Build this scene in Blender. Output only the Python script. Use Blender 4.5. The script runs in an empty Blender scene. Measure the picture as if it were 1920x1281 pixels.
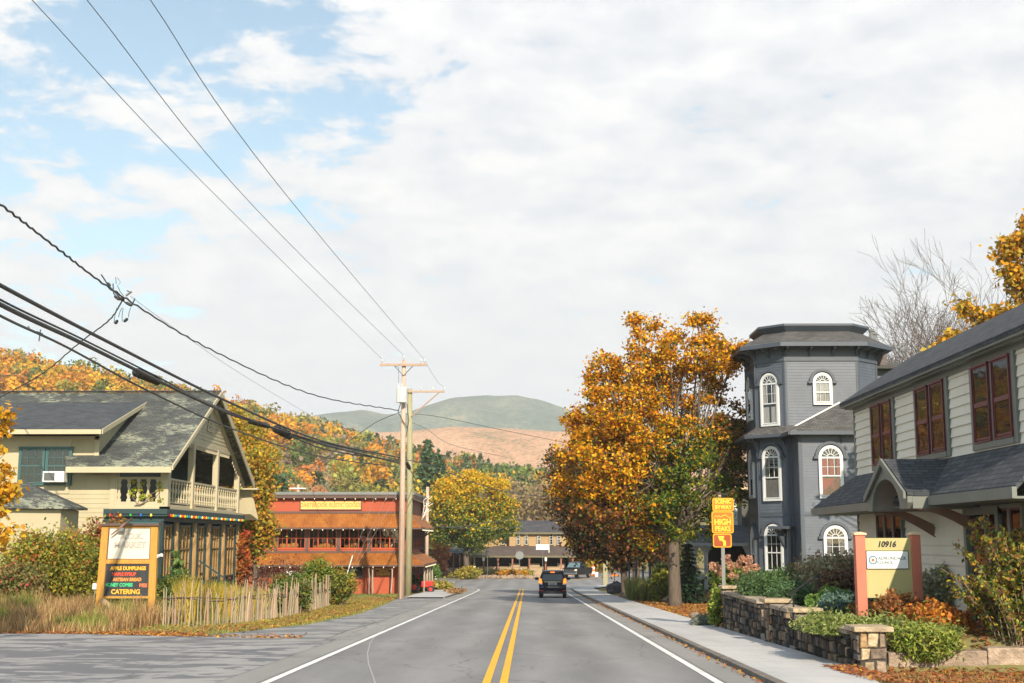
import bpy, math, random
import numpy as np
from mathutils import Vector, Matrix, noise
rad = math.radians
scene = bpy.context.scene
COL = scene.collection
random.seed(7)
RNG = np.random.default_rng(7)

# ------------------------------------------------------------------ camera
FPX = 2400.0
TH = math.atan(371.5 / FPX)
YAW = math.atan(29 * math.cos(TH) / FPX)
CAMZ = 1.67
cam_data = bpy.data.cameras.new('camera')
cam_data.sensor_width = 36.0
cam_data.lens = 36.0 * FPX / 1920
cam_data.clip_end = 30000
cam_data.clip_start = 0.1
cam = bpy.data.objects.new('camera', cam_data)
cam.location = (0, 0, CAMZ)
cam.rotation_euler = (math.pi / 2 + TH, 0, YAW)
COL.objects.link(cam)
scene.camera = cam

# ------------------------------------------------------------------ world, sun, exposure
SUN_AZ, SUN_EL = rad(14), rad(30)     # azimuth measured from straight behind the camera towards the right
sun_dir = Vector((math.sin(SUN_AZ) * math.cos(SUN_EL), -math.cos(SUN_AZ) * math.cos(SUN_EL), math.sin(SUN_EL)))
sl = bpy.data.lights.new('sun', 'SUN')
sl.energy = 4.0
sl.angle = rad(0.6)
sl.color = (1.0, 0.85, 0.66)
so = bpy.data.objects.new('sun', sl)
so.rotation_euler = sun_dir.to_track_quat('Z', 'Y').to_euler()
so.location = sun_dir * 60
COL.objects.link(so)

world = bpy.data.worlds.new('World')
scene.world = world
world.use_nodes = True
wt = world.node_tree
wt.nodes.clear()
def N(t, typ, **kw):
    n = t.nodes.new(typ)
    for k, v in kw.items():
        if k.startswith('i_'):
            n.inputs[int(k[2:])].default_value = v
        else:
            setattr(n, k, v)
    return n
def math_node(t, op, a, b=None, clamp=False):
    n = t.nodes.new('ShaderNodeMath'); n.operation = op; n.use_clamp = clamp
    for i, v in enumerate((a, b)):
        if v is None: continue
        if isinstance(v, (int, float)): n.inputs[i].default_value = v
        else: t.links.new(v, n.inputs[i])
    return n.outputs[0]
def build_sky():
    t = wt; L = t.links.new
    out = N(t, 'ShaderNodeOutputWorld'); bg = N(t, 'ShaderNodeBackground')
    bg.inputs[1].default_value = 0.062
    sky = N(t, 'ShaderNodeTexSky', sky_type='NISHITA', sun_disc=False)
    sky.sun_elevation = SUN_EL
    sky.sun_rotation = math.atan2(sun_dir.x, sun_dir.y)
    sky.altitude = 300
    tc = N(t, 'ShaderNodeTexCoord')
    nrm = N(t, 'ShaderNodeVectorMath', operation='NORMALIZE'); L(tc.outputs['Generated'], nrm.inputs[0])
    sep = N(t, 'ShaderNodeSeparateXYZ'); L(nrm.outputs[0], sep.inputs[0])
    zc = math_node(t, 'ADD', math_node(t, 'MAXIMUM', sep.outputs[2], 0.0), 0.22)
    u = math_node(t, 'DIVIDE', sep.outputs[0], zc); v = math_node(t, 'DIVIDE', sep.outputs[1], zc)
    cmb = N(t, 'ShaderNodeCombineXYZ'); L(u, cmb.inputs[0]); L(v, cmb.inputs[1]); L(math_node(t, 'MULTIPLY', sep.outputs[2], 1.6), cmb.inputs[2])
    def fbm(scale, det, rough, off, dist=0.0):
        mp = N(t, 'ShaderNodeMapping'); mp.inputs[1].default_value = off; L(cmb.outputs[0], mp.inputs[0])
        n = N(t, 'ShaderNodeTexNoise'); n.inputs['Scale'].default_value = scale; n.inputs['Detail'].default_value = det
        n.inputs['Roughness'].default_value = rough; n.inputs['Distortion'].default_value = dist
        L(mp.outputs[0], n.inputs['Vector']); return n.outputs[0]
    n1 = fbm(7.0, 10, 0.60, (1.7, 0.4, 0.0), 0.2)
    n2 = fbm(10.0, 6, 0.55, (4.0, 2.0, 1.0), 0.1)
    # opening in the deck: a direction in the upper left of the frame
    d = Vector((-0.30, 0.84, 0.45)).normalized()
    dot = N(t, 'ShaderNodeVectorMath', operation='DOT_PRODUCT'); L(nrm.outputs[0], dot.inputs[0]); dot.inputs[1].default_value = d
    d2 = Vector((-0.38, 0.88, 0.24)).normalized()
    dot2 = N(t, 'ShaderNodeVectorMath', operation='DOT_PRODUCT'); L(nrm.outputs[0], dot2.inputs[0]); dot2.inputs[1].default_value = d2
    def near(o, a, b):
        r = N(t, 'ShaderNodeMapRange', interpolation_type='SMOOTHSTEP'); L(o, r.inputs[0])
        r.inputs[1].default_value = a; r.inputs[2].default_value = b; return r.outputs[0]
    gap = math_node(t, 'MAXIMUM', near(dot.outputs[1], 0.938, 0.995), math_node(t, 'MULTIPLY', near(dot2.outputs[1], 0.975, 0.998), 0.80))
    dens = math_node(t, 'ADD', math_node(t, 'SUBTRACT', math_node(t, 'MULTIPLY', n1, 2.3), 0.66), math_node(t, 'MULTIPLY', n2, 0.34))
    dens = math_node(t, 'SUBTRACT', dens, math_node(t, 'MULTIPLY', gap, 0.50))
    cov = math_node(t, 'MULTIPLY', near(dens, 0.06, 0.38), math_node(t, 'ADD', 0.18, math_node(t, 'MULTIPLY', near(math_node(t, 'SUBTRACT', sep.outputs[1], math_node(t, 'MULTIPLY', sep.outputs[0], 0.55)), 0.15, 0.6), 0.82)))
    cr = N(t, 'ShaderNodeMapRange'); L(math_node(t, 'ADD', math_node(t, 'MULTIPLY', n1, 0.6), math_node(t, 'MULTIPLY', n2, 0.4)), cr.inputs[0]); cr.inputs[1].default_value = 0.40; cr.inputs[2].default_value = 0.60
    cmix = N(t, 'ShaderNodeMix', data_type='RGBA'); L(cr.outputs[0], cmix.inputs[0])
    cmix.inputs[6].default_value = (7.2, 7.65, 8.4, 1); cmix.inputs[7].default_value = (9.6, 9.65, 9.8, 1)
    # bluish grey bank of cloud towards the horizon
    hz = near(sep.outputs[2], 0.02, 0.30)
    hm = N(t, 'ShaderNodeMix', data_type='RGBA'); L(hz, hm.inputs[0])
    hm.inputs[6].default_value = (8.3, 8.85, 9.8, 1); L(cmix.outputs[2], hm.inputs[7])
    skyb = N(t, 'ShaderNodeMix', data_type='RGBA', blend_type='MULTIPLY'); skyb.inputs[0].default_value = 1.0
    L(sky.outputs[0], skyb.inputs[6]); skyb.inputs[7].default_value = (1.75, 1.95, 1.75, 1)
    mix = N(t, 'ShaderNodeMix', data_type='RGBA'); L(cov, mix.inputs[0]); L(skyb.outputs[2], mix.inputs[6]); L(hm.outputs[2], mix.inputs[7])
    L(mix.outputs[2], bg.inputs[0]); L(bg.outputs[0], out.inputs[0])
build_sky()
vs = scene.view_settings
vs.view_transform = 'Standard'; vs.look = 'None'; vs.gamma = 1.0; vs.exposure = 0.85
scene.display_settings.display_device = 'sRGB'
scene.cycles.max_bounces = 6
scene.cycles.transparent_max_bounces = 12
scene.cycles.volume_bounces = 0
scene.cycles.use_denoising = True

# ------------------------------------------------------------------ geometry of the place
def zg(y):                       # the road falls gently away from the camera, then levels out
    if y < 90: return -0.0229 * y
    if y < 150:
        t = y - 90
        return -2.061 - 0.0229 * t + 0.0229 * t * t / 120
    return -2.748
def at(px, py, Y):               # the point of the vertical plane at depth Y that the photo shows at a pixel
    a = (px - 960) / FPX; b = (640.5 - py) / FPX
    fy = math.cos(TH) - b * math.sin(TH); fz = math.sin(TH) + b * math.cos(TH)
    x = a * math.cos(YAW) - fy * math.sin(YAW); y = a * math.sin(YAW) + fy * math.cos(YAW)
    k = Y / y
    return Vector((x * k, Y, CAMZ + fz * k))
def gp(px, py):                  # the point of the ground at a pixel
    lo, hi = 5.0, 600.0
    for _ in range(50):
        m = (lo + hi) / 2
        p = at(px, py, m)
        if p.z > zg(m): lo = m
        else: hi = m
    return Vector((p.x, m, zg(m)))
def ss(a, b, x):
    t = min(1.0, max(0.0, (x - a) / (b - a))); return t * t * (3 - 2 * t)

# ------------------------------------------------------------------ materials
def lin(h):
    h = h.lstrip('#'); c = [int(h[i:i + 2], 16) / 255 for i in (0, 2, 4)]
    return tuple(((v + 0.055) / 1.055) ** 2.4 if v > 0.04045 else v / 12.92 for v in c)
MATS = {}
def new_mat(name):
    m = bpy.data.materials.new(name); m.use_nodes = True; m.node_tree.nodes.clear(); MATS[name] = m
    return m, m.node_tree
def rgb4(c): return (c[0], c[1], c[2], 1)
def finish(t, col, rough=0.7, metal=0.0, spec=0.4, bump=None, bumps=0.3, bdist=0.02, emit=None, estr=0):
    L = t.links.new
    o = N(t, 'ShaderNodeOutputMaterial'); p = N(t, 'ShaderNodeBsdfPrincipled')
    if hasattr(col, 'links'): L(col, p.inputs['Base Color'])
    else: p.inputs['Base Color'].default_value = rgb4(col)
    if hasattr(rough, 'links'): L(rough, p.inputs['Roughness'])
    else: p.inputs['Roughness'].default_value = rough
    p.inputs['Metallic'].default_value = metal
    p.inputs['Specular IOR Level'].default_value = spec
    if emit: p.inputs['Emission Color'].default_value = rgb4(emit); p.inputs['Emission Strength'].default_value = estr
    if bump is not None:
        b = N(t, 'ShaderNodeBump'); b.inputs['Strength'].default_value = bumps; b.inputs['Distance'].default_value = bdist
        L(bump, b.inputs['Height']); L(b.outputs[0], p.inputs['Normal'])
    L(p.outputs[0], o.inputs[0]); return p
def noise_out(t, scale, detail=4, rough=0.55, vec=None, stretch=None, dist=0.0):
    L = t.links.new
    n = N(t, 'ShaderNodeTexNoise'); n.inputs['Scale'].default_value = scale; n.inputs['Detail'].default_value = detail
    n.inputs['Roughness'].default_value = rough; n.inputs['Distortion'].default_value = dist
    if vec is None:
        vec = N(t, 'ShaderNodeTexCoord').outputs['Object']
    if stretch:
        mp = N(t, 'ShaderNodeMapping'); mp.inputs[3].default_value = stretch; L(vec, mp.inputs[0]); vec = mp.outputs[0]
    L(vec, n.inputs['Vector']); return n.outputs[0]
def ramp(t, fac, stops):
    r = N(t, 'ShaderNodeValToRGB'); e = r.color_ramp.elements
    while len(e) < len(stops): e.new(0.5)
    for i, (p, c) in enumerate(stops): e[i].position = p; e[i].color = rgb4(c)
    t.links.new(fac, r.inputs[0]); return r.outputs[0]
def mixc(t, fac, a, b, mode='MIX'):
    m = N(t, 'ShaderNodeMix', data_type='RGBA', blend_type=mode)
    for i, v in ((0, fac), (6, a), (7, b)):
        if hasattr(v, 'links'): t.links.new(v, m.inputs[i])
        elif isinstance(v, (int, float)): m.inputs[i].default_value = v
        else: m.inputs[i].default_value = rgb4(v)
    return m.outputs[2]
def scl(c, k): return tuple(min(1, v * k) for v in c)
def paint(name, c, rough=0.6, var=0.14, scale=1.3, spec=0.35, bump=0.12, metal=0.0, bscale=30, dirt=None):
    m, t = new_mat(name)
    n = noise_out(t, scale, 6, 0.65)
    c1 = ramp(t, n, [(0.3, scl(c, 1 - var)), (0.7, scl(c, 1 + var))])
    if dirt:
        f = N(t, 'ShaderNodeMapRange'); t.links.new(noise_out(t, 0.9, 7, 0.7, stretch=(1, 1, 0.35)), f.inputs[0])
        f.inputs[1].default_value = 0.52; f.inputs[2].default_value = 0.75; f.inputs[4].default_value = 0.6
        c1 = mixc(t, f.outputs[0], c1, dirt)
    finish(t, c1, rough, metal, spec, noise_out(t, bscale, 3), bump, 0.01)
    return m
def tintmat(name, rough=0.7, var=0.2, scale=6, bump=0.3, bscale=25, spec=0.3, bdist=0.02):     # colour comes per piece from the mesh
    m, t = new_mat(name)
    a = N(t, 'ShaderNodeAttribute', attribute_name='tint')
    n = ramp(t, noise_out(t, scale, 5), [(0.3, (1 - var,) * 3), (0.7, (1 + 0 * var,) * 3)])
    finish(t, mixc(t, 1.0, a.outputs[0], n, 'MULTIPLY'), rough, 0, spec, noise_out(t, bscale, 4), bump, bdist)
    return m
def leafmat(name, trans=0.35):
    m, t = new_mat(name); L = t.links.new
    a = N(t, 'ShaderNodeAttribute', attribute_name='tint'); oi = N(t, 'ShaderNodeObjectInfo')
    c = mixc(t, 1.0, a.outputs[0], oi.outputs['Color'], 'MULTIPLY')
    o = N(t, 'ShaderNodeOutputMaterial'); p = N(t, 'ShaderNodeBsdfPrincipled'); L(c, p.inputs[0])
    p.inputs['Roughness'].default_value = 0.55; p.inputs['Specular IOR Level'].default_value = 0.25
    tr = N(t, 'ShaderNodeBsdfTranslucent'); L(c, tr.inputs[0])
    mx = N(t, 'ShaderNodeMixShader'); mx.inputs[0].default_value = trans
    L(p.outputs[0], mx.inputs[1]); L(tr.outputs[0], mx.inputs[2]); L(mx.outputs[0], o.inputs[0]); return m
def uvout(t, stretch=None):
    return N(t, 'ShaderNodeUVMap').outputs[0]
def shingle(name, a, b, bw=0.30, rh=0.14, patch=None, offs=0.5):
    m, t = new_mat(name); L = t.links.new
    br = N(t, 'ShaderNodeTexBrick'); L(uvout(t), br.inputs['Vector'])
    br.offset = offs
    br.inputs['Color1'].default_value = rgb4(a); br.inputs['Color2'].default_value = rgb4(b)
    br.inputs['Mortar'].default_value = rgb4(scl(a, 0.45)); br.inputs['Scale'].default_value = 1
    br.inputs['Mortar Size'].default_value = 0.011; br.inputs['Brick Width'].default_value = bw; br.inputs['Row Height'].default_value = rh
    br.inputs['Bias'].default_value = -0.1
    n = ramp(t, noise_out(t, 1.1, 7, 0.7), [(0.3, (0.7,) * 3), (0.7, (1.15,) * 3)])
    c = mixc(t, 1.0, br.outputs[0], n, 'MULTIPLY')
    if patch:
        f = N(t, 'ShaderNodeMapRange'); L(noise_out(t, 0.42, 6, 0.75, stretch=(1, 1, 1)), f.inputs[0])
        f.inputs[1].default_value = 0.50; f.inputs[2].default_value = 0.60; f.inputs[4].default_value = 0.75
        f2 = math_node(t, 'MULTIPLY', f.outputs[0], math_node(t, 'GREATER_THAN', noise_out(t, 9, 2, stretch=(.5, 1, 1)), 0.46))
        c = mixc(t, f2, c, patch)
    finish(t, c, 0.85, 0, 0.25, br.outputs['Fac'], -0.6, 0.02)
    return m
def woodmat(name, a, b, rough=0.75, stretch=(14, 14, 1.2), scale=1.6):
    m, t = new_mat(name)
    n = noise_out(t, scale, 7, 0.65, stretch=stretch, dist=0.4)
    finish(t, ramp(t, n, [(0.3, a), (0.68, b)]), rough, 0, 0.3, n, 0.35, 0.01)
    return m
def glassmat(name, c=(0.01, 0.013, 0.015), refl=0.04, clear=0.7, fm=0.75):
    m, t = new_mat(name); L = t.links.new
    o = N(t, 'ShaderNodeOutputMaterial')
    g = N(t, 'ShaderNodeBsdfGlossy'); g.inputs[0].default_value = (0.95, 0.97, 1, 1); g.inputs[1].default_value = 0.015
    b = N(t, 'ShaderNodeBump'); b.inputs['Strength'].default_value = 0.04; b.inputs['Distance'].default_value = 0.05
    L(noise_out(t, 1.4, 2), b.inputs['Height']); L(b.outputs[0], g.inputs['Normal'])
    tr = N(t, 'ShaderNodeBsdfTransparent'); tr.inputs[0].default_value = rgb4((clear,) * 3)
    fr = N(t, 'ShaderNodeLayerWeight'); fr.inputs[0].default_value = 0.5
    f = math_node(t, 'ADD', math_node(t, 'MULTIPLY', math_node(t, 'ADD', math_node(t, 'POWER', fr.outputs[1], 4.0), 0.04), fm), refl, clamp=True)
    mx = N(t, 'ShaderNodeMixShader'); L(f, mx.inputs[0]); L(tr.outputs[0], mx.inputs[1]); L(g.outputs[0], mx.inputs[2]); L(mx.outputs[0], o.inputs[0])
    return m
def asphalt(name, a, b, c, scale=0.5, crack=True, patchy=False, tracks=False, joints=False, cw=.012):
    m, t = new_mat(name); L = t.links.new
    obj = N(t, 'ShaderNodeTexCoord').outputs['Object']
    n = noise_out(t, scale, 8, 0.6, obj, stretch=(1.6, 0.35, 1))
    col_ = ramp(t, n, [(0.28, a), (0.5, b), (0.75, c)])
    g = noise_out(t, 60, 2, 0.7, obj)
    col_ = mixc(t, 1.0, col_, ramp(t, g, [(0.3, (0.82,) * 3), (0.7, (1.1,) * 3)]), 'MULTIPLY')
    if patchy:
        f = N(t, 'ShaderNodeMapRange'); L(noise_out(t, 0.75, 9, 0.62, obj, stretch=(0.8, 1.5, 1), dist=0.9), f.inputs[0])
        f.inputs[1].default_value = 0.485; f.inputs[2].default_value = 0.53
        col_ = mixc(t, f.outputs[0], col_, patchy)
    if tracks or joints:
        sx = N(t, 'ShaderNodeSeparateXYZ'); L(obj, sx.inputs[0])
        wv = noise_out(t, 0.25, 3, 0.5, obj)
    if tracks:      # paler, polished wheel paths and a darker oily middle of each lane
        xx = math_node(t, 'ADD', sx.outputs[0], math_node(t, 'MULTIPLY', wv, 0.5))
        s1 = math_node(t, 'SINE', math_node(t, 'MULTIPLY', xx, 2 * math.pi / 1.67))
        col_ = mixc(t, 1.0, col_, ramp(t, math_node(t, 'ADD', math_node(t, 'MULTIPLY', s1, 0.5), 0.5), [(0.0, (0.90,) * 3), (1.0, (1.08,) * 3)]), 'MULTIPLY')
        col_ = mixc(t, 1.0, col_, ramp(t, noise_out(t, 0.11, 5, 0.6, obj, stretch=(6, 1, 1)), [(0.35, (0.88,) * 3), (0.65, (1.08,) * 3)]), 'MULTIPLY')
    if joints:
        fr = math_node(t, 'FRACT', math_node(t, 'DIVIDE', sx.outputs[1], 1.55))
        col_ = mixc(t, math_node(t, 'MULTIPLY', math_node(t, 'LESS_THAN', fr, 0.018), 0.55), col_, (0.08, 0.075, 0.07))
        st = N(t, 'ShaderNodeMapRange'); L(noise_out(t, 1.3, 8, 0.7, obj), st.inputs[0]); st.inputs[1].default_value = 0.52; st.inputs[2].default_value = 0.72; st.inputs[4].default_value = 0.35
        col_ = mixc(t, st.outputs[0], col_, (0.20, 0.18, 0.16))
    if crack:
        v = N(t, 'ShaderNodeTexVoronoi', feature='DISTANCE_TO_EDGE'); v.inputs['Scale'].default_value = 0.28
        mp = N(t, 'ShaderNodeMapping'); mp.inputs[3].default_value = (1, 0.5, 1); L(obj, mp.inputs[0])
        ad = N(t, 'ShaderNodeVectorMath', operation='ADD'); L(mp.outputs[0], ad.inputs[0])
        nn = N(t, 'ShaderNodeTexNoise'); nn.inputs['Scale'].default_value = 0.8; nn.inputs['Detail'].default_value = 6; L(obj, nn.inputs['Vector']); L(nn.outputs[1], ad.inputs[1])
        L(ad.outputs[0], v.inputs['Vector'])
        f = N(t, 'ShaderNodeMapRange'); L(v.outputs['Distance'], f.inputs[0]); f.inputs[1].default_value = cw * .3; f.inputs[2].default_value = cw
        f.inputs[3].default_value = 0.5; f.inputs[4].default_value = 0.0
        col_ = mixc(t, f.outputs[0], col_, scl(a, 0.4))
    finish(t, col_, 0.85, 0, 0.3, g, 0.25, 0.01)
    return m

M = {}
M['asphalt'] = asphalt('asphalt', (0.175, 0.178, 0.184), (0.212, 0.214, 0.220), (0.255, 0.256, 0.260), crack=True, tracks=True, cw=.005)
M['shoulder'] = asphalt('shoulder_asphalt', (0.21, 0.21, 0.205), (0.25, 0.25, 0.245), (0.30, 0.29, 0.28))
M['lot'] = asphalt('old_lot_asphalt', (0.26, 0.26, 0.265), (0.28, 0.28, 0.285), (0.345, 0.34, 0.34), patchy=(0.13, 0.135, 0.15))
M['patch_asphalt'] = asphalt('dark_patch_asphalt', (0.13, 0.135, 0.145), (0.165, 0.17, 0.18), (0.21, 0.21, 0.215), patchy=(0.27, 0.27, 0.27))
M['concrete'] = asphalt('pavement_concrete', (0.36, 0.37, 0.38), (0.43, 0.435, 0.44), (0.50, 0.50, 0.50), crack=False, joints=True)
M['kerb'] = paint('kerb_stone', (0.15, 0.135, 0.12), 0.85, 0.35, 3, bump=0.4)
M['white_line'] = paint('white_road_paint', (0.66, 0.67, 0.68), 0.7, 0.10, 5, dirt=(0.32, 0.32, 0.32))
M['yellow_line'] = paint('yellow_road_paint', (0.72, 0.38, 0.015), 0.7, 0.12, 5, dirt=(0.42, 0.27, 0.10))
M['leaf'] = leafmat('leaf')
M['needle'] = leafmat('needle', 0.12)
M['tint'] = tintmat('tinted_surface')
M['stone'] = tintmat('field_stone', 0.88, 0.5, 7, 0.9, 14, 0.25, 0.06)
M['bark'] = woodmat('bark', (0.055, 0.043, 0.035), (0.15, 0.12, 0.095), 0.95)
M['pale_bark'] = woodmat('pale_bark', (0.22, 0.18, 0.14), (0.45, 0.38, 0.31), 0.95)
M['twig'] = paint('twig_bark', (0.24, 0.185, 0.14), 0.9)
M['glass'] = glassmat('window_glass'); M['dim_glass'] = glassmat('screened_window_glass', refl=0.0, clear=0.5, fm=0.42)
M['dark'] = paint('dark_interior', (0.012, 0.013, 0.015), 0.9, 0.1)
M['white'] = paint('white_paint', (0.72, 0.73, 0.72), 0.5, 0.05)
M['grey_metal'] = paint('galvanised_metal', (0.19, 0.20, 0.20), 0.5, 0.1, metal=0.4)
M['black'] = paint('black_rubber', (0.016, 0.017, 0.02), 0.6, 0.2)

# ------------------------------------------------------------------ mesh helper
ORG = {}
class MB:
    def __init__(s, tint=(0.5, 0.5, 0.5)):
        s.v = []; s.f = []; s.c = []; s.col = tint; s.fr = None; s.smooth = False
    def P(s, a, b, c):
        if s.fr is None: return (a, b, c)
        o, u, n = s.fr
        return (o[0] + u[0] * a + n[0] * c, o[1] + u[1] * a + n[1] * c, o[2] + u[2] * a + n[2] * c + b)
    def add(s, vs, fs):
        k = len(s.v); s.v += [tuple(p) for p in vs]
        for f in fs: s.f.append(tuple(i + k for i in f)); s.c.append(s.col)
    def poly(s, *pts): s.add([s.P(*p) for p in pts], [tuple(range(len(pts)))])
    def hexa(s, p):      # eight corners: bottom four, then top four, same order
        s.add(p, [(3, 2, 1, 0), (4, 5, 6, 7), (0, 1, 5, 4), (1, 2, 6, 5), (2, 3, 7, 6), (3, 0, 4, 7)])
    def box(s, a0, a1, b0, b1, c0, c1):      # in a frame: along, up, out; without one: x, y, z
        if s.fr is None:
            s.hexa([(a0, b0, c0), (a1, b0, c0), (a1, b1, c0), (a0, b1, c0), (a0, b0, c1), (a1, b0, c1), (a1, b1, c1), (a0, b1, c1)])
        else:
            s.hexa([s.P(a0, b0, c0), s.P(a0, b0, c1), s.P(a1, b0, c1), s.P(a1, b0, c0), s.P(a0, b1, c0), s.P(a0, b1, c1), s.P(a1, b1, c1), s.P(a1, b1, c0)])
    def prism(s, pts, d):      # a polygon (3D points) pushed along d
        n = len(pts); d = Vector(d); pts = [Vector(p) for p in pts]
        s.add(pts + [p + d for p in pts], [tuple(range(n))[::-1], tuple(range(n, 2 * n))] + [(i, (i + 1) % n, n + (i + 1) % n, n + i) for i in range(n)])
    def slab(s, pts, th):      # a roof plane: top face given, thickness below
        s.prism(pts, (0, 0, -th))
    def tube(s, pts, r, n=6, r2=None, cap=True):
        pts = [Vector(p) for p in pts]; m = len(pts)
        if r2 is None: r2 = r
        rs = r if isinstance(r, (list, tuple)) else [r + (r2 - r) * i / max(1, m - 1) for i in range(m)]
        vs = []
        a = None
        for i, p in enumerate(pts):
            d = (pts[min(i + 1, m - 1)] - pts[max(i - 1, 0)])
            if d.length < 1e-9: d = Vector((0, 0, 1))
            d.normalize()
            if a is None: a = d.cross(Vector((1, 0, 0)) if abs(d.x) < 0.8 else Vector((0, 1, 0)))
            a = a - d * a.dot(d)
            if a.length < 1e-6: a = d.orthogonal()
            a.normalize(); b = d.cross(a)
            for k in range(n):
                w = 2 * math.pi * k / n
                vs.append(p + (a * math.cos(w) + b * math.sin(w)) * rs[i])
        fs = [(i * n + k, i * n + (k + 1) % n, (i + 1) * n + (k + 1) % n, (i + 1) * n + k) for i in range(m - 1) for k in range(n)]
        if cap: fs += [tuple(range(n))[::-1], tuple(range((m - 1) * n, m * n))]
        s.add(vs, fs)
    def ball(s, c, r, n=8, m=5, sc=(1, 1, 1)):
        vs = []; fs = []
        for i in range(m + 1):
            ph = math.pi * i / m
            for k in range(n):
                w = 2 * math.pi * k / n
                vs.append((c[0] + r * sc[0] * math.sin(ph) * math.cos(w), c[1] + r * sc[1] * math.sin(ph) * math.sin(w), c[2] + r * sc[2] * math.cos(ph)))
        for i in range(m):
            for k in range(n): fs.append((i * n + k, (i + 1) * n + k, (i + 1) * n + (k + 1) % n, i * n + (k + 1) % n))
        s.add(vs, fs)
    def build(s, name, mat, parent=None, smooth=False, bevel=0, origin=None):
        me = bpy.data.meshes.new(name)
        o = bpy.data.objects.new(name, me); COL.objects.link(o)
        if parent is not None: o.parent = parent; org = ORG[parent.name]
        else:
            org = Vector(origin) if origin is not None else Vector((0, 0, 0)); o.location = org
        ORG[o.name] = org
        v = np.array(s.v, dtype=np.float64)
        me.from_pydata((v - np.array(org)).tolist(), [], s.f)
        nl = len(me.loops)
        li = np.empty(nl, np.int32); me.loops.foreach_get('vertex_index', li)
        npol = len(me.polygons); st = np.empty(npol, np.int32); tot = np.empty(npol, np.int32); nor = np.empty(npol * 3, np.float32)
        me.polygons.foreach_get('loop_start', st); me.polygons.foreach_get('loop_total', tot); me.polygons.foreach_get('normal', nor)
        nor = nor.reshape(-1, 3); nn = np.repeat(nor, tot, axis=0); P = v[li]
        up = np.abs(nn[:, 2]) > 0.985
        u = np.stack([-nn[:, 1], nn[:, 0], np.zeros(nl)], 1); u[up] = (1, 0, 0)
        u /= np.linalg.norm(u, axis=1)[:, None] + 1e-9
        w = np.cross(nn, u)
        uv = me.uv_layers.new(name='UVMap')
        uv.data.foreach_set('uv', np.stack([(P * u).sum(1), (P * w).sum(1)], 1).astype(np.float32).ravel())
        ca = me.color_attributes.new('tint', 'FLOAT_COLOR', 'CORNER')
        cc = np.repeat(np.array([tuple(c[:3]) + (1.0,) for c in s.c], np.float32), tot, axis=0)
        ca.data.foreach_set('color', cc.ravel())
        if isinstance(mat, (list, tuple)):
            for m_ in mat: me.materials.append(m_)
        else: me.materials.append(mat)
        if smooth: me.shade_smooth()
        if bevel:
            b = o.modifiers.new('bevel', 'BEVEL'); b.width = bevel; b.segments = 2; b.limit_method = 'ANGLE'; b.angle_limit = rad(35)
        return o
def tag(o, label=None, cat=None, group=None, kind=None):
    if label: o['label'] = label
    if cat: o['category'] = cat
    if group: o['group'] = group
    if kind: o['kind'] = kind
    return o
def thing(name, loc, label, cat, group=None):
    o = bpy.data.objects.new(name, None); o.empty_display_size = 0.3; COL.objects.link(o); o.location = loc
    ORG[o.name] = Vector(loc)
    return tag(o, label, cat, group)
def kids(o): return KID.get(o.name, [])
def dup(root, loc=None, rotz=None, scale=None, label=None, color=None, group=None):
    def cp(o, par):
        c = o.copy(); COL.objects.link(c)
        if par is not None: c.parent = par
        if color is not None: c.color = color
        for ch in [x for x in o.children]: cp(ch, c)
        return c
    r = cp(root, None)
    if loc is not None: r.location = loc
    if rotz is not None: r.rotation_euler = (0, 0, rotz)
    if scale is not None: r.scale = (scale, scale, scale) if isinstance(scale, (int, float)) else scale
    if label: r['label'] = label
    if group: r['group'] = group
    return r
def text(name, body, size, o, u, up, mat, parent, ext=0.004, bold=0.0, align='CENTER', sx=1.0, shear=0.0):
    cu = bpy.data.curves.new(name, 'FONT'); cu.body = body; cu.size = size; cu.extrude = ext; cu.offset = bold
    cu.align_x = align; cu.align_y = 'CENTER'; cu.resolution_u = 3; cu.shear = shear
    t = bpy.data.objects.new('tmp_text', cu); COL.objects.link(t)
    bpy.context.view_layer.update()
    me = bpy.data.meshes.new_from_object(t.evaluated_get(bpy.context.evaluated_depsgraph_get()))
    bpy.data.objects.remove(t); bpy.data.curves.remove(cu)
    u = Vector(u).normalized(); up = Vector(up).normalized(); n = u.cross(up)
    R = Matrix((u * sx, up, n)).transposed().to_4x4()
    R.translation = Vector(o) - ORG[parent.name]
    me.transform(R); me.materials.clear(); me.materials.append(mat)
    ob = bpy.data.objects.new(name, me); COL.objects.link(ob); ob.parent = parent; ORG[ob.name] = ORG[parent.name]
    return ob
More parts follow.
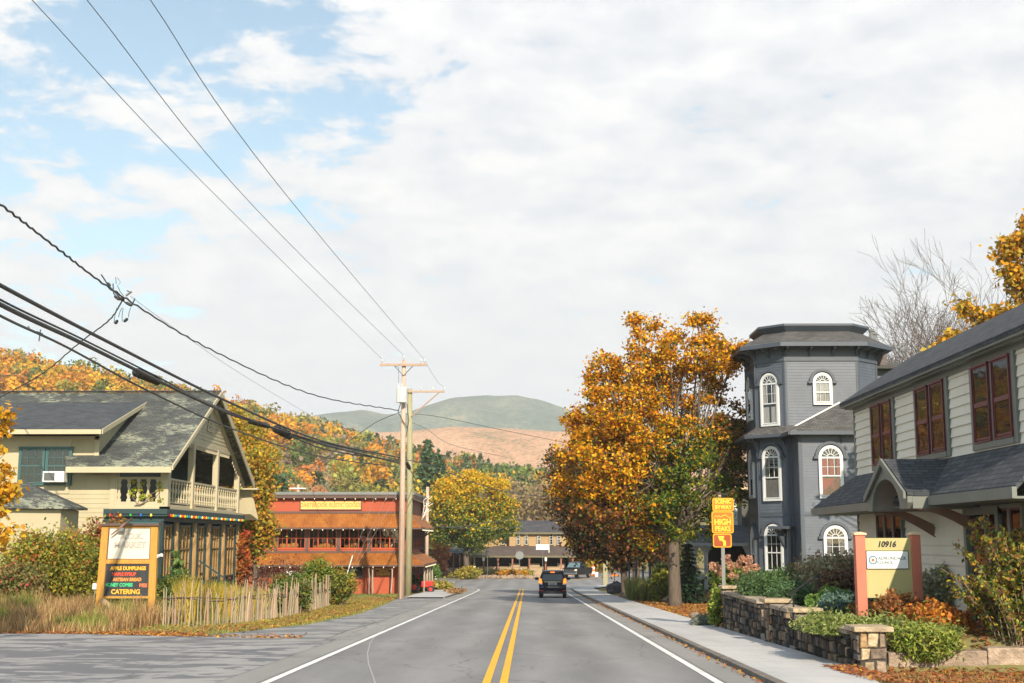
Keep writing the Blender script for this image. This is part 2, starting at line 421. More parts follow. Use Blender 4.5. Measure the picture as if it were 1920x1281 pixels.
# ------------------------------------------------------------------ foliage
def leaf_mesh(C, size, tint, name, mat, parent=None, origin=None, normal_bias=None, aspect=1.5, bend=0.25, rng=RNG):
    """one small bent leaf at each centre C (n x 3); size and tint per leaf"""
    n = len(C); C = np.asarray(C, float)
    size = np.broadcast_to(np.asarray(size, float), (n,)) * rng.uniform(0.7, 1.3, n)
    nr = rng.normal(size=(n, 3))
    if normal_bias is not None: nr += np.asarray(normal_bias)
    nr /= np.linalg.norm(nr, axis=1)[:, None]
    t = rng.normal(size=(n, 3)); t -= nr * (t * nr).sum(1)[:, None]; t /= np.linalg.norm(t, axis=1)[:, None]
    b = np.cross(nr, t)
    s = size[:, None]
    v = np.stack([C - t * s * 0.5 * aspect, C + b * s * 0.5 + nr * s * bend * 0.4, C + t * s * 0.5 * aspect, C - b * s * 0.5 + nr * s * bend * 0.4], 1)
    org = ORG[parent.name] if parent is not None else (Vector(origin) if origin is not None else Vector((0, 0, 0)))
    v = (v - np.array(org)).reshape(-1, 3)
    me = bpy.data.meshes.new(name)
    me.vertices.add(4 * n); me.vertices.foreach_set('co', v.astype(np.float32).ravel())
    me.loops.add(4 * n); me.loops.foreach_set('vertex_index', np.arange(4 * n, dtype=np.int32))
    me.polygons.add(n); me.polygons.foreach_set('loop_start', np.arange(0, 4 * n, 4, dtype=np.int32)); me.polygons.foreach_set('loop_total', np.full(n, 4, np.int32))
    me.update(calc_edges=True)
    tint = np.asarray(tint, np.float32)
    if tint.ndim == 1: tint = np.tile(tint, (n, 1))
    tint = tint[:, :3] * rng.uniform(0.75, 1.25, n)[:, None].astype(np.float32)
    cc = np.ones((n, 4), np.float32); cc[:, :3] = np.clip(tint, 0, 1)
    ca = me.color_attributes.new('tint', 'FLOAT_COLOR', 'CORNER'); ca.data.foreach_set('color', np.repeat(cc, 4, 0).ravel())
    me.materials.append(mat)
    o = bpy.data.objects.new(name, me); COL.objects.link(o)
    if parent is not None: o.parent = parent
    else: o.location = org
    ORG[o.name] = org
    return o
def blades(P, h, w, tint, name, mat, parent=None, origin=None, lean=0.25, rng=RNG, seg=2):
    """grass blades or thin stems rooted at P (n x 3)"""
    n = len(P); P = np.asarray(P, float)
    h = np.broadcast_to(np.asarray(h, float), (n,)) * rng.uniform(0.6, 1.15, n)
    a = rng.uniform(0, 2 * np.pi, n); side = np.stack([np.cos(a), np.sin(a), np.zeros(n)], 1)
    b = rng.uniform(0, 2 * np.pi, n); ld = np.stack([np.cos(b), np.sin(b), np.zeros(n)], 1) * (rng.uniform(0.2, 1, n) * lean)[:, None]
    up = np.array([0, 0, 1.0]); hh = h[:, None]; ww = np.broadcast_to(np.asarray(w, float), (n,))[:, None]
    mid = P + up * hh * 0.55 + ld * hh * 0.35; top = P + up * hh * 0.98 + ld * hh * 1.0
    v = np.stack([P - side * ww / 2, P + side * ww / 2, mid + side * ww * 0.42, mid - side * ww * 0.42, top], 1).reshape(-1, 3)
    org = ORG[parent.name] if parent is not None else (Vector(origin) if origin is not None else Vector((0, 0, 0)))
    v = v - np.array(org)
    me = bpy.data.meshes.new(name)
    me.vertices.add(5 * n); me.vertices.foreach_set('co', v.astype(np.float32).ravel())
    k = np.arange(n, dtype=np.int32)[:, None] * 5
    li = np.concatenate([k + 0, k + 1, k + 2, k + 3, k + 3, k + 2, k + 4], 1).astype(np.int32).ravel()
    me.loops.add(7 * n); me.loops.foreach_set('vertex_index', li)
    ls = (np.arange(n, dtype=np.int32)[:, None] * 7 + np.array([0, 4], np.int32)).ravel().astype(np.int32)
    me.polygons.add(2 * n); me.polygons.foreach_set('loop_start', ls); me.polygons.foreach_set('loop_total', np.tile(np.array([4, 3], np.int32), n))
    me.update(calc_edges=True)
    tint = np.asarray(tint, np.float32)
    if tint.ndim == 1: tint = np.tile(tint, (n, 1))
    tint = tint * rng.uniform(0.7, 1.3, n)[:, None].astype(np.float32)
    cc = np.ones((n, 4), np.float32); cc[:, :3] = np.clip(tint, 0, 1)
    ca = me.color_attributes.new('tint', 'FLOAT_COLOR', 'CORNER'); ca.data.foreach_set('color', np.repeat(cc, 7, 0).ravel())
    me.materials.append(mat)
    o = bpy.data.objects.new(name, me); COL.objects.link(o)
    if parent is not None: o.parent = parent
    else: o.location = org
    ORG[o.name] = org
    return o
def pick(pal, n, rng=RNG, w=None):
    pal = np.array(pal, np.float32); w = None if w is None else np.array(w, float) / sum(w)
    return pal[rng.choice(len(pal), n, p=w)]
def clusters_in(lobes, n, rng, shell=0.55):
    """cluster centres spread through ellipsoids, more towards their outside; lobes = [(centre, radii, weight)]"""
    w = np.array([l[2] for l in lobes], float); w /= w.sum()
    idx = rng.choice(len(lobes), n, p=w)
    d = rng.normal(size=(n, 3)); d /= np.linalg.norm(d, axis=1)[:, None]
    r = rng.uniform(0, 1, n) ** (1 / 3.0) * (1 - shell) + shell * rng.uniform(0.75, 1.0, n)
    C = np.array([l[0] for l in lobes], float)[idx]; R = np.array([l[1] for l in lobes], float)[idx]
    return C + d * r[:, None] * R, idx
def limb_pts(a, b, rng, k=5, wob=0.08, rise=0.12):
    a = np.array(a, float); b = np.array(b, float); L = np.linalg.norm(b - a); out = []
    for i in range(k + 1):
        t = i / k; p = a + (b - a) * t
        p[2] += math.sin(math.pi * t) * L * rise * -0.3
        if 0 < i < k: p += rng.normal(size=3) * L * wob * 0.5
        out.append(Vector(p))
    return out
def lobed_tree(name, base, fork, lobes, ncl, per, clr, leaf, pal, label, cat='tree', trunk_r=0.25, bark='bark', seed=1, w=None, limbs=None,
               pal_fn=None, twigs=120, group=None, shell=0.5, gaps=0.0):
    rng = np.random.default_rng(seed)
    root = thing(name, base, label, cat, group)
    C, idx = clusters_in(lobes, ncl, rng, shell)
    if gaps:
        keep = np.array([noise.noise(Vector(c) * 0.55 + Vector((seed, 0, 0))) > -0.5 + gaps for c in C]); C, idx = C[keep], idx[keep]
    t = MB(); fk = Vector(fork)
    t.tube([Vector(base) - Vector((0, 0, .2)), Vector(base) + Vector((0, 0, .25)), (Vector(base) + fk) / 2 + Vector((rng.normal() * .05, 0, 0)), fk], [trunk_r * 1.35, trunk_r * 1.05, trunk_r * 0.92, trunk_r * 0.8], 10)
    t.build('trunk', M[bark], root, smooth=True)
    lm = MB(); ends = {}
    for i, (c, r, ww) in enumerate(lobes):
        pts = limb_pts(fork, c, rng, 6, 0.06)
        r0 = trunk_r * 0.5 * min(1.0, 0.6 + 0.4 * max(r) / 3)
        lm.tube(pts, r0, 6, r0 * 0.3); ends[i] = (pts, r0)
    for j in rng.choice(len(C), min(twigs, len(C)), replace=False):
        pts, r0 = ends[int(idx[j])]; k = int(rng.integers(2, 7)); s_ = pts[min(k, len(pts) - 1)]
        lm.tube(limb_pts(s_, C[j], rng, 3, 0.12), r0 * 0.22, 4, 0.012)
    lm.build('branches', M[bark], root, smooth=True)
    m = len(C); cs = clr * rng.uniform(0.55, 1.3, m)
    P = np.repeat(C, per, 0) + rng.normal(size=(m * per, 3)) * np.repeat(cs, per)[:, None] * np.array([0.55, 0.55, 0.38])
    if pal_fn is not None: T = pal_fn(P, np.repeat(C, per, 0), rng)
    else:
        base_t = pick(pal, m, rng, w); T = np.repeat(base_t, per, 0) * 0.65 + pick(pal, m * per, rng, w) * 0.35
    leaf_mesh(P, leaf, T, 'crown', M['leaf'], root, normal_bias=(0, 0, 0.7), rng=rng)
    return root
def bush(name, c, r, n, leaf, pal, label, seed=1, w=None, cat='shrub', mat='leaf', stems=14, spiky=0.0, group=None, aspect=1.6, lobes=None, bias=(0, 0, .6)):
    """c: centre of the base on the ground; r: radii (x, y, height)"""
    rng = np.random.default_rng(seed); c = Vector(c)
    root = thing(name, c, label, cat, group)
    if lobes is None:
        lobes = []
        for k in range(7):
            a = rng.uniform(0, 2 * math.pi); q = rng.uniform(0.1, 0.6)
            lobes.append(((c.x + math.cos(a) * q * r[0], c.y + math.sin(a) * q * r[1], c.z + r[2] * rng.uniform(0.35, 0.68)), (r[0] * .48, r[1] * .48, r[2] * .34), 1))
    ncl = max(12, n // 22); C, idx = clusters_in(lobes, ncl, rng, 0.5)
    C[:, 2] = np.maximum(C[:, 2], c.z + 0.05)
    sm = MB()
    for j in rng.choice(ncl, min(stems, ncl), replace=False):
        sm.tube(limb_pts((c.x + rng.normal() * r[0] * .12, c.y + rng.normal() * r[1] * .12, c.z - .05), C[j], rng, 3, 0.1), 0.022, 4, 0.006)
    sm.build('stems', M['twig'], root)
    per = n // ncl; cr = 0.26 * (r[0] * r[1] * r[2]) ** (1 / 3)
    P = np.repeat(C, per, 0) + rng.normal(size=(ncl * per, 3)) * cr * rng.uniform(0.5, 1.0, ncl).repeat(per)[:, None] * np.array([0.6, 0.6, 0.5 + spiky])
    P[:, 2] = np.maximum(P[:, 2], c.z + 0.02)
    T = np.repeat(pick(pal, ncl, rng, w), per, 0) * 0.55 + pick(pal, ncl * per, rng, w) * 0.45
    leaf_mesh(P, leaf, T, 'foliage', M[mat], root, normal_bias=bias, aspect=aspect, rng=rng)
    return root
def conifer(name, base, h, r, label, n=1600, leaf=0.35, pal=None, seed=1, cat='tree', group=None, skirt=0.12, dens=14):
    rng = np.random.default_rng(seed); b = Vector(base); root = thing(name, b, label, cat, group)
    t = MB(); t.tube([b - Vector((0, 0, .3)), b + Vector((0, 0, h * .95))], r * .07 + .04, 7, .02)
    P = []
    L = int(h / (r * 0.22)) + 4
    for i in range(L):
        f = skirt + (1 - skirt) * i / L; z = b.z + h * f; rr = r * (1 - f) ** 0.85 * rng.uniform(0.75, 1.1) + 0.05 * r
        for k in range(dens):
            a = rng.uniform(0, 2 * math.pi); q = rr * rng.uniform(0.75, 1.1)
            e = Vector((b.x + math.cos(a) * q, b.y + math.sin(a) * q, z - q * 0.28))
            if k % 4 == 0: t.tube([(b.x, b.y, z), e], 0.03, 3, 0.01)
            m = max(3, int(n / L / dens))
            s = rng.uniform(0.25, 1.0, m)[:, None]
            P.append(np.array([[b.x, b.y, z]]) * (1 - s) + np.array(e)[None] * s + rng.normal(size=(m, 3)) * leaf * np.array([.45, .45, .22]))
    t.build('trunk', M['bark'], root)
    P = np.concatenate(P)
    leaf_mesh(P, leaf, pick(pal or [(.03, .07, .02), (.05, .1, .03), (.02, .05, .02)], len(P), rng), 'crown', M['needle'], root, normal_bias=(0, 0, 1.1), aspect=2.2, rng=rng)
    return root
def bare_tree(name, base, h, spread, label, seed=1, depth=5, mat='twig', r0=0.14, cat='tree', group=None, droop=0.0, k0=6, fork=0.22, leaves=None, rmin=.006, dense=0, jit=.42):
    rng = np.random.default_rng(seed); b = Vector(base); root = thing(name, b, label, cat, group)
    t = MB(); br = MB(); T = []
    fk = b + Vector((rng.normal() * .1, rng.normal() * .1, h * fork))
    t.tube([b - Vector((0, 0, .3)), (b + fk) / 2, fk], [r0 * 1.3, r0, r0 * .85], 7)
    t.build('trunk', M[mat], root, smooth=True)
    def grow(p, d, L, r, lev):
        pts = [p]; q = p.copy(); dd = d.copy()
        for i in range(3):
            dd = (dd + Vector(rng.normal(size=3)) * 0.12 + Vector((0, 0, 0.07 - droop * lev * .1))).normalized(); q = q + dd * L / 3; pts.append(q)
        br.tube(pts, max(r, rmin), 4 if lev > 1 else 5, max(rmin * .8, r * .6), cap=False)
        if lev >= depth: T.append(q); return
        kk = (2 if lev > 0 else 3) + (1 if lev < dense else 0)
        for j in range(kk + (rng.random() < .5)):
            s_ = pts[int(rng.integers(1, 4))] if j else q
            nd = (dd + Vector(rng.normal(size=3)) * jit * (1 + .1 * lev)).normalized()
            grow(s_, nd, L * rng.uniform(0.58, 0.85), r * .58, lev + 1)
    for k in range(k0):
        a = 2 * math.pi * (k + rng.uniform(-.3, .3)) / k0
        d = Vector((math.cos(a) * spread, math.sin(a) * spread, 1.0)).normalized()
        grow(fk - Vector((0, 0, rng.uniform(0, .25) * h * fork)), d, h * rng.uniform(.22, .34), r0 * .5, 0)
    br.build('branches', M[mat], root)
    if leaves:
        pal, per, sz, cr = leaves; C = np.array(T)
        P = np.repeat(C, per, 0) + rng.normal(size=(len(C) * per, 3)) * cr
        leaf_mesh(P, sz, pick(pal, len(P), rng), 'crown', M['leaf'], root, rng=rng)
    return root
# ------------------------------------------------------------------ ground, road, hills
def gz(x, y):
    z = zg(y) - 0.03
    # raised garden behind the low stone wall on the right
    a = ss(5.75, 6.0, x) * ss(21.9, 22.8, y) * (1 - ss(36.4, 40.0, y))
    z = z * (1 - a) + 0.0 * a if a < 1 else 0.0
    b = ss(9.0, 10.2, x) * ss(15, 24, y) * (1 - ss(66, 76, y)) * (1 - 0.0)
    if x > 9: z = max(z, z * (1 - b) + (-0.05 - 0.012 * max(0, y - 40)) * b)
    # bank on the left under the house
    c = (1 - ss(-16, -12.5, x)) * ss(36, 44, y) * (1 - ss(75, 90, y))
    z += c * 0.35
    return z
def pal_ground():
    m, t = new_mat('ground_earth')
    obj = N(t, 'ShaderNodeTexCoord').outputs['Object']
    c = ramp(t, noise_out(t, 0.35, 8, 0.7, obj), [(0.3, (0.10, 0.12, 0.035)), (0.5, (0.20, 0.17, 0.07)), (0.7, (0.24, 0.15, 0.07))])
    finish(t, c, 0.95, 0, 0.2, noise_out(t, 9, 5, 0.6, obj), 0.5, 0.05); return m
M['ground'] = pal_ground()
def grid_sheet(name, xs, ys, fn, mat, kind='structure'):
    nx, ny = len(xs), len(ys)
    v = [(x, y, fn(x, y)) for y in ys for x in xs]
    f = [(j * nx + i, j * nx + i + 1, (j + 1) * nx + i + 1, (j + 1) * nx + i) for j in range(ny - 1) for i in range(nx - 1)]
    b = MB(); b.v = v; b.f = f; b.c = [b.col] * len(f)
    o = b.build(name, mat, smooth=True); o['kind'] = kind; return o
def steps(*seg):
    out = []
    for a, b, s in seg:
        k = max(1, int(round((b - a) / s))); out += [a + (b - a) * i / k for i in range(k)]
    return out + [seg[-1][1]]
# left hill: silhouette of the ground, as the photo shows it less the height of its trees
SIL = [(-900, 560), (-200, 665), (0, 697), (200, 735), (330, 762), (450, 800), (600, 832), (700, 866), (850, 908), (1060, 940), (1300, 935), (2200, 930)]
def sil(px):
    for (a, ya), (b, yb) in zip(SIL, SIL[1:]):
        if px <= b: return ya + (yb - ya) * (px - a) / (b - a)
    return SIL[-1][1]
def hill(x, y):
    if y < 190: return gz(x, y)
    px = 989 + 2428 * x / y
    D = 190 + (y - 190)
    top = 1.67 + (1012 - sil(max(-900, px))) / 2428 * 400
    base = zg(y)
    f = ss(185, 430, y)
    z = base + (top - base) * (f ** 0.9)
    z += 1.5 * noise.noise(Vector((x * .02, y * .02, 0))) * f * 2
    z *= 1 - 0.75 * ss(460, 760, y)
    return z
xs = steps((-1500, -300, 60), (-300, -60, 6), (-60, -20, 4), (-20, 5.0, 1.6), (5.0, 12, 0.25), (12, 40, 2), (40, 300, 10), (300, 1500, 60))
ys = steps((-60, 0, 6), (0, 18, 2), (18, 42, 0.4), (42, 110, 2), (110, 190, 4), (190, 480, 10), (480, 900, 40), (900, 4200, 300))
ground = grid_sheet('ground', xs, ys, lambda x, y: hill(x, y) if y > 189 else gz(x, y), M['ground'])

def strip(name, ys, xl, xr, dz, mat, nx=1):
    b = MB(); n = nx + 1
    for y in ys:
        l, r = xl(y), xr(y)
        for i in range(n): x = l + (r - l) * i / nx; b.v.append((x, y, zg(y) + dz))
    for j in range(len(ys) - 1):
        for i in range(nx): b.f.append((j * n + i, j * n + i + 1, (j + 1) * n + i + 1, (j + 1) * n + i)); b.c.append(b.col)
    o = b.build(name, mat); o['kind'] = 'structure'; return o
def interp(tab, y):
    if y <= tab[0][0]: return tab[0][1]
    for (a, va), (b, vb) in zip(tab, tab[1:]):
        if y <= b: return va + (vb - va) * (y - a) / (b - a)
    return tab[-1][1]
RL = [(105, -4.9), (107, -5.2), (109, -6.0), (111, -8.5), (112.5, -14), (113.5, -60), (146, -60), (149, -8), (151, -2.5), (158, 1.5), (175, 9), (210, 28), (260, 60)]
RR = [(104, 3.55), (108, 3.62), (112, 4.1), (116, 4.9), (121, 6.3), (128, 8.2), (147, 13), (160, 17), (175, 22), (210, 40), (260, 74)]
ry = steps((-12, 100, 2), (100, 118, 0.5), (118, 152, 1), (152, 260, 4))
road = strip('road', ry, lambda y: interp(RL, y), lambda y: interp(RR, y), 0.0, M['asphalt'], 8)
shoulder = strip('road_shoulder', steps((-12, 106, 2)), lambda y: -4.86 - .12 * math.sin(y * .31) * math.sin(y * .13), lambda y: -4.05, 0.004, M['shoulder'])
shoulder2 = strip('road_gutter', steps((-12, 106, 2)), lambda y: 2.98, lambda y: 3.54, 0.004, M['shoulder'])
LOTN = lambda x: 33.4 + 1.4 * math.sin(x * .35) + (x + 6) * 0.03
lot = MB()
lx = steps((-45, -4.65, 0.6)); 
for i, x in enumerate(lx):
    yn = LOTN(x) + 0.35 * noise.noise(Vector((x * 1.3, 0, 0)))
    for k in range(13):
        y = -12 + (yn + 12) * k / 12; lot.v.append((x, y, zg(y) + 0.008))
for i in range(len(lx) - 1):
    for k in range(12): a = i * 13 + k; lot.f.append((a, a + 13, a + 14, a + 1)); lot.c.append(lot.col)
lot = lot.build('parking_lot', M['lot']); lot['kind'] = 'structure'
drive = strip('asphalt_verge', steps((30, 80, 1)), lambda y: -5.95 - interp([(30, 3), (35, 1.9), (40, .8), (50, .45), (62, .9), (74, 1.5), (80, 1.6)], y) - 0.12 * noise.noise(Vector((0, y * .7, 0))), lambda y: -4.86 - .12 * math.sin(y * .31) * math.sin(y * .13), 0.012, M['patch_asphalt'])
b = MB(); b.fr = None
pv = strip('pavement', steps((0, 112, 1)), lambda y: 3.72, lambda y: interp([(0, 5.0), (19, 5.05), (22, 5.42), (100, 5.5), (112, 5.6)], y), 0.075, M['concrete'])
# bend of the pavement round the right-hand corner
pv2 = strip('pavement', steps((112, 150, 1)), lambda y: interp(RR, y) + .2, lambda y: interp(RR, y) + 2.1, 0.075, M['concrete'])
pv3 = strip('pavement', steps((77, 104, 1)), lambda y: interp([(77, -7.2), (82, -7.4), (104, -7.6)], y), lambda y: -5.0, 0.075, M['concrete'])
def kerb(name, side, ys, xf, w=0.15, h=0.078):
    b = MB(); n = 0
    for y in ys:
        x = xf(y) + random.uniform(-.006, .006); z = zg(y)
        b.v += [(x, y, z - .1), (x, y, z + h + random.uniform(-.006, .006)), (x + w, y, z + h + .004), (x + w, y, z - .1)]
    for j in range(len(ys) - 1):
        for i in range(3): a = j * 4 + i; b.f.append((a, a + 1, a + 5, a + 4)); b.c.append(b.col)
    b.f.append((0, 1, 2, 3)); b.c.append(b.col); k = (len(ys) - 1) * 4; b.f.append((k + 3, k + 2, k + 1, k)); b.c.append(b.col)
    o = b.build(name, M['kerb']); o['kind'] = 'structure'
kerb('kerb', 1, steps((0, 112, 1), (112, 150, 1)), lambda y: 3.56 if y < 104 else interp(RR, y) - 0.0)
kerb('kerb', -1, steps((77, 104, 1)), lambda y: -5.0)
# markings
def mark(name, ys, xc, w, mat, dz=0.008):
    o = strip(name, ys, lambda y: xc(y) - w / 2 - .008 * noise.noise(Vector((1, y * 3, 0))), lambda y: xc(y) + w / 2 + .008 * noise.noise(Vector((5, y * 3, 0))), dz, mat); return o
def curve_mark(name, pts, w, mat, dz=0.010):
    b = MB(); P = [Vector((x, y, 0)) for x, y in pts]
    for i, p in enumerate(P):
        d = (P[min(i + 1, len(P) - 1)] - P[max(0, i - 1)]).normalized(); s_ = Vector((-d.y, d.x, 0)) * w / 2
        for q in (p + s_, p - s_): b.v.append((q.x, q.y, zg(q.y) + dz))
    for i in range(len(P) - 1): b.f.append((2 * i, 2 * i + 1, 2 * i + 3, 2 * i + 2)); b.c.append(b.col)
    o = b.build(name, mat); o['kind'] = 'structure'
mark('edge_line', steps((-12, 104, 1)), lambda y: 2.86, 0.13, M['white_line'])
mark('edge_line', steps((-12, 104, 1)), lambda y: -3.92, 0.13, M['white_line'])
mark('centre_line', steps((-12, 108, 1)), lambda y: -0.62, 0.12, M['yellow_line'])
mark('centre_line', steps((-12, 108, 1)), lambda y: -0.36, 0.12, M['yellow_line'])
curve_mark('edge_line', [(-3.92, 104), (-3.95, 107), (-4.2, 109), (-4.7, 111), (-5.6, 112.6), (-7.2, 113.7), (-10, 114.6), (-16, 115.3), (-30, 116)], 0.13, M['white_line'])
curve_mark('edge_line', [(2.86, 104), (2.95, 108), (3.4, 112), (4.3, 117), (5.6, 122), (7.6, 130), (11.9, 146), (15.4, 158), (25, 185)], 0.13, M['white_line'])
curve_mark('centre_line', [(4.8, 143.5), (7, 150), (9.3, 156), (12.5, 165), (22, 190)], 0.14, M['yellow_line'])
curve_mark('centre_line', [(5.1, 143.3), (7.3, 149.8), (9.6, 155.8), (12.8, 164.8), (22.3, 189.8)], 0.14, M['yellow_line'])
curve_mark('centre_line', [(-20, 132.5), (-12, 131.5), (-7.6, 130)], 0.2, M['yellow_line'])
curve_mark('edge_line', [(-26, 146.5), (-9, 144.5), (-5, 143)], 0.16, M['white_line'])
curve_mark('edge_line', [(-4.6, 143), (-2, 142.6), (.5, 143.4), (2.8, 146)], 0.16, M['white_line'])
curve_mark('scuff_mark', [tuple(gp(px, py))[:2] for px, py in ((722, 1176), (706, 1190), (694, 1206), (689, 1225), (691, 1246), (699, 1268), (706, 1290))], 0.022, paint('scuffed_asphalt', (.33, .33, .33), .8, .2, 12), .006)
# far mountains; woods colours lightened to carry part of the distance haze
def forest_mat(name, stops, scale):
    m, t = new_mat(name); L = t.links.new
    obj = N(t, 'ShaderNodeTexCoord').outputs['Object']
    n = noise_out(t, scale, 10, 0.72, obj); n2 = noise_out(t, scale * 16, 6, 0.8, obj)
    f = math_node(t, 'ADD', math_node(t, 'MULTIPLY', n, 0.5), math_node(t, 'MULTIPLY', n2, 0.5))
    finish(t, ramp(t, f, stops), 0.95, 0, 0.1, n2, 0.8, 8.0); return m
M['mountain'] = forest_mat('mountain_woods', [(0.40, (0.03, 0.075, 0.06)), (0.5, (0.10, 0.165, 0.13)), (0.56, (0.24, 0.27, 0.19)), (0.62, (0.40, 0.34, 0.20))], 0.006)
M['foothill'] = forest_mat('foothill_woods', [(0.40, (0.16, 0.20, 0.08)), (0.46, (0.60, 0.33, 0.17)), (0.54, (0.78, 0.44, 0.27)), (0.62, (0.85, 0.60, 0.30))], 0.010)
def ridge(name, D, depth, sil_pts, mat, amp, seed):
    tab = [(989 + (p - 989), 1.67 + (1012 - y) / 2428 * D) for p, y in sil_pts]
    xs = np.linspace(-0.62 * D, 0.62 * D, 220); ys = np.linspace(D - depth, D + depth * .6, 36)
    def fn(x, y):
        px = 989 + 2428 * x / D; z = interp(tab, px)
        f = ss(D - depth, D, y) ** 0.8 * (1 - 0.8 * ss(D, D + depth * .6, y))
        nz = noise.fractal(Vector((x / depth * 2.2 + seed, y / depth * 1.6, 0)), 1.0, 2.1, 6)
        return -30 + (z + 30) * f + amp * nz * (0.25 + 0.75 * f) * (1 if f < .98 else .35)
    o = grid_sheet(name, list(xs), list(ys), fn, mat); return o
ridge('mountain', 3200, 1100, [(-600, 700), (200, 800), (400, 800), (595, 777), (640, 771), (680, 767), (720, 776), (760, 776), (800, 760), (850, 744), (910, 738), (965, 738), (1010, 748), (1060, 764), (1200, 800), (1500, 830), (2400, 840)], M['mountain'], 35, 3)
ridge('foothill', 1700, 500, [(-600, 880), (400, 860), (560, 842), (690, 812), (760, 808), (850, 800), (960, 803), (1062, 812), (1200, 822), (1500, 850), (2400, 880)], M['foothill'], 10, 9)
# ------------------------------------------------------------------ building helpers
Z3 = Vector((0, 0, 1))
def frame(o, u, n): return (Vector(o), Vector(u).normalized(), Vector(n).normalized())
def clap(b, fr, z0, z1, ext, pitch=0.15, lip=0.022, holes=()):
    """overlapping boards from z0 to z1; ext(z) -> (a0, a1); holes = [(a0, a1, b0, b1)]"""
    b.fr = fr; z = z0
    while z < z1 - 1e-6:
        h = min(pitch, z1 - z); a0, a1 = ext(z + h / 2) if callable(ext) else ext
        if a1 > a0:
            spans = [(a0, a1)]
            for (p, q, s, t) in holes:
                if s < z + h / 2 < t:
                    new = []
                    for (l, r) in spans:
                        if p > l: new.append((l, min(r, p)))
                        if q < r: new.append((max(l, q), r))
                    spans = [x for x in new if x[1] - x[0] > .01]
            for (l, r) in spans:
                b.poly((l, z, lip), (r, z, lip), (r, z + h, .003), (l, z + h, .003))
                b.poly((l, z, 0), (r, z, 0), (r, z, lip), (l, z, lip))
        z += h
    b.fr = None
def window(parent, fr, a, z, w, h, mat_case, mat_sash, cols=2, rows=2, rows2=None, split=0.5, case=0.10, depth=0.09, arch=False, curtain=None, cw=1.0,
           name='window', sill=True, meet=0.05, glass='glass', off=.032):
    """a window unit standing proud of the wall; (a, z) is the lower left corner of the sash"""
    fr = (Vector(fr[0]) + Vector(fr[2]) * off, fr[1], fr[2]); b = MB(); b.fr = fr
    b.box(a - case, a, z - .02, z + h + (0 if arch else 0), -off, depth); b.box(a + w, a + w + case, z - .02, z + h, -off, depth)
    if not arch: b.box(a - case - .02, a + w + case + .02, z + h, z + h + case * 1.15, -off, depth + .015)
    if sill: b.box(a - case - .04, a + w + case + .04, z - .09, z - .02, -off, depth + .05)
    else: b.box(a - case, a + w + case, z - .02 - case, z - .02, -off, depth)
    r = w / 2; cx = a + r; zt = z + h
    if arch:
        nseg = 14
        for i in range(nseg):
            t0, t1 = math.pi * i / nseg, math.pi * (i + 1) / nseg
            q = []
            for (rr, tt) in ((r, t0), (r + case, t0), (r + case, t1), (r, t1)): q.append((cx + rr * math.cos(tt), zt + rr * math.sin(tt)))
            b.hexa([b.P(*q[0], 0), b.P(*q[0], depth), b.P(*q[1], depth), b.P(*q[1], 0), b.P(*q[3], 0), b.P(*q[3], depth), b.P(*q[2], depth), b.P(*q[2], 0)])
    win = b.build(name, mat_case, parent)
    s = MB(); s.fr = fr; d0, d1 = .035, depth - .02; e = .045
    s.box(a, a + e, z, z + h, d0, d1); s.box(a + w - e, a + w, z, z + h, d0, d1)
    s.box(a + e, a + w - e, z, z + e, d0, d1); s.box(a + e, a + w - e, z + h - e, z + h, d0, d1)
    zm = z + h * split
    s.box(a + e, a + w - e, zm - meet / 2, zm + meet / 2, d0, d1 + .01)
    mu = .018
    def grid(z0, z1, nc, nr):
        for i in range(1, nc): x = a + w * i / nc; s.box(x - mu / 2, x + mu / 2, z0, z1, d0, d1 - .006)
        for j in range(1, nr): y = z0 + (z1 - z0) * j / nr; s.box(a + e, a + w - e, y - mu / 2, y + mu / 2, d0, d1 - .009)
    grid(zm + meet / 2, z + h - e, cols, rows)
    if rows2 is None: rows2 = rows
    if rows2: grid(z + e, zm - meet / 2, cols, rows2)
    if arch:
        nseg = 14
        for i in range(nseg):
            t0, t1 = math.pi * i / nseg, math.pi * (i + 1) / nseg
            for (ra, rb) in ((r - e, r), (r * .3, r * .36)):
                q = [(cx + rr * math.cos(tt), zt + rr * math.sin(tt)) for rr, tt in ((ra, t0), (rb, t0), (rb, t1), (ra, t1))]
                s.hexa([s.P(*q[0], d0), s.P(*q[0], d1), s.P(*q[1], d1), s.P(*q[1], d0), s.P(*q[3], d0), s.P(*q[3], d1), s.P(*q[2], d1), s.P(*q[2], d0)])
        for i in range(1, 7):
            t = math.pi * i / 7; c_, s_ = math.cos(t), math.sin(t); m_ = .011
            q = [(cx + rr * c_ + k * m_ * -s_, zt + rr * s_ + k * m_ * c_) for rr, k in ((r * .34, -1), (r - e, -1), (r - e, 1), (r * .34, 1))]
            s.hexa([s.P(*q[0], d0), s.P(*q[0], d1 - .01), s.P(*q[1], d1 - .01), s.P(*q[1], d0), s.P(*q[3], d0), s.P(*q[3], d1 - .01), s.P(*q[2], d1 - .01), s.P(*q[2], d0)])
        s.box(a + e, a + w - e, zt - .002, zt + .03, d0, d1)
    s.build('sash', mat_sash, win)
    g = MB(); g.fr = fr
    pts = [(a, z, .05), (a + w, z, .05), (a + w, zt, .05)]
    if arch: pts += [(cx + (r - .01) * math.cos(math.pi * i / 10), zt + (r - .01) * math.sin(math.pi * i / 10), .05) for i in range(1, 10)]
    pts += [(a, zt, .05)]
    g.poly(*pts); g.build('pane', M[glass], win)
    k = MB(); k.fr = fr; k.poly(*[(p[0], p[1], .006) for p in pts]); k.build('dark_room', M['dark'], win)
